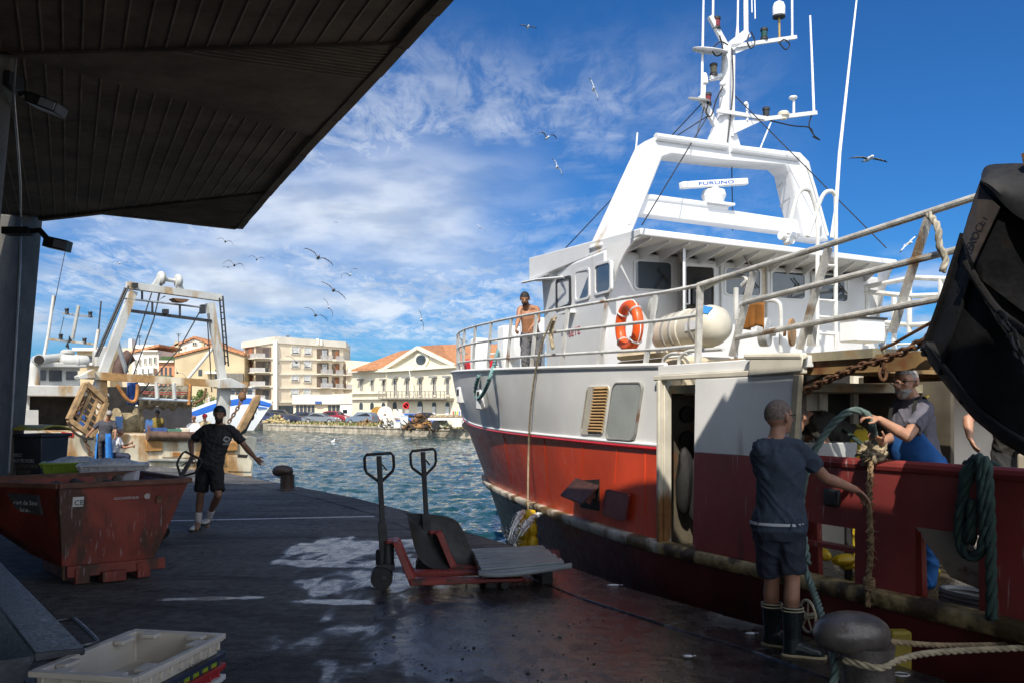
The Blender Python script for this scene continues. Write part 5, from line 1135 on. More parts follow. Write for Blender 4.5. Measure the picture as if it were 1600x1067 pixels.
# ---- guard rails: foredeck, following the sheer
def rim(t, dz, side=1): t = t*.955; z = zt(t); s = S0+t*(sst(z)-S0); return hpt(s, z, -.05-.16*max(0, (t-.6)/.4), side)+UP*dz
b = B(); ts = [i/40 for i in range(0, 41)]
for dz in (.74, .46, .17):
    b.tube([SNZ(1.15, .65, 2.11+dz)]+[rim(t, dz) for t in ts], .019, 8); b.tube([rim(t, dz, -1) for t in ts], .019, 8)
for side in (1, -1):
    for s_ in (.03, .12, .21, .30, .39, .48, .57, .66, .75, .83, .90, .96): a = rim(s_, 0, side); c = rim(s_-.018, .74, side); b.bar(a, c, .07, .022, N)
for pts in ([(1090,456),(1130,436),(1160,432),(1167,438),(1160,447)], [(1150,450),(1150,500)]): b.tube(catmull([Nx(x, y, .72) for x, y in pts], 4), .024, 8)
build(b, 'fore_guard_rail', RAILW, ship)
b = B()
b.tube([SNZ(1.15,.65,2.85), Nx(1131,434,.70)], .028, 10); b.bar(SNZ(1.17,.66,2.08), SNZ(1.13,.66,2.86), .03, .065, N)
for pts in ([(1131,434),(1300,381),(1510,313),(1640,272)], [(1163,474),(1170,472),(1486,393),(1640,354)], [(1151,528),(1160,526),(1459,469),(1640,436)]): b.tube([Nx(x, y, .70) for x, y in pts], .025, 10)
RAILG = M('thick_grey_rail', (.45,.44,.41), .6, var=.25, vs=9, rust=.25, rcol=(.2,.13,.07), bump=.004, bs=60)
for (x0, y0, x1, y1) in ((1249,545,1295,387), (1394,520,1453,334), (1144,556,1178,424)): b.bar(Nx(x0, y0, .72), Nx(x1, y1, .72), .03, .065, N)
b.bar(Nx(1267,540,.75), Nx(1272,500,.75), .05, .05, N)
build(b, 'side_guard_rail', RAILG, ship)
b = B()
for pts in ([(1352,449),(1427,434),(1500,437)], [(1352,456),(1422,463),(1500,460)], [(1330,498),(1420,508),(1500,505)]): b.tube([Nx(x, y, 5.6) for x, y in pts], .035, 8)
for x, y0, y1 in ((1355,449,540),(1421,434,520),(1470,437,520)): b.tube([Nx(x, y0, 5.6), Nx(x, y1, 5.6)], .035, 8)
build(b, 'far_guard_rail', RAILW, ship)
# ---- gear on the shelter deck
b = B(); c = Sx(1199,519,2.2); axw = (N*.55-D*.83).normalized(); b.lathe(c-axw*.08, [(.02,0),(.16,0),(.165,.03),(.165,.1),(.02,.12)], 26, axw); b.lathe(c+axw*.03, [(.01,0),(.05,0),(.05,.06),(.01,.07)], 12, axw); wn_ = build(b, 'winch_drum', M('winch_grey', (.42,.43,.43), .55, var=.3, vs=8, rust=.35), ship)
b = B(); c2 = c+N*.38+V((0,0,.01)); b.lathe(c2-axw*.02, [(.02,0),(.16,0),(.16,.03),(.02,.03)], 24, axw); b.lathe(c2-axw*.02-N*.12, [(.05,0),(.05,.03)], 12, axw); build(b, 'winch_flange', M('tan_flange', (.30,.17,.07), .6, var=.3), ship)
b = B(); b.tube(catmull([Nx(x, y, 1.1) for x, y in ((1150,565),(1152,500),(1160,474),(1200,470),(1216,473),(1220,490),(1220,550))], 5), .02, 8); build(b, 'winch_guard', RAILW, ship)
b = B(); b.mi = 0; b.box(Sx(1347,516,2.6), (.5,.3,.32), (N, D, UP)); build(b, 'deck_box', WHITE, ship, bevel=.02)
b = B(); b.box(Sx(1347,499,2.6), (.54,.34,.03), (N, D, UP)); build(b, 'deck_box_lid', DARKM, ship)
b = B(); b.box(SNZ(2.5,1.35,2.02), (1.3,.7,.42), (D, N, UP)); b.box(SNZ(2.6,1.0,2.28), (.9,.12,.10), (D, N, UP)); build(b, 'raft_cradle', M('tan_cradle', (.50,.42,.30), .6, var=.2), ship, bevel=.06)
b = B(); b.tube(catmull([Nx(x, y, .95) for x, y in ((1035,572),(1038,560),(1048,553),(1060,552))], 4)+[Nx(1075,552,.95)], .02, 8); b.tube(catmull([Nx(x, y, .95) for x, y in ((1060,572),(1063,558),(1075,549),(1100,547),(1130,545))], 4), .02, 8); build(b, 'cradle_hoop', RAILW, ship)
b = B(); b.box(SNZ(-1.7, 4.2, 2.3), (1.2,.5,.4), (D, N, UP)); b.box(SNZ(-2.6, 3.6, 2.45), (.3,1.2,.5), (D, N, UP)); build(b, 'aft_machinery', M('brown_frame', (0,0,0)), ship, bevel=.03)
# bow bits: white bollards and red winch
b = B()
for (x, y0, y1, w_) in ((795,510,582,.34), (832,497,585,.36), (749,529,580,.28), (806,520,560,.2)):
    p = Nx(x, (y0+y1)/2, 2.6); hh = (y1-y0)*p.y/FF; b = B(); b.box(V((p.x, p.y, p.z)), (w_,.3,hh), (N, D, UP)); build(b, 'bow_bitt', WHITE, ship, bevel=.03)
b = B(); p = Nx(757,573,3.0); b.box(p, (.35,.4,.3), (N, D, UP)); b.lathe(p-N*.4, [(.01,0),(.16,0),(.16,.05),(.08,.06),(.08,.3)], 14, N); build(b, 'anchor_winch', M('bead_red', (0,0,0)), ship, bevel=.03)
# spoked handwheel on the hull side
hw = Nx(1262,962,.5); b = B(); x_ = D*.9+N*.25; x_.normalize(); rr = .125
b.tube([hw+x_*(rr*math.cos(a))+UP*(rr*math.sin(a)) for a in [2*PI*k/24 for k in range(24)]], .012, 7, closed=True)
for k in range(5): a = 2*PI*k/5+.4; b.tube([hw, hw+x_*(rr*math.cos(a))+UP*(rr*math.sin(a))], .009, 6)
b.lathe(hw-N*.02, [(.01,0),(.025,0),(.025,.15),(.01,.15)], 10, N); build(b, 'handwheel', M('cream_wheel', (.5,.42,.28), .6, var=.2), ship)
# ================================================================ LOOSE THINGS ON AND BESIDE THE TRAWLER
a, c = P(1048,523,10.1), P(1112,509,9.45); ax = (c-a).normalized(); t = thing('life_raft', (a+c)/2-UP*.25, 'white cylindrical life raft canister strapped on a cradle beside the wheelhouse', 'life raft')
b = B(); L = (c-a).length; b.lathe(a, [(.01,-.20),(.10,-.19),(.18,-.13),(.215,-.03),(.22,.0),(.22,L*.46),(.232,L*.47),(.232,L*.53),(.22,L*.54),(.22,L),(.215,L+.03),(.18,L+.12),(.10,L+.18),(.01,L+.19)], 28, ax); build(b, 'canister', M('raft_cream', (.56,.52,.43), .42, var=.1, vs=4, rust=.16, rcol=(.3,.22,.13)), t)
for k in (.12, .26, L-.1): b = B(); b.lathe(a+ax*k, [(.224,-.02),(.229,-.018),(.229,.018),(.224,.02)], 28, ax); build(b, 'strap', M('grey_strap', (.35,.34,.32), .7), t)
side = ax.cross(UP).normalized(); side = side if side.y < 0 else -side
b = B(); q = a+ax*(L+.06)+side*.12+UP*.13; n1_ = (side*.6+UP*.6+ax*.35).normalized(); x1_ = ax-n1_*ax.dot(n1_); x1_.normalize(); y1_ = n1_.cross(x1_); b.box(q+n1_*.025, (.12,.10,.012), (x1_, y1_, n1_)); build(b, 'blue_sticker', M('raft_blue', (.03,.20,.50), .5, var=0), t)
b = B(); q = a+ax*(L-.07)+side*.219; b.box(q, (.2,.008,.09), (ax, side, side.cross(ax))); build(b, 'data_plate', M('raft_label', (.7,.72,.74), .5), t)
p = Nx(983,510,1.0); t = thing('lifebuoy', p-UP*.27, 'orange lifebuoy ring hung by the wheelhouse corner', 'lifebuoy'); b = B(); x_ = D; rr = .235
nb = (-N*.97+D*.14).normalized(); x_ = nb.cross(UP).normalized(); y_ = x_.cross(nb)
b.tube([p+x_*(rr*math.cos(a))+y_*(rr*math.sin(a)) for a in [2*PI*k/32 for k in range(32)]], .062, 12, closed=True); build(b, 'ring', ORNG, t)
b = B(); rr2 = .29; b.tube([p+x_*((rr2+.012*math.sin(a*4))*math.cos(a))+y_*((rr2+.012*math.sin(a*4))*math.sin(a)) for a in [2*PI*k/40 for k in range(40)]], .007, 5, closed=True); build(b, 'grab_line', WHITE, t)
[build(B().tube([p+x_*(rr*math.cos(a))+y_*(rr*math.sin(a))+(x_*(math.cos(a)*math.cos(u_))+y_*(math.sin(a)*math.cos(u_))+nb*math.sin(u_))*.065 for u_ in [2*PI*k/12 for k in range(12)]], .012, 5, closed=True), 'band', M('buoy_band', (.6,.6,.58), .5), t) for a in (.8,2.4,3.9,5.5)]
# brown towel over the winch guard
b = B(); rows = []
for i in range(9):
    u_ = i/8; row = []
    for j in range(9): v_ = j/8; q = Nx(lerp(1160,1193,u_), lerp(473,512+4*math.sin(u_*7),v_), 1.07); row.append(q-N*(.03*math.sin(u_*19)*v_))
    rows.append(row)
b.sheet(rows, N*.012); tag(build(b, 'towel', M('brown_cloth', (.28,.11,.02), .9, var=.2, vs=6), ang=180), 'brown cloth drying over the rail beside the winch', 'cloth')
# ropes
RTAN = M('tan_rope', (.36,.30,.20), .9, var=.25, vs=14); RGRN = M('green_rope', (.10,.145,.13), .85, var=.3, vs=12); RDK = M('dark_green_rope', (.025,.05,.042), .85, var=.3, vs=14); RFRAY = M('frayed_twine', (.22,.15,.08), .95, var=.4, vs=18); RBLU = M('blue_green_rope', (.16,.30,.30), .85, var=.25)
def ropething(pts, r, mat, label, name='mooring_rope', cat='rope', **k): return tag(build(rope(B(), pts, r, **k), name, mat, ang=180), label, cat)
frp = rim(.47, .74)+V((0,0,.02))
pts = [Nx(863,497,sn(hullhit(850,560))[1]-.02), hullhit(846,540,.03), hullhit(836,585,.03), hullhit(829,640,.04)]
e = hullhit(826,700,.06); pts += [e, V((e.x-.01, e.y, .5)), P(825,801,e.y)]
ropething(pts, .014, RTAN, 'pale rope hanging from the bow rail down to the yellow floats', 'hanging_rope')
ropething([Nx(863,497,sn(hullhit(850,560))[1]-.06)+V((.04,0,.02)), hullhit(862,520,.02), hullhit(864,545,.05), hullhit(860,520,.05), hullhit(866,500,.1)], .022, RTAN, 'knotted end of pale rope tied to the bow rail', 'rope_knot')
ropething([Nx(784,517,3.0), Nx(780,540,2.9), hullhit(769,580,.06), hullhit(756,612,.08), hullhit(746,622,.05), hullhit(743,606,.05), hullhit(748,587,.04)], .032, RBLU, 'blue-green rope looped over the bow rail into the fairlead', 'bow_rope')
# yellow net floats used as a fender at the bow
fy = e.y-.05; t = thing('float_fender', P(825,862,fy), 'bunch of yellow net floats hung as a fender at the bow', 'fender')
for x, y in ((816,815),(829,810),(817,833),(831,830),(818,850),(832,851),(824,846)):
    b = B(); b.lathe(P(x, y+9, fy+rnd(-.1,.1)), [(.01,0),(.06,.01),(.085,.05),(.088,.11),(.085,.16),(.06,.2),(.01,.21)], 14, (UP+V((rnd(-.1,.1), rnd(-.1,.1), 0))).normalized()); build(b, 'float', YEL, t)
# water jets from the side
WJ = M('water_jet', (.70,.75,.78), .12, var=.2, vs=20, spec=.8)
for (x0, y0, x1, y1, lab) in ((850,803,803,852,'thick jet of water pouring from the hull in front of the yellow floats'), (822,800,795,846,'thin jet of water pouring from the hull left of the yellow floats')):
    a = P(x0, y0, fy+.05); c = P(x1, y1, fy-.5); b = B(); random.seed(x0)
    for k in range(44):
        f0 = rnd(0, .7); f1 = min(1, f0+rnd(.08, .4)); pp = []
        o1 = V((rnd(-1,1), rnd(-1,1), rnd(-1,1)))*.022; fq = rnd(5, 16)
        for i in range(6): f = lerp(f0, f1, i/5); pp.append(lerp(a, c, f)+V((0,0,.13*4*f*(1-f)))+o1*(.4+f*2.2)*(1+.6*math.sin(f*fq)))
        b.tube(pp, [.002,.007,.011,.009,.006,.001], 5)
    for k in range(170): f = rnd(.25, 1); p = lerp(a, c, f)+V((0,0,.5*f*(1-f)))+V((rnd(-1,1), rnd(-1,1), rnd(-1,1)))*.09*f; b.ball(p, rnd(.004,.012), 5, 4)
    o = tag(build(b, 'water_jet', WJ), lab, 'water jet')
# dark coil over the bulwark rail
cx = lambda x, y, n_=.5: Nx(x, y, n_)
ropething([cx(1560,733,.75), cx(1535,722,.7), cx(1513,730,.60), cx(1507,752,.53), cx(1506,800,.54), cx(1516,845,.52), cx(1518,822,.5), cx(1520,780,.5)], .036, RDK, 'dark green rope bight hanging on the bulwark, nearest the left of the coil', 'rope_bight')
ropething([cx(1506,730,.72), cx(1530,716,.62), cx(1541,728,.54), cx(1545,780,.50), cx(1548,850,.5), cx(1550,968,.48)], .036, RDK, 'long tail of dark green rope hanging from the bulwark rail to the strake', 'rope_tail')
ropething([cx(1520,718,.66), cx(1532,718,.56), cx(1535,760,.49), cx(1538,835,.49), cx(1528,866,.5), cx(1512,868,.5), cx(1500,845,.51), cx(1500,800,.5), cx(1515,740,.54), cx(1530,717,.64)], .034, RDK, 'closed loop of dark green rope over the bulwark between bight and tail', 'rope_loop')
# frayed twine line
b = rope(B(), [cx(1362,703,.6), cx(1360,735,.50), cx(1358,790,.46), cx(1361,850,.48), cx(1357,905,.47), cx(1356,948,.45)], .022)
random.seed(5)
for k in range(170):
    y = rnd(715, 948); p = cx(1359+rnd(-2,2), y, .46); d_ = V((rnd(-1,1), rnd(-1,.3), rnd(-.8,.4)))*rnd(.02,.06); b.tube([p, p+d_*.6+V((0,0,.005)), p+d_], [.004,.003,.001], 4)
for k in range(4): b.tube(arc(cx(1358,905+k*4,.46), V((.035,0,0)), V((0,.03,.012)), 0, 2*PI, 12)[:-1], .010, 6, closed=True)
tag(build(b, 'twine_line', RFRAY, ang=180), 'frayed brown line hanging from the knot on the bulwark rail', 'rope')
b = B(); kc = cx(1364,708,.58); random.seed(9)
for k in range(9): a0 = rnd(0,6); nrm_ = V((rnd(-1,1), rnd(-1,1), rnd(-1,1))).normalized(); x_ = nrm_.orthogonal().normalized(); y_ = nrm_.cross(x_); r_ = rnd(.04,.085); b.tube([kc+V((rnd(-.05,.05), rnd(-.03,.03), rnd(-.03,.05)))+x_*(r_*math.cos(a))+y_*(r_*.7*math.sin(a)) for a in [2*PI*i/16 for i in range(16)]], .019, 7, closed=True)
for k in range(60): p = kc+V((rnd(-.09,.09), rnd(-.06,.04), rnd(-.06,.06))); b.tube([p, p+V((rnd(-1,1), rnd(-1,1), rnd(-1,.6)))*.035], [.004,.001], 4)
tag(build(b, 'rope_knot', M('pale_fray', (.36,.29,.19), .95, var=.4, vs=16), ang=180), 'big frayed knot of rope lashed round the bulwark rail', 'rope')
# rope rag on the upper rail
ropething([Nx(1451,335,.66), Nx(1465,355,.62), Nx(1468,385,.62), Nx(1478,405,.66), Nx(1472,425,.64)], .024, M('grey_fray', (.34,.31,.25), .95, var=.4, vs=18), 'frayed grey rope end dangling from the top rail beside the black door', 'rope_end')
# rusty chain under the gallery
b = B(); chain(b, [Nx(1258,612,.60), Nx(1300,590,.58), Nx(1345,572,.56), Nx(1395,556,.55), Nx(1440,534,.55), Nx(1480,505,.55)], .085, .013)
tag(build(b, 'rusty_chain', M('chain_rust', (.11,.05,.022), .8, var=.4, vs=20)), 'heavy rusty chain slung below the side gallery', 'chain')
b = B(); chain(b, [Nx(1379,560,.56), Nx(1379,575,.56), Nx(1380,592,.56)], .09, .012); tag(build(b, 'hook_chain', M('chain_rust', (0,0,0))), 'short rusty chain with hook link hanging straight down from the slung chain', 'chain')
b = B(); b.tube([Nx(1250,603,.8), Nx(1400,535,.72), Nx(1480,490,.66)], .012, 7); b.tube([Nx(1252,612,.8), Nx(1340,578,.74)], .012, 7); tag(build(b, 'rusty_wire', M('chain_rust', (0,0,0))), 'taut rusty wire running above the slung chain', 'wire')
# white fish tub on the deck behind the rail
p = Nx(1268,703,.95); t = thing('fish_tub', V((p.x, p.y, .27)), 'white fish tub behind the bulwark in front of the bending man', 'tub')
b = B(); X_, Y_ = D*.30, N*.22; zb, ztp = .95, 1.40
def ring(z, k): return [V((p.x, p.y, z))+X_*sx*k+Y_*sy*k for sx, sy in ((-1,-1),(1,-1),(1,1),(-1,1))]
r0, r1, r2_, r3_ = ring(zb, .86), ring(ztp, 1.0), ring(ztp, .93), ring(zb+.03, .8)
vs = r0+r1+r2_+r3_; fs = [(3,2,1,0)]+[(k*4+i, k*4+(i+1)%4, (k+1)*4+(i+1)%4, (k+1)*4+i) for k in range(3) for i in range(4)]+[(12,13,14,15)]
b.add(vs, fs); build(b, 'tub', M('tub_white', (.52,.54,.54), .45, var=.1, rust=.15), t, bevel=.012)
b = B(); [b.bar(V((p.x, p.y, .27))+X_*sx*.8+Y_*sy*.8, V((p.x, p.y, zb))+X_*sx*.8+Y_*sy*.8, .05, .05) for sx in (-1,1) for sy in (-1,1)]; build(b, 'stand', DARKM, t)
# ================================================================ BLACK TRAWL DOOR WITH NAME PLATE
TD = M('trawl_door_black', (.009,.009,.010), .6, spec=.15, var=.35, vs=4, rust=.22, rcol=(.02,.013,.010), rs=5, bump=.004, bs=30)
door = thing('trawl_door', Nx(1600,715,.02), 'black curved trawl door with lettered plate hanging at the right edge', 'trawl door')
def tp(x, y, bulge=0): return Nx(x, y, .04-bulge)
def foil(rows, th, name, mat, bev=.01):
    b = B(); b.sheet(rows, N*th); return build(b, name, mat, door, ang=40, bevel=bev)
b = B(); b.prism([Nx(x, y, .17) for x, y in ((1538,266),(1600,262),(1760,300),(1760,760),(1600,702),(1510,630),(1452,560),(1446,540),(1470,460),(1500,385),(1512,340))], N*.03); build(b, 'back_plate', BLACK, door)
# left curved foil: rows from left edge to right, bulging toward the viewer
ys = [i/14 for i in range(15)]
Ledge = catmull([V(p) for p in ((1506,352,0),(1492,395,0),(1476,440,0),(1458,500,0),(1442,546,0))], 4)
def edgepts(pts, k): c = catmull([V((x, y, 0)) for x, y in pts], 8); return [c[round(i*(len(c)-1)/k)] for i in range(k+1)]
Lk = edgepts([(1504,365),(1490,410),(1470,470),(1452,520),(1441,548)], 14); Mk = edgepts([(1522,420),(1512,450),(1500,490),(1480,545),(1468,585)], 14); Rk = edgepts([(1560,470),(1575,520),(1580,560),(1590,620),(1600,690)], 14); R2 = edgepts([(1720,470),(1740,540),(1740,600),(1745,660),(1750,740)], 14)
rows = [[tp(a.x, a.y, .0), tp(lerp(a.x, c.x, .5), lerp(a.y, c.y, .5), .05), tp(c.x, c.y, .09), tp(lerp(c.x, d_.x, .5), lerp(c.y, d_.y, .5), .12), tp(d_.x, d_.y, .10), tp(e_.x, e_.y, -.15)] for a, c, d_, e_ in zip(Lk, Mk, Rk, R2)]
foil(rows, .03, 'lower_foil', TD)
b = B(); b.tube([tp(c.x, c.y, .10) for c in Mk], .012, 8); b.tube([tp(c.x, c.y, .01) for c in Lk], .016, 8); build(b, 'foil_seam', TD, door)
# upper foil with name plate
Lu = edgepts([(1536,268),(1524,300),(1510,345),(1503,372),(1510,405)], 10); Cu = edgepts([(1590,330),(1560,360),(1545,390),(1535,420),(1532,440)], 10); Ru = edgepts([(1760,330),(1740,400),(1720,440),(1700,500),(1690,560)], 10)
rows = [[tp(a.x, a.y, .10), tp(lerp(a.x, c.x, .5), lerp(a.y, c.y, .5), .15), tp(c.x, c.y, .18), tp(d_.x, d_.y, -.02)] for a, c, d_ in zip(Lu, Cu, Ru)]
foil(rows, .03, 'upper_foil', TD)
b = B(); seam = edgepts([(1508,410),(1522,432),(1540,460),(1562,488),(1600,520),(1660,560)], 14); b.tube([tp(c.x, c.y, .17) for c in seam], .022, 8); build(b, 'foil_lip', TD, door)
# thick top edge
top_ = edgepts([(1533,274),(1537,264),(1546,258),(1570,256),(1610,256),(1700,262),(1760,300)], 18); low_ = edgepts([(1533,284),(1541,291),(1552,301),(1568,320),(1600,345),(1680,380),(1750,400)], 18)
rows = [[tp(lerp(a.x, c.x, t), lerp(a.y, c.y, t), .06+.17*math.sin(PI*.62*t)) for t in (0,.15,.35,.6,.8,1)] for a, c in zip(top_, low_)]
foil(rows, .12, 'top_rail', BLACK, .0)
# heavy bottom shoe
bo = [(1439,540),(1450,566),(1470,594),(1500,632),(1520,655),(1560,688),(1600,712),(1680,752)]; bi = [(1444,532),(1462,556),(1484,582),(1514,618),(1534,640),(1572,668),(1606,690),(1690,730)]
rows = [[tp(a[0], a[1], .02), tp((a[0]*.6+c[0]*.4), a[1]*.6+c[1]*.4, .10), tp(c[0], c[1], .12)] for a, c in zip(bo, bi)]
foil(rows, .10, 'bottom_shoe', BLACK, .02)
b = B(); [b.lathe(tp(x, y, .05), [(.01,0),(.02,0),(.02,.03),(.01,.03)], 10, -N) for x, y in ((1508,626),(1448,552))]; build(b, 'shoe_bolt', DARKM, door)
# name plate
q = [(1531,284),(1562,318),(1521,412),(1503,374)]
b = B(); w4 = [tp(1531,290,.165), tp(1563,325,.205), tp(1522,411,.205), tp(1505,371,.145)]; pnrm = (w4[1]-w4[0]).cross(w4[3]-w4[0]).normalized(); pnrm = pnrm if pnrm.y < 0 else -pnrm
b.prism(w4, pnrm*.006); build(b, 'name_plate', M('plate_brown', (.06,.048,.04), .5, var=.25, vs=12, rust=.2, rcol=(.05,.02,.012)), door)
t0_ = lerp(lerp(w4[3], w4[2], .78), lerp(w4[0], w4[1], .78), .10)+pnrm*.008; xd = lerp(w4[0], w4[1], .80)-t0_; text('EXOCET', .085, t0_, xd, pnrm.cross(xd), M('plate_letter', (.006,.006,.006), .6, var=0), door, width=xd.length*.72, depth=.006, bold=.02)
b = B(); chain(b, [tp(1560,490,.24), tp(1580,520,.24), tp(1592,550,.24), tp(1612,590,.22)], .075, .010); build(b, 'bracket_chain', BLACK, door)
b = B(); b.bar(tp(1612,258,.1), tp(1608,240,.1), .08, .04); build(b, 'lifting_lug', RUST, door)
# ================================================================ ON THE QUAY
# ---- red tipping skip
SK = M('skip_red', (.20,.034,.020), .55, var=.3, vs=3, rust=.46, rcol=(.07,.03,.018), streak=3, rs=3.2, bump=.010, bs=5, scr=.5)
a_ = V((.80,.60,0)).normalized(); b2_ = V((-.66,.75,0)).normalized()
A0 = V((-4.25, 8.45, 0)); skip = thing('tipping_skip', A0+a_*.5+b2_*.8, 'rusty red steel tipping skip with stickers on the left of the quay', 'skip')
def K_(u_, v_, z): return A0+a_*u_+b2_*v_+UP*z
TL, TR, BLc, BRc = (0, 1.14), None, None, None
W2_ = 1.45
top4 = [K_(0,0,.95), K_(1.16,0,.95), K_(1.16,W2_,.95), K_(0,W2_,.95)]
top4 = [K_(-.02,0,.95), K_(1.18,-.02,.95), K_(1.18,W2_,.95), K_(-.9,W2_,.95)]
bot4 = [K_(0.02,.06,.17), K_(.86,.06,.17), K_(.86,W2_-.3,.17), K_(0.0,W2_-.35,.17)]
b = B(); ctr = sum(top4, V())/4; ctb = sum(bot4, V())/4
ti = [ctr+(p-ctr)*.965 for p in top4]; bi = [ctb+(p-ctb)*.95+UP*.03 for p in bot4]
b.add(bot4+top4+ti+bi, [(3,2,1,0)]+[(i, (i+1)%4, 4+(i+1)%4, 4+i) for i in range(4)]+[(4+i, 4+(i+1)%4, 8+(i+1)%4, 8+i) for i in range(4)]+[(8+i, 8+(i+1)%4, 12+(i+1)%4, 12+i) for i in range(4)]+[(12,13,14,15)])
build(b, 'body', SK, skip, bevel=.006)
b = B(); [b.bar(top4[i]+UP*.0, top4[(i+1)%4], .07, .05) for i in range(4)]; build(b, 'rim', M('skip_rim_rust', (.12,.05,.03), .7, var=.4, vs=9), skip, bevel=.006)
b = B()
for u_ in (.18, .74): b.bar(K_(u_,-.02,.085), K_(u_,W2_-.3,.085), .13, .15)
b.bar(K_(.05,.02,.13), K_(.95,.02,.13), .05, .11); b.box(K_(.45,-.01,.06), (.22,.12,.10), (a_, b2_, UP)); build(b, 'fork_base', SK, skip, bevel=.006)
b = B(); b.tube([K_(.02,-.03,.20), K_(.0,-.06,.19), K_(.0,-.06,.08), K_(.03,-.03,.07)], .012, 7); build(b, 'latch', RUST, skip)
fn = (top4[1]-top4[0]).cross(bot4[0]-top4[0]).normalized(); fn = fn if fn.y < 0 else -fn
def front(u_, v_, o_=.004): return lerp(lerp(top4[0], top4[1], u_), lerp(bot4[0], bot4[1], u_), v_)+fn*o_
b = B(); b.prism([front(.10,.14), front(.185,.14), front(.182,.26), front(.098,.26)], fn*.002); ce = build(b, 'ce_sticker', M('sticker_white', (.62,.62,.6), .5, var=.1), skip)
fx = front(.3,.2)-front(.1,.2); fy_ = front(.2,.1)-front(.2,.3)
text('CE', .07, front(.112,.24,.012), fx, fy_, BLACK, ce, width=.08, depth=.002, bold=.01)
text('ASSOCONTSPÊCHEURS', .035, front(.42,.20,.014), fx, fy_, M('sticker_white', (0,0,0)), skip, width=.23, depth=.001, name='side_lettering')
b = B(); c = front(.69,.175,.012); b.lathe(c, [(.001,0),(.028,0),(.028,.002)], 14, fn); build(b, 'round_sticker', M('sticker_pale', (.5,.45,.42), .5), skip)
b = B(); b.box(front(.80,.22,.012), (.05,.02,.07), (a_, fn, UP)); build(b, 'hook_plate', RUST, skip)
ln_ = (top4[0]-top4[3]).cross(UP).normalized(); ln_ = ln_ if ln_.dot(CAM-A0) > 0 else -ln_
def leftf(u_, v_, o_=.006): return lerp(lerp(top4[0], top4[3], u_), lerp(bot4[0], bot4[3], u_), v_)
lnn = (leftf(1,0)-leftf(0,0)).cross(leftf(0,1)-leftf(0,0)).normalized(); lnn = lnn if lnn.dot(CAM-A0) > 0 else -lnn
b = B(); b.prism([leftf(.38,.10)+lnn*.03, leftf(.16,.12)+lnn*.02, leftf(.16,.36)+lnn*.03, leftf(.38,.34)+lnn*.03], -lnn*.03); st = build(b, 'harbour_sticker', M('sticker_dark', (.05,.05,.055), .5), skip)
xd = leftf(.16,.22)-leftf(.38,.22); text('Port de Sète', .06, leftf(.37,.24)+lnn*.035, xd, UP, M('sticker_white', (0,0,0)), st, width=xd.length*.92, depth=.001)
text('Sud de France', .05, leftf(.35,.33)+lnn*.035, xd, UP, M('sticker_white', (0,0,0)), st, width=xd.length*.7, depth=.001)
# rubbish inside
random.seed(21); b = B(); 
for i in range(60):
    p = K_(rnd(.05,1.05), rnd(.15,W2_-.2), rnd(.70,.90)); b.mi = random.choice((0,0,1)); b.ball(p, (rnd(.04,.14), rnd(.04,.12), rnd(.02,.06)), 7, 5)
for i in range(14): p = K_(rnd(.3,1), rnd(.2,.9), .88); b.mi = 0; b.tube(arc(p, V((rnd(.05,.16),0,0)), V((0,rnd(.05,.12),rnd(0,.08))), 0, rnd(3,6), 12), .006, 5)
b.wobble(.03, 8); tag(build(b, 'rubbish_heap', [M('rubbish_grey', (.16,.14,.12), .8, var=.5, vs=9), M('rubbish_dark', (.05,.045,.04), .8, var=.4)], ang=180), 'heap of torn net and rubbish filling the red skip', 'rubbish')
b = B(); c = K_(.72,.35,.96); b.hexa([c+V(q) for q in ((-.10,-.04,-.07),(.06,-.05,-.07),(.08,.04,-.07),(-.08,.05,-.07),(-.05,-.02,.06),(.10,-.03,.09),(.11,.03,.09),(-.03,.04,.06))]); tag(build(b, 'crumpled_bag', M('bag_white', (.5,.5,.55), .6, var=.1), bevel=.02), 'crumpled white bag lying on the rubbish in the skip', 'bag')
# ---- wheelie bin
g = V(((64-HX)/FF*15.6, 15.6, 0)); t = thing('wheelie_bin', g, 'dark wheelie bin with yellow lid and printed message beside the far column', 'bin')
X_ = V((.97,-.24,0)).normalized(); Y_ = V((.24,.97,0)).normalized()
Q = lambda x, y, z: g+X_*x+Y_*y+UP*z
b = B(); b.hexa([Q(-.24,-.26,.1), Q(.24,-.26,.1), Q(.24,.26,.1), Q(-.24,.26,.1), Q(-.30,-.33,1.20), Q(.30,-.33,1.20), Q(.30,.33,1.20), Q(-.30,.33,1.20)]); b.box(Q(0,0,1.22), (.68,.74,.06), (X_, Y_, UP)); build(b, 'body', M('bin_charcoal', (.022,.026,.034), .5, var=.2), t, bevel=.02)
b = B(); k = 8; b.sheet([[Q(x, lerp(-.38,.36,i/k), 1.27+.10*math.sin(PI*min(1,.12+i/k*.8))) for x in (-.34,-.3,0,.3,.34)] for i in range(k+1)], .03); build(b, 'lid', M('bin_yellow', (.45,.38,.03), .5, var=.12), t, bevel=.01)
for sd in (-1,1): b = B(); b.lathe(Q(sd*.27,.28,.1), [(.01,-.03),(.1,-.03),(.1,.03),(.01,.03)], 14, X_); build(b, 'wheel', TYRE, t)
tw = M('bin_print', (.5,.52,.55), .6, var=0); to = M('bin_print_tan', (.22,.17,.10), .6, var=0)
for i, (s_, mt) in enumerate((('MERCI', tw), ('AUX PÊCHEURS', tw), ('QUI LUTTENT CONTRE', to), ('LE PLASTIQUE', to), ('EN MER !', to))): text(s_, .085, Q(-.255,-.30-.003*0-.028*(.86-i*.09-.2)/.5,.86-i*.095), X_, UP, mt, t, width=[.17,.42,.50,.34,.24][i], depth=.012)
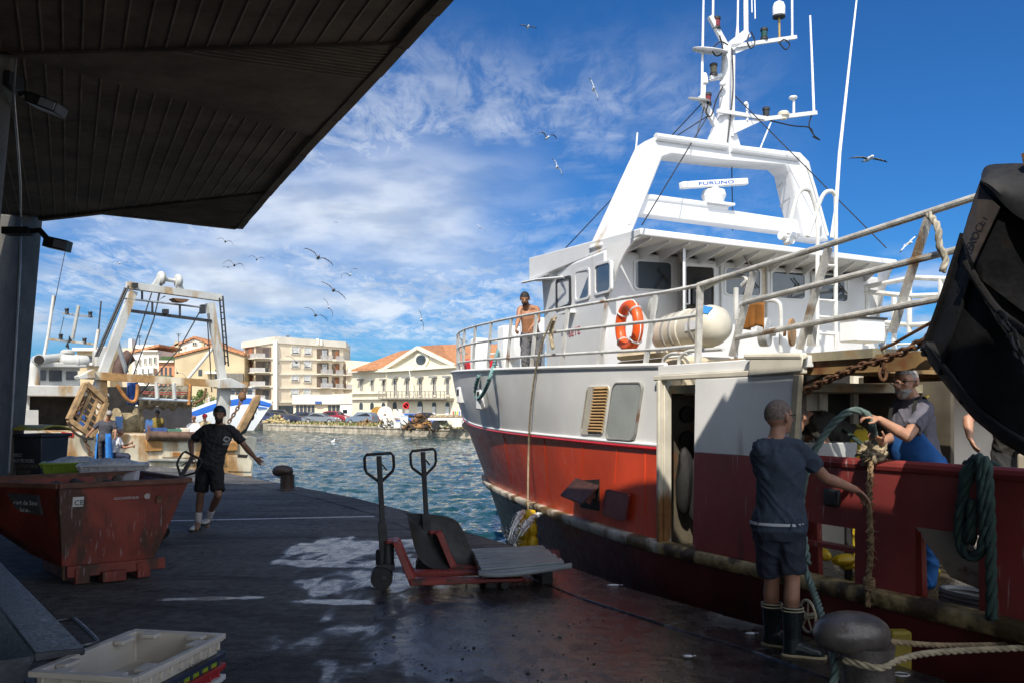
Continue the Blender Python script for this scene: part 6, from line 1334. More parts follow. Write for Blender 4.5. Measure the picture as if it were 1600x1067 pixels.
# ---- ice crates and their base
ICE = M('crushed_ice', (.62,.66,.70), .35, var=.15, vs=30, bump=.02, bs=60)
def crate(name, g, X_, Y_, L, Wd, H, mats, label, group=None, z=0, foot=.9, rib=8, rim=.02):
    t = thing(name, g+UP*z, label, 'crate', group); Q = lambda x, y, zz_: g+X_*x+Y_*y+UP*(z+zz_)
    def rg(zz_, k): return [Q(sx*L/2*k, sy*Wd/2*(1-(1-k)*L/Wd), zz_) for sx, sy in ((-1,-1),(1,-1),(1,1),(-1,1))]
    th = .016; b = B()
    o0, o1, i1, i0 = rg(0, foot), rg(H, .985), [Q(sx*(L/2*.985-th), sy*(Wd/2*.985-th), H) for sx, sy in ((-1,-1),(1,-1),(1,1),(-1,1))], [Q(sx*(L/2*foot-th), sy*(Wd/2*foot-th), .012) for sx, sy in ((-1,-1),(1,-1),(1,1),(-1,1))]
    b.add(o0+o1+i1+i0, [(3,2,1,0)]+[(r*4+i, r*4+(i+1)%4, r*4+4+(i+1)%4, r*4+4+i) for r in range(3) for i in range(4)]+[(12,13,14,15)])
    build(b, 'tray', mats[0], t, bevel=.006)
    b = B()
    hx, hy = L/2, Wd/2
    for sx in (-1, 1): b.box(Q(sx*hx, 0, H-.012), (.035, Wd+.02, .026), (X_, Y_, UP))
    for sy in (-1, 1): b.box(Q(0, sy*hy, H-.0125), (L-.036, .035, .025), (X_, Y_, UP))
    for i in range(rib):
        x = lerp(-hx*.9, hx*.9, i/(rib-1))
        for sy in (-1, 1): b.box(Q(x, sy*(hy-.004), H-.045), (.012, .02, .045), (X_, Y_, UP))
    for i in range(5):
        y = lerp(-hy*.8, hy*.8, i/4)
        for sx in (-1, 1): b.box(Q(sx*(hx-.004), y, H-.045), (.02, .012, .045), (X_, Y_, UP))
    build(b, 'rim', mats[-1], t, bevel=.004); return t, Q
def ice(Q, L, Wd, H, label):
    b = B(); rows = []
    for i in range(15):
        u_ = i/14*2-1; rows.append([Q(u_*L*.465, (j/10*2-1)*Wd*.46, H-.02+.09*(1-u_*u_)*(1-(j/10*2-1)**2)**.7+mnoise.noise(V((i*.9,j*.9,L*3)))*.025) for j in range(11)])
    b.sheet(rows, -.05); tag(build(b, 'crushed_ice', ICE, ang=180), label, 'ice', 'ice heaped in the fish crates')
cg = P(178, 745, 11.6); cg.z = 0; Xc = V((.93,.37,0)).normalized(); Yc = V((-.37,.93,0)).normalized()
LIME = M('crate_lime', (.20,.30,.02), .5, var=.12); CW = M('crate_white', (.50,.51,.52), .45, var=.1, vs=4); CGR = M('crate_grey', (.10,.11,.12), .5, var=.1)
base_z = .78
t, Q = crate('fish_crate', P(176,745,11.6)-UP*P(176,745,11.6).z, Xc, Yc, .84, .52, .17, [CGR, CGR], 'lowest dark grey crate under the ice-filled white crate', 'fish crates behind the skip', base_z-.17)
t, Q = crate('fish_crate', V((cg.x,cg.y,0)), Xc, Yc, .82, .50, .19, [CW, CW], 'white fish crate heaped with ice behind the red skip', 'fish crates behind the skip', base_z+.001); ice(Q, .82, .50, .19, 'crushed ice heaped in the white crate behind the skip')
g2 = P(120, 742, 12.05); t, Q = crate('fish_crate', V((g2.x,g2.y,0)), Xc, Yc, .82, .50, .19, [LIME, LIME], 'lime green fish crate heaped with ice behind the red skip', 'fish crates behind the skip', base_z+.001); ice(Q, .82, .50, .19, 'crushed ice heaped in the lime green crate')
b = B()
gm_ = (V((cg.x,cg.y,0))+V((g2.x,g2.y,0)))/2
for k in range(5): b.box(gm_+V((0,0,.03+k*.115)), (1.5,.9,.10), (Xc, Yc, UP))
tag(build(b, 'crate_stack', M('stack_grey', (.07,.075,.08), .6, var=.2), bevel=.01), 'stack of closed dark trays carrying the ice crates behind the skip', 'trays')
# ---- crates in the foreground
X4 = (V((-1.70,1,0))*0+V((.19,.98,0))); 
zr_ = .60; hh_ = EYE-zr_
pL, pB, pR, pF = [G(x, y, zr_) for x, y in ((47,1047),(214,983),(344,990),(214,1057))]
Xf = ((pB-pL)+(pR-pF)); Xf.z = 0; Lf = Xf.length/2; Xf.normalize(); Yf = V((Xf.y, -Xf.x, 0)); Wf = ((pR-pB).dot(Yf)+(pF-pL).dot(Yf))/2; cf = (pL+pB+pR+pF)/4; cf.z = 0
CI = M('crate_ivory', (.54,.49,.42), .42, var=.08, vs=4, rust=.06, rcol=(.2,.17,.12))
stack = [('ivory fish crate on top of the foreground stack', [CI, CI]), ('lime and navy fish crate second from the top of the foreground stack', [M('crate_limeband', (.25,.36,.03), .5), M('crate_navy', (.02,.03,.06), .5)]), ('red fish crate third from the top of the foreground stack', [M('crate_red', (.30,.02,.025), .5), M('crate_red', (0,0,0))]), ('grey-white fish crate fourth from the top of the foreground stack', [CW, CW]), ('navy fish crate at the bottom of the foreground stack', [M('crate_navy', (0,0,0)), M('crate_navy', (0,0,0))])]
hs = [0, .085, .055, .055, .055]; z = zr_-.15
for i, ((lab, mt), h) in enumerate(zip(stack, hs)):
    z -= h; t, Q = crate('fish_crate', cf, Xf, Yf, Lf, Wf, .15, mt, lab, 'fish crates stacked in the foreground', max(0, z), .93 if i == 0 else .975, 9)
    if i == 0:
        text('A ROCHELLE', .035, Q(-Lf*.02, Wf/2+.019, .066), -Xf*-1, UP, M('ink_black', (.02,.02,.02), .6), t, width=.20, depth=.002)
        [build(B().box(Q(x, sy*(Wf/2-.05), .138), (.10,.05,.02), (Xf, Yf, UP)), 'stacking_lug', CI, t, bevel=.004) for x in (-Lf*.28, Lf*.28) for sy in (-1,1)]; [build(B().box(Q(sx*(Lf/2-.045), y, .138), (.05,.08,.02), (Xf, Yf, UP)), 'stacking_lug', CI, t, bevel=.004) for y in (-.12,.12) for sx in (-1,1)]
    if i == 1: text('CRIEE 13', .03, Q(-Lf*.25, Wf/2+.0185, .108), Xf, UP, M('ink_black', (0,0,0)), t, width=.16, depth=.002)
# ---- galvanised tub edge on the left
GAL = M('galvanised_blue', (.055,.06,.07), .42, metal=.4, var=.3, vs=6, bump=.002, bs=40, rust=.15, rcol=(.06,.06,.06))
zt_ = .62
t0, t1 = G(-40, 836, zt_), G(133, 1012, zt_); dv = (t1-t0).normalized(); pv = V((-dv.y, dv.x, 0)); pv = pv if pv.x < 0 else -pv
t = thing('metal_trough', (t0+t1)/2+pv*.6-UP*zt_, 'blue-grey galvanised metal trough with a broad flange and side handle at the left edge', 'trough')
e0, e1 = t0-dv*.8, t1+dv*.0
def tq(u_, w_, z_): return lerp(e0, e1, u_)+pv*w_+UP*(z_-zt_)
b = B(); b.hexa([tq(0,0,zt_-.03), tq(1,0,zt_-.03), tq(1,.20,zt_-.03), tq(0,.20,zt_-.03), tq(0,0,zt_), tq(1,0,zt_), tq(1,.20,zt_+.012), tq(0,.20,zt_+.012)]); build(b, 'flange', GAL, t, bevel=.006)
b = B(); b.sheet([[tq(u_, .20, zt_-.001), tq(u_, .27, zt_-.16), tq(u_, .9, zt_-.19), tq(u_, 1.3, zt_-.17), tq(u_, 1.5, zt_)] for u_ in (0,.5,1)], -.01); b.prism([tq(1,.2,zt_), tq(1,.27,zt_-.17), tq(1,1.3,zt_-.17), tq(1,1.5,zt_)], dv*.01); build(b, 'pan', GAL, t)
b = B(); [b.bar(tq(u_, .02, zt_-.03), tq(u_, .1, 0), .06, .06) for u_ in (.1,.92)]+[b.bar(tq(u_, 1.4, zt_-.03), tq(u_, 1.4, 0), .06, .06) for u_ in (.1,.92)]; b.bar(tq(.1,.06,.2), tq(.92,.06,.2), .04,.04); b.bar(tq(.92,.06,.2), tq(.92,1.4,.2), .04,.04); b.bar(tq(.1,.06,.2), tq(.1,1.4,.2), .04,.04); build(b, 'stand', GAL, t)
b = B(); b.tube(catmull([tq(.86,.01,zt_-.02), tq(.862,-.07,zt_-.015), tq(.88,-.085,zt_-.015), tq(.955,-.085,zt_-.015), tq(.972,-.07,zt_-.015), tq(.975,.01,zt_-.02)], 5), .012, 8); build(b, 'handle', GAL, t)
# ---- pallet trucks
PTR = M('pallet_truck_red', (.22,.028,.022), .5, var=.25, vs=5, rust=.28, rcol=(.06,.03,.02), rs=4); PTK = M('pallet_truck_dark', (.03,.031,.033), .5, var=.3, vs=8, rust=.2, rs=6)
def pallet_truck(o, yaw, lean, label, wheelc, hl=1.02, twist=0, steer=0):
    t = thing('pallet_truck', o, label, 'pallet truck', 'pallet trucks on the quay'); f = V((math.cos(yaw), math.sin(yaw), 0)); s_ = V((-f.y, f.x, 0)); Q = lambda x, y, z: o+f*x+s_*y+UP*z
    for sd in (-1, 1): b = B(); b.mi = 0; b.lathe(Q(-.02, sd*.085-.03, .10), [(.05,0),(.10,.0),(.102,.01),(.102,.05),(.10,.06),(.05,.06)], 20, s_); b.mi = 1; b.lathe(Q(-.02, sd*.085-.03, .10), [(.01,.005),(.06,.012),(.06,.048),(.01,.055)], 16, s_); build(b, 'steer_wheel', [BLACK, wheelc], t)
    b = B(); b.box(Q(0,0,.11), (.05,.24,.05), (f, s_, UP)); b.box(Q(.02,0,.20), (.16,.14,.06), (f, s_, UP)); b.lathe(Q(.04,0,.2), [(.01,0),(.055,0),(.055,.2),(.045,.22),(.01,.22)], 16); b.lathe(Q(-.05,.06,.2), [(.01,0),(.03,0),(.03,.14),(.01,.15)], 12); build(b, 'pump', PTK, t, bevel=.006)
    b = B()
    for sd in (-1, 1): b.hexa([Q(.0,sd*.02,.42), Q(.02,sd*.10,.42), Q(.10,sd*.10,.42), Q(.10,sd*.02,.42), Q(.0,sd*.02,.45), Q(.02,sd*.10,.45), Q(.10,sd*.10,.45), Q(.10,sd*.02,.45)])
    b.hexa([Q(.08,-.17,.41), Q(.08,.17,.41), Q(.14,.17,.43), Q(.14,-.17,.43), Q(.08,-.17,.45), Q(.08,.17,.45), Q(.14,.17,.45), Q(.14,-.17,.45)])
    for sd in (-1, 1): b.hexa([Q(.24,sd*.10,.06), Q(.30,sd*.10,.06), Q(.30,sd*.26,.06), Q(.24,sd*.26,.06), Q(.08,sd*.06,.44), Q(.15,sd*.06,.44), Q(.15,sd*.17,.44), Q(.08,sd*.17,.44)])
    b.hexa([Q(.26,-.2,.08), Q(.31,-.2,.08), Q(.31,.2,.08), Q(.26,.2,.08), Q(.09,-.16,.43), Q(.13,-.16,.43), Q(.13,.16,.43), Q(.09,.16,.43)])
    build(b, 'chassis', PTR, t, bevel=.008)
    for sd in (-1, 1):
        b = B(); y0, y1 = sd*.12, sd*.27; b.hexa([Q(.24,y0,.055), Q(1.28,y0+sd*.03,.07), Q(1.28,y1-sd*.03,.07), Q(.24,y1,.055), Q(.24,y0,.12), Q(1.30,y0+sd*.03,.10), Q(1.30,y1-sd*.03,.10), Q(.24,y1,.12)]); fk = build(b, 'fork', PTR, t, bevel=.01)
        b = B(); b.lathe(Q(1.12, sd*.195-.04, .042), [(.01,0),(.04,0),(.04,.08),(.01,.08)], 14, s_); build(b, 'load_roller', BLACK, fk)
    hd = (-f*lean+s_*twist+UP).normalized(); base = Q(.0,0,.32); top = base+hd*hl; sx = s_*math.cos(steer)+f*math.sin(steer); sx -= hd*sx.dot(hd); sx.normalize()
    b = B(); b.bar(base-hd*.14, base+hd*.3, .085, .07, s_); b.bar(base, base+hd*(hl-.02), .05, .045, s_); build(b, 'tow_bar', PTK, t, bevel=.008)
    b = B(); r = .12
    pts = [top-hd*.27, top-hd*.17+sx*r*1.0, top-hd*.13+sx*r*1.12, top-hd*.03+sx*r*1.12, top+sx*r*.95, top-sx*r*.95, top-hd*.03-sx*r*1.12, top-hd*.13-sx*r*1.12, top-hd*.17-sx*r*1.0, top-hd*.27]
    b.tube(pts, .014, 8); hnd = build(b, 'handle', BLACK, t)
    b = B(); b.tube([top-hd*.08, top-hd*.12+sx*.04, top-hd*.16+sx*.065], .008, 6); build(b, 'release_lever', DARKM, hnd)
    return t
o = G(600, 917); o.z = 0
pallet_truck(o, .12, .05, 'red pallet truck with black handle, nearer of the pair under the black panel', DARKM, .94, -.05, 1.45)
o = G(668, 897); o.z = 0
pallet_truck(o, .10, .05, 'rusty red pallet truck with yellowed wheels, farther of the pair behind the black panel', M('wheel_tan', (.30,.24,.10), .6), .95, -.08, 1.2)
# black curved panel standing on the trucks
Yp = 9.0
b = B(); rows = []
outl = [(634,802,628,812),(668,802,650,840),(700,808,660,868),(722,826,675,888),(738,855,700,893),(750,885,728,896),(757,895,745,898)]
for x0, y0, x1, y1 in outl: rows.append([P(lerp(x0,x1,t), lerp(y0,y1,t), Yp-.25*t-.12*math.sin(PI*t)) for t in (0,.25,.5,.75,1)])
rows = []
edge_o = edgepts([(632,801),(660,802),(696,806),(716,816),(728,840),(740,866),(752,888),(757,896)], 14); edge_i = edgepts([(636,806),(643,836),(650,862),(662,880),(684,890),(710,894),(735,897),(752,898)], 14)
for a, c in zip(edge_o, edge_i): rows.append([P(lerp(a.x, c.x, t), lerp(a.y, c.y, t), Yp+.12-.35*t+.10*math.sin(PI*t)) for t in (0,.2,.4,.6,.8,1)])
b.sheet(rows, V((0,.03,.0))); tag(build(b, 'curved_panel', M('black_panel', (.020,.021,.020), .55, var=.3, vs=4), ang=50), 'black curved plastic panel propped on the pallet trucks', 'panel')
# grey plastic pallet on the forks
GP = M('grey_pallet', (.16,.18,.19), .42, var=.15, vs=5)
c4 = [G(752,893,.20), G(884,880,.22), G(846,853,.24), G(736,858,.22)]
b = B(); k = 5
t = thing('plastic_pallet', (c4[0]+c4[2])/2-UP*.2, 'grey ribbed plastic pallet lying across the pallet truck forks', 'pallet')
lo_ = [p-UP*.06 for p in c4]; b.hexa(lo_+c4); build(b, 'deck', GP, t, bevel=.012)
b = B()
for i in range(4):
    u_ = (i+.5)/4; a, c = lerp(c4[0], c4[3], u_), lerp(c4[1], c4[2], u_); w_ = (c4[3]-c4[0])*.085
    b.hexa([a-w_, c-w_, c+w_, a+w_, a-w_*.8+UP*.022, c-w_*.8+UP*.022, c+w_*.8+UP*.022, a+w_*.8+UP*.022])
build(b, 'deck_rib', GP, t, bevel=.008)
b = B(); a, c = c4[0], c4[1]; pp = catmull([a+V((-.03,-.03,.0)), lerp(a, c, .2)+V((0,-.08,-.02)), lerp(a, c, .6)+V((0,-.09,-.02)), c+V((.06,-.02,-.01))], 5); b.sheet([[p, p+V((0,.05,.02))] for p in pp], -.035); build(b, 'front_lip', GP, t, bevel=.01)
for i in (.15,.85):
    for j in (.25,.75): b = B(); p = lerp(lerp(c4[0], c4[1], i), lerp(c4[3], c4[2], i), j); b.box(V((p.x, p.y, (p.z-.06)/2)), (.1,.1,p.z-.062)); build(b, 'foot', BLACK, t)
# pallet truck pulled by the walking man
o = G(275, 832); o = V((P(262,760,11.5).x, 11.5, 0))-V((.12,0,0))
pallet_truck(o, PI+.15, -.0, 'pallet truck pulled along by the walking man behind the skip', DARKM, .75, 0, 1.4)
t = bpy.data.objects['pallet_truck.002']
# bend its tow bar down toward the man's hand
for ch in t.children:
    if ch.name.startswith(('tow_bar', 'handle')):
        base = V((0, 0, .32)); goal = P(300, 715, 11.75)-o-base; hl = goal.length/.75*.75
        R = V((0,0,1)).rotation_difference(goal.normalized()).to_matrix().to_4x4()
        T = Matrix.Translation(base) @ R @ Matrix.Diagonal((1,1,goal.length/.72,1)) @ Matrix.Translation(-base)
        ch.data.transform(T)
        for g_ in ch.children: g_.data.transform(T)
# ---- bollards
BOL = M('bollard_iron', (.12,.105,.095), .36, metal=.3, var=.35, vs=6, rust=.25, rcol=(.07,.045,.03), rs=4, bump=.003, bs=50)
def bollard(g, k, yaw, label, mat=BOL):
    t = thing('bollard', g, label, 'bollard', 'mooring bollards'); d_ = V((math.cos(yaw), math.sin(yaw), 0))
    b = B(); b.lathe(g-UP*.02, [(.20*k,0),(.20*k,.04*k),(.15*k,.07*k),(.145*k,.30*k),(.15*k,.36*k)], 24); b.wobble(0,1); build(b, 'post', mat, t, ang=40)
    b = B(); rings = []
    for i in range(15):
        u_ = i/14; r = .155*k*(1-(2*u_-1)**4*.0); x = lerp(-.13*k, .32*k, u_); e = math.sqrt(max(0.002, 1-abs(2*u_-1)**2.6)); rings.append((g+d_*x+UP*(.40*k+.015*k*math.sin(u_*3)), V((-d_.y, d_.x, 0))*(.165*k*e), UP*(.12*k*e)))
    b.loft(rings, 20); build(b, 'head', mat, t, ang=60); return t
gb = G(1356, 1098); bollard(V((gb.x, gb.y, 0)), .98, PI*1.0, 'big worn iron bollard beside the man in boots')
gb2 = V((gb.x, gb.y, 0))
g = G(449, 766); bollard(V((g.x, g.y, 0)), .98, PI, 'brown iron bollard at the quay edge between the walking man and the pallet trucks', M('bollard_brown', (.06,.04,.03), .5, var=.3, vs=5))
g = P(92, 716, 27); bollard(V((g.x, g.y, 0)), 1.3, PI, 'small sunlit bollard beside the man in the blue apron', M('bollard_tan', (.16,.10,.07), .6, var=.3, vs=5))
ropething([gb2+V((-.16,-.05,.26)), gb2+V((0,-.17,.25)), gb2+V((.17,-.04,.26)), P(1470,1018,5.3), P(1640,1010,5.6)], .020, RTAN, 'tan mooring rope, lower of the two running right from the near bollard')
ropething([gb2+V((-.1,.14,.30)), gb2+V((.1,.14,.32)), P(1480,1008,5.5), P(1640,1004,5.9)], .018, M('brown_rope', (.30,.22,.13), .9, var=.25, vs=14), 'brown mooring rope, upper of the two running right from the near bollard')
b = rope(B(), [Nx(1255,880,-.2), P(1268,915,6.1), P(1284,962,5.6), gb2+V((-.18,.02,.20)), gb2+V((-.22,-.06,.10)), gb2+V((-.12,-.17,.05)), gb2+V((.02,-.2,.03)), gb2+V((.12,-.18,.02))], .024); tag(build(b, 'green_rope', RGRN, ang=180), 'green rope dropping behind the booted man down to the near bollard', 'rope')
b = B(); b.tube(arc(G(1408,1056)+UP*.012, V((.05,0,0)), V((0,.04,0)), 0, 2*PI, 16)[:-1], .006, 6, closed=True); tag(build(b, 'bottle_cap_ring', M('pale_ring', (.5,.5,.5), .4)), 'small pale ring lying on the coping right of the near bollard', 'ring')
b = B(); p = P(1395,985,5.9); b.box(V((p.x+.04, p.y, -.05)), (.14,.1,.55)); tag(build(b, 'edge_buffer', M('yellow_buffer', (.30,.22,.02), .6, var=.3), bevel=.02), 'yellow edge buffer half hidden behind the near bollard', 'buffer')
for i, (x, y, w_) in enumerate(((958,916,.06),(1075,1028,.035),(1172,992,.04))): b = B(); p = G(x, y)+UP*.016; b.ball(p, (w_,.016,.010), 8, 6); b.add([p+V((w_*.8,0,0)), p+V((w_*1.5,.02,.004)), p+V((w_*1.5,-.02,.004))], [(0,1,2)]); tag(build(b, 'small_fish', M('fish_silver', (.55,.58,.62), .25)), ['silver fish lying near the quay edge below the hull cover', 'tiny silver fish on the wet concrete left of the boots', 'silver fish scrap just left of the boots by the coping'][i], 'fish', 'fish dropped on the quay')
# ================================================================ LEFT TRAWLER, STERN TOWARD US
F2 = V((-.65,.76,0)).normalized(); R2v = V((F2.y, -F2.x, 0)); T0 = P(265,690,31)
TP = lambda x, y, k=0: PL(x, y, T0+F2*k, F2)
lt = thing('stern_trawler', V((T0.x, T0.y, WZ)), 'white rusty stern trawler with tall A-frame gantry moored past the walking man', 'trawler')
WR = M('trawler_white', (.62,.55,.41), .5, var=.18, vs=1.5, rust=.72, rcol=(.34,.19,.07), streak=4, rs=1.2)
WC = M('trawler_cabin_white', (.48,.48,.455), .5, var=.12, vs=1.5, rust=.46, rcol=(.36,.26,.15), streak=5, rs=1.6)
RO = M('rust_orange', (.36,.15,.04), .7, var=.35, vs=5)
def tprism(pts, k, dep, name, mat, bev=0): b = B(); b.prism([TP(x, y, k) for x, y in pts], F2*dep); return build(b, name, mat, lt, bevel=bev)
def tbar(pts, k, w_, h_, name, mat): b = B(); [b.bar(TP(*a, k), TP(*c, k), w_, h_, F2) for a, c in zip(pts, pts[1:])]; return build(b, name, mat, lt)
def ttube(pts, k, r, name, mat, sm=0): b = B(); pp = [TP(x, y, k) for x, y in pts]; b.tube(catmull(pp, 5) if sm else pp, r, 8); return build(b, name, mat, lt)
# hull
a, c = TP(84,672), TP(402,683); zb = -2.2
b = B(); tl, tr_ = TP(84,676), TP(402,682); bl, br = TP(96,760), TP(391,770)
lo2 = [bl, br, br+F2*14-R2v*1.6, bl+F2*14+R2v*2.2]; up2 = [tl, tr_, tr_+F2*15-R2v*1.2+UP*.5, tl+F2*15+R2v*1.8+UP*.5]
b.hexa(lo2+up2); build(b, 'hull', WR, lt, bevel=.04)
tprism([(96,674),(115,675.5),(115,682.5),(96,681)], -.02, .03, 'red_stripe', M('stripe_red', (.5,.03,.02), .5, var=.1))
for q in ([(253,689),(352,690),(352,716),(253,714)], [(356,711),(396,712),(392,737),(356,736)]): tprism(q, -.035, .05, 'transom_panel', WR, .02)
for q in ([(228,687),(254,687),(254,704),(229,705)], [(354,690),(372,690),(372,704),(354,704)]): tprism(q, -.09, .10, 'rust_block', M('block_rust', (.40,.20,.06), .7, var=.35, vs=3, rust=.3), .02)
tprism([(372,709),(388,710),(386,715),(371,714)], -.05, .06, 'hawse_slot', DARK, .02); tprism([(270,706),(282,706),(282,713),(270,713)], -.05, .06, 'stern_hatch', RO, .01)
tprism([(232,716),(352,718),(352,722),(233,720)], -.12, .12, 'fender_bar', M('grey_fender', (.3,.29,.26), .6, var=.3), .02)
tprism([(215,741),(395,743),(391,760),(215,758)], -.02, .03, 'boot_band', M('boot_brown', (.16,.10,.05), .7, var=.3), .01)
b = B(); b.lathe(TP(230,680,-.15), [(.01,0),(.16,0),(.16,(TP(345,682,-.15)-TP(230,680,-.15)).length),(.01,(TP(345,682,-.15)-TP(230,680,-.15)).length)], 18, TP(345,682,-.15)-TP(230,680,-.15)); build(b, 'stern_roller', M('roller_brown', (.12,.07,.045), .5, var=.3, vs=6), lt)
# gantry
tbar([(151,606),(208,456)], .8, .26, .26, 'gantry_leg', WC); tbar([(354,632),(328,474)], .8, .26, .26, 'gantry_leg', WC)
tbar([(198,446),(345,466)], .8, .24, .28, 'gantry_crossbeam', WC); tbar([(123,585),(386,602)], .6, .26, .24, 'gantry_base_beam', WR)
tprism([(343,592),(360,590),(388,602),(386,606),(343,606)], .3, .6, 'beam_end_cap', WC, .02); tprism([(123,587),(148,576),(150,590),(125,592)], .3, .6, 'beam_end_cap', WC, .02)
tbar([(158,590),(160,690)], .8, .3, .3, 'gantry_post', WR); tbar([(350,602),(346,690)], .8, .4, .3, 'gantry_post', WC)
tbar([(204,486),(330,502)], .7, .1, .12, 'lower_crossbar', DARKM); ttube([(190,466),(318,481)], .7, .035, 'upper_rail', STEEL)
for x, y0, y1 in ((238,472,488), (281,476,494), (222,455,468)): ttube([(x,y0),(x,y1)], .7, .04, 'rail_stay', DARKM)
for (x, y) in ((252,435), (278.5,439.5)): b = B(); c = TP(x, y, .8); b.lathe(c-R2v*.12, [(.05,0),(.20,.02),(.24,.08),(.25,.12),(.24,.16),(.20,.22),(.05,.24)], 22, R2v); build(b, 'gantry_roller', WC, lt)
ttube([(254,436),(278,440)], .8, .07, 'roller_axle', WC); tprism([(238,446),(250,430),(254,434),(247,448)], .7, .2, 'roller_bracket', WC); tprism([(276,442),(282,440),(290,456),(280,455)], .7, .2, 'roller_bracket', WC)
for (x, y) in ((212,446), (260,487)): tprism([(x-4,y-4),(x+4,y-3.5),(x+4,y+3.5),(x-4,y+3)], .4, .2, 'gantry_floodlight', DARKM)
tprism([(271,466),(296,468),(292,472),(284,472),(277,471)], .5, .5, 'hanging_block', RUST); tprism([(316,476),(321,476),(322,490),(315,490)], .5, .25, 'pulley_block', DARKM)
b = B()
for (p0, p1) in (((201,447),(153,557)), ((196,450),(149,557))): b.tube([TP(*p0,.3), TP(*p1,.3)], .035, 6)
for i in range(14): t_ = (i+.5)/14; b.tube([lerp(TP(201,447,.3), TP(153,557,.3), t_), lerp(TP(196,450,.3), TP(149,557,.3), t_)], .02, 5)
build(b, 'gantry_ladder', DARKM, lt)
b = B()
for (p0, p1) in (((343,466),(352,570)), ((348,463),(357,572))): b.tube([TP(*p0,.5), TP(*p1,.5)], .03, 6)
for i in range(11): t_ = (i+.5)/11; b.tube([lerp(TP(343,466,.5), TP(352,570,.5), t_), lerp(TP(348,463,.5), TP(357,572,.5), t_)], .02, 5)
build(b, 'gantry_ladder', DARKM, lt)
for p in ([(237,458),(214,530),(195,590)], [(254,440),(240,500),(206,592)], [(315,482),(280,545),(212,622)], [(324,500),(328,560),(331,612)], [(252,440),(246,470),(258,463)]): ttube(p, .7, .022, 'gantry_wire', DARKM)
ttube([(334,542),(293,592)], .9, .06, 'brace', WC); ttube([(182,530),(198,582)], 1.5, .08, 'brace', M('brace_grey', (.25,.27,.29), .5))
ttube([(183,601),(196,620),(206,627),(213,622),(215,600)], .4, .06, 'bent_pipe', RO, 1); ttube([(297,600),(295,632)], .5, .06, 'rusty_post', RO); ttube([(322,606),(317,622),(302,630)], .4, .05, 'bent_pipe', RUST, 1)
for x, y0, y1 in ((244,597,622),(271,598,623)): ttube([(x,y0),(x+2,y1)], .5, .07, 'white_post', WC)
ttube([(216,622),(300,626)], .5, .045, 'deck_rail', M('rail_bluegrey', (.35,.4,.45), .5))
# net roll, exhaust, tarp
b = B(); rows = []
for i in range(25):
    u_ = i/24; row = []
    for j in range(9): t_ = j/8; row.append(TP(lerp(216,300,u_), lerp(602,638+3*math.sin(u_*31)+2*math.sin(u_*13),t_), 2.0-.55*math.sin(PI*(.15+.7*t_))+.06*math.sin(u_*40+t_*3)))
    rows.append(row)
b.sheet(rows, F2*.05); build(b, 'hung_net', M('net_grey_brown', (.20,.18,.13), .95, var=.4, vs=6, bump=.04, bs=10), lt, ang=180)
b = B(); [b.tube([TP(217,y,1.35), TP(255,y+2,1.3), TP(299,y+1,1.35)], .02, 5) for y in (611,614)]; build(b, 'red_net_cord', M('cord_red', (.35,.06,.05), .8), lt)
b = B(); b.tube(catmull([TP(186,588,2.2), TP(188,572,2.2), TP(196,561,2.2), TP(204,555,2.2)], 5), .24, 14); build(b, 'exhaust_elbow', M('exhaust_brown', (.075,.04,.03), .7, var=.3), lt)
b = B(); rows = [[TP(lerp(199,216,i/6), lerp(597,632,j/6), 1.6+.1*math.sin(i*2.2)) for j in range(7)] for i in range(7)]; b.sheet(rows, F2*.04); build(b, 'blue_tarp', M('tarp_blue', (.03,.10,.36), .6, var=.3, vs=6), lt, ang=180)
for x, y0, y1 in ((233,655,688),(186,650,690)): tbar([(x,y0),(x-1,y1)], 1.2, .2, .15, 'blue_stanchion', M('stanchion_blue', (.06,.17,.42), .5, var=.2, rust=.25))
# dark working space, winch drum, tubs on deck
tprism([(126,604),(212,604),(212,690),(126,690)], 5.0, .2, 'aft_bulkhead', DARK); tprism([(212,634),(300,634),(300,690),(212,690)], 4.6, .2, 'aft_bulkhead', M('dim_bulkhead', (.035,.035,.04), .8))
b = B(); a = TP(180,664,2.2); b.lathe(a, [(.15,0),(.62,0),(.62,.08),(.45,.1),(.45,.7),(.62,.72),(.62,.8),(.15,.8)], 22, R2v); build(b, 'net_drum', M('drum_khaki', (.26,.21,.12), .8, var=.4, vs=6), lt)
for x0, x1, y0, y1, mt in ((238,262,668,684,M('tub_blue', (.03,.08,.25), .5)), (262,285,670,683,M('tub_green', (.05,.16,.11), .5)), (283,296,668,684,CREAM)): tprism([(x0,y0),(x1,y0),(x1-1,y1),(x0+1,y1)], .9, .6, 'deck_tub', mt, .02)
tprism([(110,668),(150,668),(150,690),(110,690)], 1.8, .5, 'gear_box', M('gear_brown', (.20,.12,.06), .7, var=.4, vs=5), .03); tprism([(125,640),(133,640),(133,680),(125,680)], 1.6, .2, 'blue_frame', BLUEP)
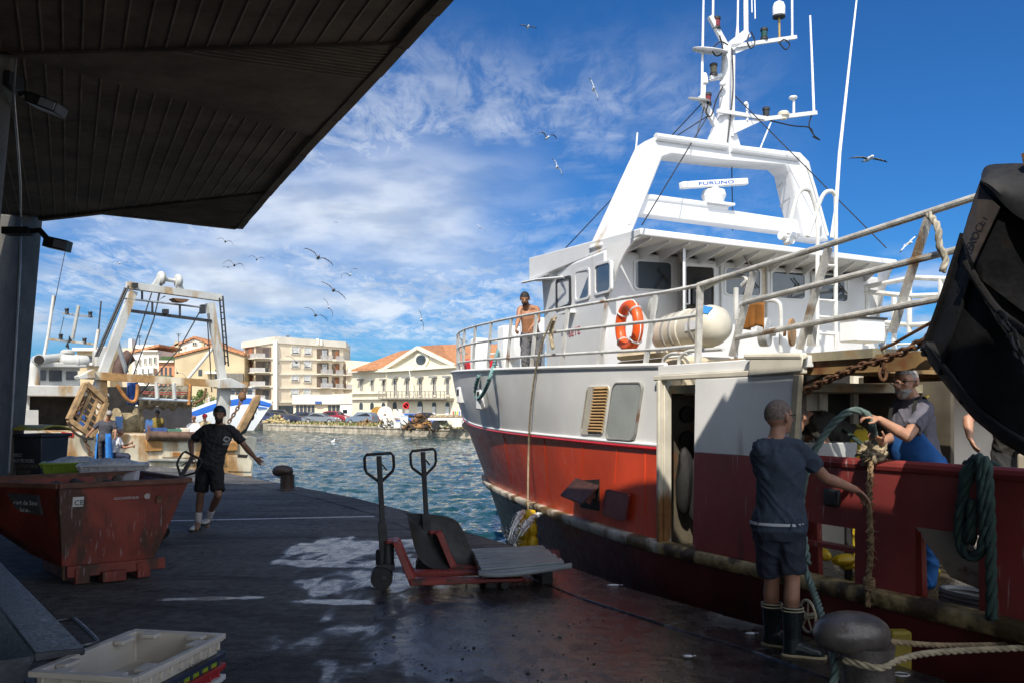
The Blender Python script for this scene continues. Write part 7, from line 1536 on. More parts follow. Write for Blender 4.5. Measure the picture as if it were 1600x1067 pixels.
# cabin and bridge ahead
KC = 6.5
tprism([(38,601),(150,603),(172,614),(172,620),(38,618)], KC-1.5, 4, 'cabin_band', WC, .03); tprism([(47,572),(125,573),(126,604),(46,603)], KC, 3, 'bridge', WC, .04)
for q in ([(52,578),(73,578),(72,594),(53,594)], [(77,578),(97,578),(97,595),(77,595)], [(104,580),(121,580),(121,593),(104,593)]): tprism(q, KC-.06, .08, 'bridge_window', PANE, .01)
tprism([(36,566),(136,567),(136,573.5),(36,573)], KC-.4, 3.6, 'bridge_roof', WC, .03)
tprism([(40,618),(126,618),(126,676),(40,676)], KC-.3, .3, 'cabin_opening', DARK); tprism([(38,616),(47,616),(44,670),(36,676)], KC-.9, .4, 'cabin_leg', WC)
tprism([(20,640),(60,640),(60,690),(20,690)], KC-1.5, 2, 'side_bulwark', WC)
b = B(); a, c = TP(98,563.5,KC-.2), TP(135,564.5,KC-.2); b.lathe(a, [(.01,-.12),(.2,-.06),(.24,0),(.24,.45),(.26,.46),(.26,.52),(.24,.53),(.24,(c-a).length),(.2,(c-a).length+.06),(.01,(c-a).length+.12)], 18, c-a); build(b, 'life_raft', WC, lt)
b = B(); b.tube([TP(54,604,KC-1), TP(54,572,KC-1), TP(57,563,KC-1), TP(62,561,KC-1.5)], .19, 14); b.tube([TP(62,562,KC-.6), TP(110,556,KC+.4)], .16, 12); build(b, 'vent_pipe', WC, lt)
b = B(); b.lathe(TP(61,562,KC-1.55), [(.01,-.01),(.17,-.01),(.17,.02)], 16, -F2); build(b, 'vent_mouth', DARK, lt)
b = B(); b.lathe(TP(106,554,KC+.2), [(.01,0),(.2,0),(.26,.06),(.26,.14),(.16,.2),(.01,.21)], 16); build(b, 'radar_dome', WC, lt)
ttube([(123,478),(113,530)], KC+.5, .07, 'mast_pole', M('mast_grey', (.33,.33,.31), .5)); tbar([(97,490),(146,496)], KC+.5, .06, .05, 'mast_yard', M('mast_grey', (0,0,0))); tbar([(76,530),(149,538)], KC+.5, .09, .1, 'mast_yard', WC)
for x, y in ((104.5,488),(141,493),(95,528),(132,534)): b = B(); b.lathe(TP(x, y+2, KC+.5), [(.01,0),(.09,0),(.07,.03),(.07,.13),(.09,.16),(.07,.2),(.01,.2)], 12); build(b, 'mast_lamp', DARKM, lt)
b = B(); q = [TP(x, y, KC+.3) for x, y in ((108,524),(113,533),(107,536),(109,546),(102,541),(107,532))]; b.prism(q, F2*.02); build(b, 'black_pennant', BLACK, lt)
ttube([(84,462),(76,520),(69,556)], KC, .06, 'whip_antenna', WC); ttube([(158,471),(154,515)], KC, .03, 'whip_antenna', DARKM); ttube([(154,515),(148,548)], KC, .07, 'antenna_base', WC); ttube([(102,392),(76,520)], KC, .014, 'aerial_wire', DARKM); ttube([(100,495),(92,530)], KC+.4, .012, 'aerial_wire', DARKM)
tprism([(150,548),(166,540),(172,572),(150,572)], KC-.5, .5, 'mast_foot', WC, .02)
# trawl doors of the far trawler: slatted brown board on the left, edge-on board on the right
t = thing('trawl_board', TP(138,690,-.6), 'brown slatted trawl door hung at the stern of the far trawler', 'trawl door')
WB = M('board_brown', (.30,.19,.09), .8, var=.35, vs=4, rust=.3, rcol=(.16,.08,.03))
kk = -.5; q = [TP(x, y, kk) for x, y in ((134,598),(166,628),(144,682),(107,655))]
b = B(); [b.bar(q[i], q[(i+1)%4], .16, .26, F2) for i in range(4)]; build(b, 'frame', WB, t, bevel=.02)
b = B()
for i in range(1, 6): t_ = i/6; b.hexa([lerp(q[0],q[3],t_), lerp(q[1],q[2],t_), lerp(q[1],q[2],t_)+F2*.22+UP*.10, lerp(q[0],q[3],t_)+F2*.22+UP*.10]+[p+UP*.05 for p in (lerp(q[0],q[3],t_), lerp(q[1],q[2],t_), lerp(q[1],q[2],t_)+F2*.22+UP*.10, lerp(q[0],q[3],t_)+F2*.22+UP*.10)])
for u_ in (.33, .66): b.bar(lerp(q[0],q[1],u_)+F2*.05, lerp(q[3],q[2],u_)+F2*.05, .09, .12, F2)
build(b, 'slat', WB, t)
b = B(); pts = edgepts([(107,655),(112,668),(122,677),(134,683),(146,683)], 8); b.sheet([[TP(p.x, p.y, kk-.15), TP(p.x+2, p.y+4, kk-.15)] for p in pts], F2*.3); build(b, 'shoe', DARKM, t)
for pts in ([TP(133,620,kk), TP(122,640,kk-.1), TP(106,662,kk)], [TP(132,684,kk), TP(140,705,kk), TP(148,714,kk)]): b = B(); chain(b, pts, .16, .022); build(b, 'chain', RUST, t)
t = thing('trawl_board', TP(385,676,-.6), 'narrow brown trawl door seen edge-on at the right of the far trawler', 'trawl door')
b = B(); b.prism([TP(x, y, -.7) for x, y in ((398,621),(404,616),(408,618),(407,626),(385,668),(374,678),(371,672))], F2*.2); build(b, 'board', WB, t, bevel=.02)
b = B(); b.prism([TP(x, y, -.45) for x, y in ((404,626),(407,628),(384,676),(372,680),(376,668))], F2*.2); build(b, 'shoe', BLACK, t)
for pts in ([TP(357,660,-.4), TP(372,636,-.4), TP(378,622,-.4), TP(382,608,-.4)], [TP(393,655,-.4), TP(398,640,-.4), TP(397,630,-.4)]): b = B(); chain(b, pts, .18, .026); build(b, 'chain', RUST, t)
b = B(); b.ball(TP(378,619,-.4), (.16,.12,.16), 10, 8); b.wobble(.04, 6); build(b, 'hook_block', RUST, t)
# ---- blue and white boat beyond
Yb = 72; bt = thing('fishing_boat', P(370,672,Yb), 'white fishing boat with blue stripe lying at the far jetty', 'boat')
BP = lambda x, y, d_=0: P(x, y, Yb+d_)
sh = edgepts([(296,640),(320,630),(350,621),(390,616),(425,627)], 16)
bw = edgepts([(300,672),(325,672),(350,672),(380,672),(396,672)], 16)
st_ = edgepts([(297,653),(322,645),(352,636),(388,631),(421,636)], 16)
b = B(); wd2 = lambda i: 2.2*(1-(i/16)**3)
rowsT = []
for i in range(17):
    w_ = wd2(i); s_, m_, l_ = sh[i], st_[i], bw[i]
    rowsT.append([BP(s_.x, s_.y, 0), BP(s_.x-.3, lerp(s_.y, m_.y, .35), .02), BP(m_.x, m_.y, .05), BP(lerp(m_.x, l_.x, .5), lerp(m_.y, l_.y, .5), .25), BP(l_.x, l_.y, .5), BP(l_.x, l_.y, .5+w_*1.4), BP(s_.x, s_.y, .02+w_*2)])
vs = [p for r in rowsT for p in r]; w7 = 7
fs = []; ms = []
for i in range(16):
    for j in range(6): fs.append((i*w7+j, i*w7+j+1, (i+1)*w7+j+1, (i+1)*w7+j)); ms.append(1 if j == 1 else 0)
b.v = vs; b.f = [list(f) for f in fs]; b.m = ms; b.f.append(list(range(7))[::-1]); b.m.append(0)
build(b, 'hull', [M('boat_white', (.66,.68,.70), .4, var=.05, vs=.5), M('boat_blue', (.02,.12,.48), .4, var=.05)], bt)
b = B(); b.hexa([BP(355,622,1), BP(400,620,1), BP(400,620,3), BP(355,622,3), BP(358,607,1), BP(396,606,1), BP(396,606,3), BP(358,607,3)]); b.box(BP(378,605.5,2), (2.4,2.6,.12)); build(b, 'cabin', WC, bt, bevel=.03)
for x in (359,368,377,386): b = B(); b.prism([BP(x+.5,609,.95), BP(x+7.5,609,.95), BP(x+7.5,615,.95), BP(x+.5,615,.95)], FY*.05); build(b, 'cabin_window', PANE, bt)
b = B(); b.hexa([BP(318,640,1), BP(330,634,1), BP(330,634,2.4), BP(318,640,2.4), BP(321,622,1), BP(327,618,1), BP(327,618,2.4), BP(321,622,2.4)]); build(b, 'wheel_box', WC, bt, bevel=.03)
b = B(); b.prism([BP(400,627,-.06), BP(418,631,.0), BP(419,633,.0), BP(401,630,-.06)], FY*.02); b.prism([BP(401,634,-.06), BP(417,636,.0), BP(417,637.5,.0), BP(402,637,-.06)], FY*.02); build(b, 'bow_flash', M('boat_blue', (0,0,0)), bt)
b = B(); b.tube([BP(398,640,-.1), P(470,650,95), P(505,661,110)], .04, 5); tag(build(b, 'mooring_line', RTAN), 'long mooring line from the white bow to the far quay', 'rope')
# ================================================================ PEOPLE
SKIN = M('skin', (.42,.22,.14), .5, var=.10, vs=12, bump=.0015, bs=90, sub=.08); SKIND = M('tanned_skin', (.27,.125,.07), .5, var=.12, vs=12, sub=.06); SKINB = M('olive_skin', (.24,.125,.08), .5, var=.1, vs=12, sub=.06)
HAIRG = M('grey_hair', (.28,.26,.24), .8, var=.4, vs=60, bump=.004, bs=160); HAIRB = M('dark_hair', (.018,.014,.012), .7, var=.4, vs=60, bump=.004, bs=150); HAIRS = M('cropped_hair', (.16,.12,.10), .8, var=.3, vs=60)
def cloth(name, col, **k): return M(name, col, .85, var=.14, vs=7, bump=.008, bs=9, **k)
def hand(b, wr, d, pn_, side, k=1, curl=.5, spread=.16):
    d = d.normalized(); pn_ = (pn_-d*pn_.dot(d)).normalized(); sx = d.cross(pn_)*side     # sx toward the thumb
    pc = wr+d*.045*k
    b.loft([(wr-d*.01*k, sx*.026*k, pn_*.018*k), (wr+d*.02*k, sx*.034*k, pn_*.016*k), (wr+d*.06*k, sx*.042*k, pn_*.015*k), (wr+d*.088*k, sx*.040*k, pn_*.012*k)], 14)
    for i, (off, L) in enumerate(((.031,.072), (.011,.080), (-.010,.075), (-.030,.058))):
        r = .0085*k; base = wr+d*.082*k+sx*off*k; ang = curl*(.8+.12*i); dd = (d+sx*(off*spread*18)).normalized()
        p1 = base+(dd*math.cos(ang*.5)+pn_*math.sin(ang*.5))*L*.42*k; p2 = p1+(dd*math.cos(ang*1.3)+pn_*math.sin(ang*1.3))*L*.33*k; p3 = p2+(dd*math.cos(ang*1.9)+pn_*math.sin(ang*1.9))*L*.26*k
        b.cap(base, p1, r*1.08, r, 8); b.cap(p1, p2, r, r*.92, 8); b.cap(p2, p3, r*.92, r*.78, 8)
    tb = wr+d*.03*k+sx*.030*k; t1 = tb+(d*.6+sx*.7+pn_*.35).normalized()*.042*k; t2 = t1+(d*.85+sx*.25+pn_*.4).normalized()*.032*k
    b.cap(tb, t1, .0125*k, .0105*k, 8); b.cap(t1, t2, .0105*k, .0085*k, 8)
def head(b, c, f, up, k=1, nose=True):
    f = f.normalized(); up = (up-f*up.dot(f)).normalized(); s_ = f.cross(up)
    b.ball(c+up*.025*k-f*.008*k, (.076*k, .095*k, .092*k), 18, 12, (s_, f, up))          # cranium
    b.loft([(c+up*.02*k+f*.022*k, s_*.066*k, f*.068*k), (c-up*.03*k+f*.030*k, s_*.060*k, f*.060*k), (c-up*.07*k+f*.036*k, s_*.047*k, f*.050*k), (c-up*.103*k+f*.045*k, s_*.028*k, f*.034*k)], 16)
    if nose:
        b.cap(c+f*.088*k+up*.012*k, c+f*.108*k-up*.026*k, .009*k, .014*k, 8); b.ball(c+f*.094*k-up*.03*k, (.017*k,.012*k,.010*k), 8, 6, (s_, f, up))
        for sd in (-1, 1): b.cap(c+f*.080*k+up*.026*k+s_*sd*.012*k, c+f*.068*k+up*.026*k+s_*sd*.046*k, .012*k, .010*k, 8); b.ball(c+f*.066*k-up*.018*k+s_*sd*.036*k, (.02*k,.018*k,.016*k), 8, 6)
        b.cap(c+f*.083*k-up*.058*k-s_*.018*k, c+f*.083*k-up*.058*k+s_*.018*k, .009*k, .009*k, 8); b.ball(c+f*.075*k-up*.088*k, (.022*k,.018*k,.016*k), 8, 6)
    for sd in (-1, 1): b.loft([(c-f*.004*k+s_*sd*.070*k-up*.004*k, f*.016*k, up*.030*k), (c-f*.010*k+s_*sd*.084*k+up*.002*k, f*.020*k, up*.034*k), (c-f*.014*k+s_*sd*.090*k+up*.004*k, f*.017*k, up*.028*k)], 10)
def person(label, J, Fc, Fh, skin, k=1.0, shirt=None, sleeve=.6, trousers=None, leg=1.0, hands=None, hup=UP, vox=.008, headk=1.0, belly=1.0, extra=None, group=None, legs=True, hemz=0, loosel=1.25):
    """J: world joints; Fc chest facing, Fh head facing; hands: per side (palm normal, curl, spread) """
    Fc = Fc.normalized(); sh = (J['shL']+J['shR'])/2; hp = (J['hipL']+J['hipR'])/2
    ax_s = (J['shL']-J['shR']).normalized(); ax_h = (J['hipL']-J['hipR']).normalized(); sw = (J['shL']-J['shR']).length/2; hw_ = max(.10*k, (J['hipL']-J['hipR']).length/2)
    up_t = (sh-hp); LT = up_t.length; ut = up_t/LT
    def torso(b, e, lo=-.08, hi=1.0, bell=1.0):
        R = []
        prof = [(-.10,.150,.105),(0.0,.172,.122),(.12,.172,.122*bell),(.30,.158,.112*bell),(.50,.160,.110*bell),(.70,.178,.118),(.85,.185,.112),(.96,.165,.092),(1.03,.105,.075),(1.10,.062,.062)]
        for t, w_, dpt in prof:
            if t < lo or t > hi: continue
            ax = ax_h.lerp(ax_s, max(0, min(1, t))).normalized(); y = ax.cross(ut).normalized(); y = y if y.dot(Fc) > 0 else -y
            bow = V()+Fc*(.02*math.sin(PI*max(0, min(1, t)))*k)
            wf = lerp(1, sw/(.19*k), max(0, min(1, t)))
            R.append((hp+ut*(LT*t)+bow, ax*((w_*k*wf)+e), y*((dpt*k)+e)))
        b.loft(R, 22)
    b = B(); torso(b, 0, bell=belly); b.cap(sh+ut*.0, J['neck'], .070*k, .056*k, 12); [b.cap(lerp(J['neck'], sh, .35), lerp(J['sh'+s_], sh, .12)+ut*.012*k, .056*k, .052*k, 12) for s_ in 'LR']; b.cap(J['neck'], J['head']-hup*.03*k, .054*k, .052*k, 12)
    head(b, J['head'], Fh, hup, k*headk)
    for s_ in 'LR':
        S, E, W_ = J['sh'+s_], J['el'+s_], J['wr'+s_]; inS = lerp(S, sh, .10)
        b.cap(inS, lerp(S, E, .35), .058*k, .050*k); b.cap(lerp(S, E, .25), E, .050*k, .040*k); b.cap(E, lerp(E, W_, .35), .040*k, .042*k); b.cap(lerp(E, W_, .3), W_, .041*k, .027*k)
        if hands and hands.get(s_): h = hands[s_]; hand(b, W_, h[0], h[1], h[4] if len(h) > 4 else (1 if s_ == 'L' else -1), k, h[2], h[3])
        else: b.ball(W_+(W_-E).normalized()*.06*k, (.04*k,.04*k,.06*k), 8, 6)
        if legs:
            H, Kn, A = J['hip'+s_], J['kn'+s_], J['an'+s_]
            b.cap(H, lerp(H, Kn, .5), .092*k, .075*k, 14); b.cap(lerp(H, Kn, .45), Kn, .076*k, .054*k, 14); cd_ = (Kn-A).normalized(); back = -Fc*.012*k
            b.cap(Kn, lerp(Kn, A, .3)+back, .052*k, .056*k, 14); b.cap(lerp(Kn, A, .28)+back, lerp(Kn, A, .65), .056*k, .040*k, 14); b.cap(lerp(Kn, A, .6), A, .041*k, .036*k, 14)
            if 'toe'+s_ in J: b.cap(A-UP*.02*k, J['toe'+s_], .040*k, .028*k, 10)
    lowz = min(p.z for p in b.v); loc = V((hp.x, hp.y, lowz))
    o = build(b, 'person', skin, None, ang=180, loc=loc, remesh=vox, smooth=3); tag(o, label, 'person', group)
    ch = {}
    def wrinkle(me, org):
        for v_ in me.vertices:
            p = v_.co+org; n_3 = mnoise.noise(V((p.x*9, p.y*9, p.z*5)))*.5; r_ = 1-abs(mnoise.noise(V((p.x*6, p.y*6, p.z*10+(p.x-p.y)*7)))); r2 = 1-abs(mnoise.noise(V((p.x*11+3, p.y*11, p.z*7-(p.x+p.y)*9)))); v_.co += v_.normal*(n_3*.011+(r_**5-.35)*.013+(r2**6-.3)*.008)*k
    if shirt:
        b = B(); torso(b, .018*k, -.03+hemz, 1.05, belly); [b.cap(lerp(J['neck'], sh, .62), lerp(J['sh'+s_], sh, .12)+ut*.010*k, .066*k, .066*k, 12) for s_ in 'LR']; b.ball(lerp(sh, J['neck'], .30)+Fc*.006, (.095*k, .075*k, .055*k), 14, 10, (ax_s, ax_s.cross(ut), ut))
        for s_ in 'LR':
            S, E, W_ = J['sh'+s_], J['el'+s_], J['wr'+s_]; inS = lerp(S, sh, .12)
            if sleeve <= 1: b.cap(inS, lerp(S, E, .3), .066*k, .062*k); b.loft([(lerp(S, E, t), (E-S).orthogonal().normalized()*r*k, (E-S).cross((E-S).orthogonal()).normalized()*r*k) for t, r in ((.05,.062),(.3,.063),(sleeve,.064))], 14)
            else: b.cap(inS, E, .07*k, .052*k); b.cap(E, lerp(E, W_, sleeve-1), .052*k, .04*k)
        ch['shirt'] = build(b, 'shirt', shirt, o, ang=180, remesh=max(.009, vox*1.2), smooth=4, fix=wrinkle)
    if trousers and legs:
        b = B(); R = []
        for t, w_, dpt in ((-.11,.150,.115),(0,.178,.128),(.10,.178,.124),(.20,.166,.116)):
            y = ax_h.cross(ut).normalized(); R.append((hp+ut*(LT*t), ax_h*(w_*k+.010), y*(dpt*k+.010)))
        b.loft(R, 20)
        for s_ in 'LR':
            H, Kn, A = J['hip'+s_], J['kn'+s_], J['an'+s_]
            if leg <= 1: e_ = lerp(H, Kn, leg); b.cap(H, lerp(H, Kn, .4), .104*k, .098*k, 14); d_ = (Kn-H).normalized(); x_ = d_.orthogonal().normalized(); y_ = d_.cross(x_); b.loft([(lerp(H, e_, t), x_*r*k, y_*r*k) for t, r in ((.1,.104),(.5,.098),(.85,.094*loosel/1.25),(1,.092*loosel/1.25))], 18)
            else: b.cap(H, Kn, .104*k, .074*k, 14); b.cap(Kn, lerp(Kn, A, leg-1), .074*k, .062*k, 14)
        ch['trousers'] = build(b, 'shorts' if leg <= 1 else 'trousers', trousers, o, ang=180, remesh=max(.010, vox*1.2), smooth=4, fix=wrinkle)
    return o, ch
def haircap(o, c, f, up, mat, k=1, lo=.0, name='hair', grow=.006, front=.35):
    f = f.normalized(); up = (up-f*up.dot(f)).normalized(); s_ = f.cross(up); b = B(); rows = []
    for i in range(9):
        for_ = []
        a = PI*.62*i/8
        for j in range(24):
            t = 2*PI*j/24; lim = 1 if i < 5 else (front if math.cos(t) > .35 else 1)
            aa = min(a, PI*(.62 if math.cos(t) < .3 else .38+lo)); for_.append(c+up*.025*k-f*.008*k+s_*((.076*k+grow)*math.sin(aa)*math.sin(t))+f*((.095*k+grow)*math.sin(aa)*math.cos(t))+up*((.092*k+grow)*math.cos(aa)))
        rows.append(for_+[for_[0]])
    b.grid(rows); return build(b, name, mat, o, ang=180)
def beard(o, c, f, up, mat, k=1):
    f = f.normalized(); up = (up-f*up.dot(f)).normalized(); s_ = f.cross(up); b = B()
    b.loft([(c-up*.044*k+f*.031*k, s_*.060*k, f*.054*k), (c-up*.072*k+f*.038*k, s_*.051*k, f*.053*k), (c-up*.098*k+f*.044*k, s_*.037*k, f*.043*k), (c-up*.117*k+f*.048*k, s_*.018*k, f*.022*k)], 18)
    for sd in (-1, 1): b.cap(c+f*.088*k-up*.046*k, c+f*.078*k-up*.062*k+s_*sd*.028*k, .008*k, .007*k, 8)
    return build(b, 'beard', mat, o, ang=180)
def eyes(o, c, f, up, k=1):
    f = f.normalized(); up = (up-f*up.dot(f)).normalized(); s_ = f.cross(up)
    for sd in (-1, 1): b = B(); b.ball(c+f*.080*k+up*.008*k+s_*sd*.031*k, (.014*k,.009*k,.006*k), 10, 6, (s_, f, up)); build(b, 'eye', M('eye_dark', (.02,.015,.012), .2, var=0), o)
def shoe(o, an, toe, mats, name, k=1, h=.09, sole=.025):
    d = toe-an; d.z = 0; d.normalize(); s_ = V((-d.y, d.x, 0)); zf = toe.z; b = B(); b.mi = 0
    heel = V((an.x, an.y, 0))-d*.055*k; L = (V((toe.x, toe.y, 0))-heel).dot(d)+.02*k; R = []
    for t, w_, hh in ((0,.026,.075),(.08,.036,.085),(.3,.040,.085),(.55,.047,.06),(.8,.050,.045),(.95,.038,.035),(1,.02,.025)):
        R.append((heel+d*(L*t)+UP*(zf+sole+hh*k/2), s_*w_*k, UP*(hh*k/2)))
    b.loft(R, 14); b.mi = 1; R = []
    out = [(0,.028),(.08,.040),(.3,.042),(.55,.050),(.8,.053),(.95,.040),(1.02,.02)]
    poly = [heel+d*(L*t)+s_*w_*k+UP*zf for t, w_ in out]+[heel+d*(L*t)-s_*w_*k+UP*zf for t, w_ in out[::-1]]
    b.prism(poly, UP*(sole+.012)); return build(b, name, mats, o, ang=50)
# ---- 1. man in boots, seen from behind, at the right
Y1 = 6.05; q = lambda x, y, d_=0: P(x, y, Y1+d_)
J = dict(head=q(1217,652,.02), neck=q(1213,682), shL=q(1186,703,-.03), shR=q(1249,703,.02), elR=q(1290,746,.10), wrR=q(1336,764,.22), elL=q(1196,760,.30), wrL=q(1232,770,.42), hipL=q(1200,828,.02), hipR=q(1234,829,0), knL=q(1206,905,.12), knR=q(1238,905,.0), anL=G(1206,1009)+UP*.10, anR=G(1238,1026)+UP*.10)
Fb = V((.62,.78,0))
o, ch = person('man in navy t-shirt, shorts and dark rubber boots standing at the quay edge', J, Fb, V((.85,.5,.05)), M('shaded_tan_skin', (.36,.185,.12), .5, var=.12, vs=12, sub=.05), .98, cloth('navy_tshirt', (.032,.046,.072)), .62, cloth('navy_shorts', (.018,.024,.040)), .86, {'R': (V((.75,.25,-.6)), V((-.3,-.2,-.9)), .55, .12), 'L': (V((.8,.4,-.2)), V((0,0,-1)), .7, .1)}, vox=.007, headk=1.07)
haircap(o, J['head'], V((.85,.5,.05)), UP, HAIRS, 1.05, .0, grow=.002)
for s_, gx, gy, tx, ty in (('L', 1206, 1009, 1228, 1013), ('R', 1238, 1026, 1293, 1031)):
    K_, A_ = J['kn'+s_], J['an'+s_]; ga = G(gx, gy); gt = G(tx, ty); d_ = (gt-ga); d_.z = 0; L_ = min(.21, max(.17, d_.length)); d_.normalize(); ankle = V((ga.x, ga.y, .10)); top_ = lerp(K_, ankle, .42)
    b = B(); b.mi = 0; x_ = d_; y_ = V((-d_.y, d_.x, 0))
    b.loft([(top_, x_*.070, y_*.066), (lerp(top_, ankle, .5), x_*.066, y_*.060), (lerp(top_, ankle, .85), x_*.058, y_*.050), (V((ankle.x, ankle.y, .095)), x_*.062, y_*.050), (V((ankle.x, ankle.y, .02)), x_*.062, y_*.048)], 20)
    b.loft([(ga-d_*.055+UP*.05, y_*.035, UP*.04), (ga+UP*.065, y_*.046, UP*.055), (ga+d_*.06+UP*.058, y_*.048, UP*.05), (ga+d_*.12+UP*.048, y_*.050, UP*.040), (ga+d_*L_*.85+UP*.042, y_*.046, UP*.032), (ga+d_*L_+UP*.034, y_*.022, UP*.018)], 16)
    bo = build(b, 'boot', M('boot_rubber', (.014,.022,.024), .33, var=.2, vs=8), o, ang=180, remesh=.008, smooth=4)
    b = B(); outl = [(-.07,.030),(-.05,.046),(.0,.052),(.06,.050),(.12,.054),(L_*.85,.050),(L_+.012,.024)]
    b.prism([ga+d_*t+y_*w_ for t, w_ in outl]+[ga+d_*t-y_*w_ for t, w_ in outl[::-1]], UP*.026); build(b, 'sole', M('boot_sole', (.38,.31,.19), .7, var=.2), bo, bevel=.004)
    b = B(); [b.tube([top_+UP*(-.008-.02*k)+x_*(.072*math.cos(a))+y_*(.068*math.sin(a)) for a in [2*PI*i/20 for i in range(20)]], .005, 6, closed=True) for k in (0, 1)]; build(b, 'boot_band', M('boot_band', (.45,.40,.28), .7), bo)
b = B(); hp = (J['hipL']+J['hipR'])/2; sx_ = (J['hipR']-J['hipL']).normalized(); sy_ = sx_.cross(UP); b.loft([(hp+UP*.045-sx_*.006, sx_*.186, sy_*.139), (hp+UP*.062-sx_*.006, sx_*.184, sy_*.137)], 24); build(b, 'waistband', M('waist_white', (.45,.46,.5), .8), o)
b = B(); f_ = V((.85,.5,.05)).normalized(); s_ = f_.cross(UP).normalized(); c = J['head']; [b.tube([c+f_*.10+s_*sd*.055+UP*.012, c+f_*.0+s_*sd*.088+UP*.016, c-f_*.02+s_*sd*.09], .004, 5) for sd in (-1,1)]; build(b, 'glasses', BLACK, o)
# ---- 2. man on the trawler with blue bib
Y2 = 6.62; q = lambda x, y, d_=0: P(x, y-3, Y2+d_)
Fh2 = V((-.80,-.60,-.05))
J = dict(head=q(1415,600,0), neck=q(1425,625,.03), shL=q(1447,645,-.12), shR=q(1406,641,.14), elL=q(1417,684,-.30), wrL=q(1374,658,-.30), elR=q(1400,684,.10), wrR=q(1378,693,-.05), hipL=q(1456,738,-.04), hipR=q(1425,738,.10), knL=q(1450,800,0), knR=q(1425,800,.1), anL=q(1450,930,.05), anR=q(1425,930,.15))
for k_ in ('knL','knR'): J[k_].z = .78
for k_ in ('anL','anR'): J[k_].z = .36
o, ch = person('bearded man in glasses and blue bib overalls hauling a green rope', J, V((-.9,-.35,0)), Fh2, SKIN, 1.04, cloth('grey_tshirt', (.105,.10,.125)), .72, cloth('blue_overalls', (.015,.11,.36)), 1.9, {'L': (V((-.85,-.05,.28)), V((.1,.35,-.9)), 1.05, .10), 'R': (V((-.6,-.3,.25)), V((-.2,.2,.9)), 1.25, .05)}, vox=.007)
c = J['head']; haircap(o, c, Fh2, UP, HAIRG, 1.04, .0, grow=.002); beard(o, c, Fh2, UP, M('grey_beard', (.27,.25,.23), .85, var=.35, vs=50, bump=.004, bs=150), 1.04); eyes(o, c, Fh2, UP, 1.04)
f_ = Fh2.normalized(); s_ = f_.cross(UP).normalized(); u_ = s_.cross(f_); b = B()
for sd in (-1, 1): b.tube([c+f_*.110+u_*.006+s_*(sd*.034+.026*math.cos(a))+u_*(.019*math.sin(a)) for a in [2*PI*i/16 for i in range(16)]], .0026, 6, closed=True); b.tube([c+f_*.108+s_*sd*.06+u_*.008, c+f_*.05+s_*sd*.086+u_*.012, c-f_*.01+s_*sd*.092+u_*.006], .0026, 5)
b.tube([c+f_*.108-s_*.009+u_*.008, c+f_*.108+s_*.009+u_*.008], .0026, 5); build(b, 'glasses', DARKM, o)
# bib: front and side panel over the belly
hp = (J['hipL']+J['hipR'])/2; sh = (J['shL']+J['shR'])/2; ut = (sh-hp).normalized(); ax = (J['hipL']-J['hipR']).normalized().lerp((J['shL']-J['shR']).normalized(), .4).normalized(); y_ = V((-.9,-.35,0)); y_ -= ax*y_.dot(ax); y_ -= ut*y_.dot(ut); y_.normalize()
b = B(); rows = []; LT = (sh-hp).length
for i in range(9):
    t = i/8; row = []
    for j in range(15):
        a = (j/14*2-1)*lerp(2.3, .75, t**.8); row.append(hp+ut*LT*(lerp(.02,.72,t)-.10*(abs(a)/2.3)**2*0)+V((-.9,-.35,0)).normalized()*.02*math.sin(PI*t)+ax*(.205*math.sin(a))+y_*(.158*math.cos(a)))
    rows.append(row)
b.sheet(rows, y_*.006); build(b, 'bib', cloth('blue_overalls', (0,0,0)), o, ang=180)
b = B()
for sd in (1, -1):
    p0 = hp+ut*LT*.70+ax*sd*.11+y_*.155; p1 = sh+ax*sd*.10+y_*.085+ut*.055; p2 = sh+ax*sd*.085-y_*.03+ut*.085; p3 = sh-y_*.135+ax*sd*.05-ut*.10
    pts = catmull([p0, p1, p2, p3], 6); b.sheet([[p-ax*.017, p+ax*.017] for p in pts], .006)
build(b, 'brace_strap', M('strap_dark', (.02,.022,.02), .8), o)
b = B(); b.box(sh+ax*.085-y_*.06+ut*.088, (.03,.03,.01), (ax, y_, ut)); build(b, 'strap_clip', YEL, o)
hL = J['wrL']+V((-.075,-.01,.03)); hR = J['wrR']+V((-.06,-.02,.03))
b = rope(B(), [Nx(1262,880,-.18), P(1252,800,6.5), P(1258,745,6.45), P(1272,706,6.4), P(1296,668,6.35), P(1322,645,6.3), P(1342,641,6.3), hL+V((.0,0,-.01)), hL+V((.02,0,-.06)), lerp(hL, hR, .6), hR, hR+V((.05,.1,-.12)), V((hR.x+.25, hR.y+.35, 1.35))], .026)
tag(build(b, 'green_rope', RGRN, ang=180), 'green rope arching from the bearded man to the booted man', 'rope')
b = rope(B(), [Nx(1360,704,.62), P(1332,682,7.2), P(1318,672,7.6)], .018); rope(b, [Nx(1368,704,.62), P(1392,694,6.9), P(1412,680,7.3)], .018); tag(build(b, 'dark_rope', RDK, ang=180), 'thin dark rope leading inboard from the frayed knot', 'rope')
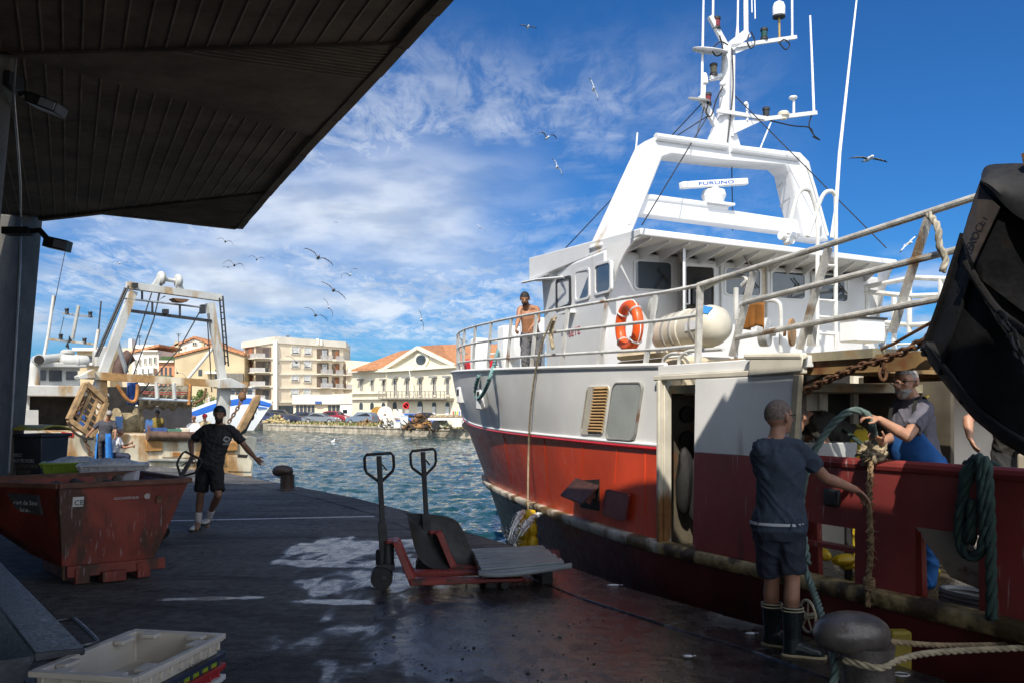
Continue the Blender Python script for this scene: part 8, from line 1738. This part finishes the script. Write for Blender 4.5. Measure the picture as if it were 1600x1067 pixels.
# ---- 3. walking man on the left
Y3 = 12.3; q = lambda x, y, d_=0: P(x, y, Y3+d_)
Fw = V((.12,-1,0))
J = dict(head=q(343,647,-.06), neck=q(342,663,0), shR=q(319,671,0), shL=q(365,672,0), elR=q(298,690,.10), wrR=q(300,710,-.12), elL=q(383,697,.02), wrL=q(399,715,-.06), hipR=q(319,728,.02), hipL=q(337,728,0), knR=q(313,774,.0), knL=q(341,773,-.14), anR=q(309,815,.06), anL=q(325,808,.25), toeR=q(307,826,-.12), toeL=q(324,822,.10))
kk = 1.0
o, ch = person('man in black t-shirt, shorts and white trainers walking toward the camera', J, Fw, V((.05,-1,-.1)), SKINB, .98, cloth('black_tshirt', (.022,.023,.026)), .72, cloth('black_shorts', (.012,.012,.014)), .86, {'R': (V((-.1,-.25,-.9)), V((.8,-.3,.3)), 1.2, .05), 'L': (V((.75,-.15,-.62)), V((-.1,1,.1)), .2, .30)}, vox=.008)
c = J['head']; haircap(o, c, V((.05,-1,-.1)), UP, BLACK, .98, .06, 'cap', .012); beard(o, c, V((.05,-1,-.1)), UP, HAIRB, .98); eyes(o, c, V((.05,-1,-.1)), UP)
WS = M('shoe_white', (.60,.60,.60), .6, var=.08); 
for s_, gx, gy, dd in (('R', 308, 829, V((-.05,-1,0))), ('L', 325, 822, V((.05,-1,0)))):
    a_k = J['an'+s_]; a0_ = V((a_k.x, a_k.y, 0)); zf = 0 if s_ == 'R' else .06; to_ = a0_+dd*.19+UP*zf
    sh_ = shoe(o, a0_+UP*zf, to_, [WS, M('shoe_sole_dark', (.04,.05,.04), .7)], 'trainer', .98)
    b = B(); b.cap(V((a_k.x, a_k.y, a_k.z-.03)), lerp(J['an'+s_], J['kn'+s_], .30), .046, .052, 12); build(b, 'sock', M('sock_white', (.55,.55,.56), .9), o, ang=180)
PRW = M('print_white', (.5,.5,.5), .8, var=0)
pc = q(354,686,-.17); b = B()
R_ = [(0,.050),(.5,.056),(1.2,.05),(1.9,.058),(2.6,.045),(3.3,.050),(4.0,.046),(4.7,.055),(5.4,.048)]
b.prism([pc+V((r*math.cos(a), .0, r*.8*math.sin(a))) for a, r in R_], V((0,-.004,0))); b.mi = 1; b.prism([pc+V((x,-.006,z)) for x, z in ((-.03,.005),(.0,.022),(.045,.012),(.02,.0),(.03,-.02),(-.005,-.005))], V((0,-.004,0))); build(b, 'chest_print', [PRW, cloth('black_tshirt', (0,0,0))], ch['shirt'])
b = B()
for i in range(5): x = -.048+i*.022; b.bar(pc+V((x,-.004,-.075)), pc+V((x+.012,-.004,-.052)), .008, .006); b.bar(pc+V((x,-.004,-.056)), pc+V((x+.018,-.004,-.054)), .006, .006)
build(b, 'chest_lettering', PRW, ch['shirt'])
# ---- 4. shirtless man at the bow rail
Y4 = 15.2; q = lambda x, y, d_=0: P(x, y, Y4+d_)
Fs = V((-.25,-1,0)); Fhs = V((-.05,-1,-.35))
J = dict(head=q(820,467,-.12), neck=q(823,478,-.02), shR=q(812,484,-.02), shL=q(840,484,.0), elR=q(810,499,-.10), wrR=q(807,511,-.22), elL=q(841,501,-.05), wrL=q(830,512,-.20), hipR=q(821,528,.10), hipL=q(840,528,.12), knR=q(821,560,.02), knL=q(840,560,.05), anR=q(821,592,.1), anL=q(840,592,.12))
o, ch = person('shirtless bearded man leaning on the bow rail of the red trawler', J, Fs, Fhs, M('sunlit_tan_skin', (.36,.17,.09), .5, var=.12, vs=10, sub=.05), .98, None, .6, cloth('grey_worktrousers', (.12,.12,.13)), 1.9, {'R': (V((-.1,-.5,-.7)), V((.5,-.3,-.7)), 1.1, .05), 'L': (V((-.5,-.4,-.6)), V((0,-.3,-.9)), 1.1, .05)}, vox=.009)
c = J['head']; haircap(o, c, Fhs, V((-.02,-.3,1)), HAIRB, .98, .05); beard(o, c, Fhs, V((0,-.3,1)), HAIRB, .98); eyes(o, c, Fhs, V((0,-.3,1)))
# ---- 5. man bending over behind the fish tub
Y5 = 7.9; q = lambda x, y, d_=0: P(x, y, Y5+d_)
Fbn = V((-.95,-.2,-.3))
J = dict(head=q(1246,655,-.25), neck=q(1262,651,-.12), shL=q(1274,662,-.22), shR=q(1272,652,.14), elL=q(1290,690,-.28), wrL=q(1297,712,-.30), elR=q(1262,690,.1), wrR=q(1250,710,0), hipL=q(1340,690,-.12), hipR=q(1338,686,.14), knL=q(1335,740,-.12), knR=q(1330,740,.12), anL=q(1345,800,-.1), anR=q(1340,800,.12))
for k_ in ('knL','knR'): J[k_].z = .82
for k_ in ('anL','anR'): J[k_].z = .36
o, ch = person('man in dark shirt and yellow oilskin trousers bending over behind the fish tub', J, V((-.3,-.1,-.95)), V((-.75,-.45,-.5)), SKIN, .98, cloth('dark_olive_shirt', (.035,.033,.028)), .75, cloth('yellow_oilskin', (.50,.36,.02)), 1.9, None, hup=V((-.6,-.1,.75)).normalized(), vox=.010)
haircap(o, J['head'], V((-.75,-.45,-.5)), V((-.6,-.1,.75)), M('grey_brown_hair', (.14,.11,.09), .8, var=.3, vs=50), .98)
# ---- 6. crewman half hidden behind the black door
Y6 = 7.3; q = lambda x, y, d_=0: P(x+(30 if x > 1520 else 0), y, Y6+d_)
J = dict(head=q(1560,590,.1), neck=q(1556,612,.05), shR=q(1525,635,0), shL=q(1585,636,.1), elR=q(1512,655,-.10), wrR=q(1515,682,-.16), elL=q(1590,668,0), wrL=q(1570,690,-.1), hipR=q(1540,710,.1), hipL=q(1572,710,.15), knR=q(1540,760,.1), knL=q(1572,760,.1), anR=q(1540,830,.1), anL=q(1572,830,.1))
for k_ in ('knL','knR'): J[k_].z = .80
for k_ in ('anL','anR'): J[k_].z = .36
o, ch = person('crewman mostly hidden behind the black trawl door, only his forearm showing', J, V((-.4,-.9,0)), V((-.4,-.9,-.2)), SKIN, .98, cloth('dark_olive_shirt', (0,0,0)), .6, cloth('dark_oilskin_trousers', (.03,.03,.03)), 1.9, {'R': (V((.2,-.3,-.8)), V((.6,-.2,-.1)), .5, .1)}, vox=.011)
# ---- 7-11. people on and beside the far trawler
Y7 = 24.5; q = lambda x, y, d_=0: P(x, y, Y7+d_)
J = dict(head=q(171,647,-.08), neck=q(169,655,0), shL=q(155,660,0), shR=q(178,660,.05), elL=q(146,670,-.08), wrL=q(138,679,-.16), elR=q(181,670,.05), wrR=q(180,681,-.05), hipL=q(155,686,0), hipR=q(169,686,.05), knL=q(156,705,0), knR=q(168,705,.05), anL=q(157,728,.02), anR=q(168,728,.06))
for k_ in ('anL','anR'): J[k_].z = .07
for k_ in ('knL','knR'): J[k_].z = .50
o, ch = person('grey-haired man in dark shirt and blue apron standing on the far quay, back turned', J, V((.25,.95,0)), V((-.2,.95,-.1)), SKIND, .92, cloth('charcoal_shirt', (.05,.05,.065)), .9, cloth('dark_work_trousers', (.04,.04,.05)), 1.9, None, vox=.016)
haircap(o, J['head'], V((-.2,.95,-.1)), UP, HAIRG, .92)
b = B(); hp = (J['hipL']+J['hipR'])/2
rows = []
for i in range(7):
    t = i/6; rows.append([V((hp.x, hp.y, hp.z+lerp(.16,-.62,t)))+V((math.sin(a)*(.19+.06*t), -math.cos(a)*(.15+.05*t), 0)) for a in [(-2.9+4.6*j/12)+PI*.5*0+.6 if 0 else lerp(.55, 5.7, j/12) for j in range(13)]])
b.sheet(rows, V((.004,.004,.004))); build(b, 'apron', cloth('apron_blue', (.02,.16,.48)), o, ang=180)
Y8 = 24.9; q = lambda x, y, d_=0: P(x, y, Y8+d_)
J = dict(head=q(188,674,-.02), neck=q(186,681,0), shL=q(187,687,-.16), shR=q(180,686,.16), elL=q(193,699,-.18), wrL=q(206,697,-.18), elR=q(190,698,.14), wrR=q(204,692,.08), hipL=q(176,711,-.12), hipR=q(175,710,.12), knL=q(200,712,-.14), knR=q(199,711,.12), anL=q(200,734,-.14), anR=q(199,733,.12))
for k_ in ('anL','anR'): J[k_].z = .07
o, ch = person('seated man in white t-shirt and navy trousers gesturing beside the blue apron', J, V((.95,-.1,0)), V((.95,.1,0)), SKIND, .92, cloth('white_tshirt', (.60,.60,.62)), .7, cloth('navy_trousers', (.02,.025,.05)), 1.9, None, vox=.016)
haircap(o, J['head'], V((.95,.1,0)), UP, cloth('grey_cap', (.16,.15,.14)), .92, .05, 'cap', .012)
b = B(); hp = (J['hipL']+J['hipR'])/2; b.box(V((hp.x, hp.y, (hp.z-.1)/2)), (.34,.4,hp.z-.1)); b.box(V((hp.x, hp.y, hp.z-.09)), (.38,.44,.03)); tag(build(b, 'seat_box', M('seat_wood', (.3,.25,.18), .7, var=.3), bevel=.015), 'wooden box the man in the white t-shirt sits on', 'box')
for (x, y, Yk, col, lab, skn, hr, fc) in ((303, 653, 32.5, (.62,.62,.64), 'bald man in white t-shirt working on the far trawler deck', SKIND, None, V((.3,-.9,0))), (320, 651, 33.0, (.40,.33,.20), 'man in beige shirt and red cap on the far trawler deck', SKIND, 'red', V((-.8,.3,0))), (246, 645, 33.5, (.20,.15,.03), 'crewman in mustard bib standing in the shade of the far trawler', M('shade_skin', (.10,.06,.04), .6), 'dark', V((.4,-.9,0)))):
    m = Yk/FF; c = P(x, y, Yk); W_ = lambda dx, dz, dy=0: c+V((dx, dy, dz))
    J = dict(head=c, neck=W_(0,-.14), shR=W_(-.18,-.24), shL=W_(.18,-.24), elR=W_(-.25,-.48,-.08), wrR=W_(-.12,-.62,-.26), elL=W_(.25,-.48,-.08), wrL=W_(.10,-.62,-.26), hipR=W_(-.1,-.80), hipL=W_(.1,-.80), knR=W_(-.1,-1.2), knL=W_(.1,-1.2), anR=W_(-.1,-1.56), anL=W_(.1,-1.56))
    o, ch = person(lab, J, fc, fc+V((0,0,-.25)), skn, .95, cloth('deck_shirt_'+lab.split()[0]+lab.split()[2], col), .7, cloth('dark_work_trousers', (0,0,0)), 1.9, None, vox=.02)
    if hr: haircap(o, c, fc+V((0,0,-.25)), UP, cloth('cap_red', (.5,.03,.05)) if hr == 'red' else HAIRB, .95, .05, 'cap' if hr == 'red' else 'hair', .014)
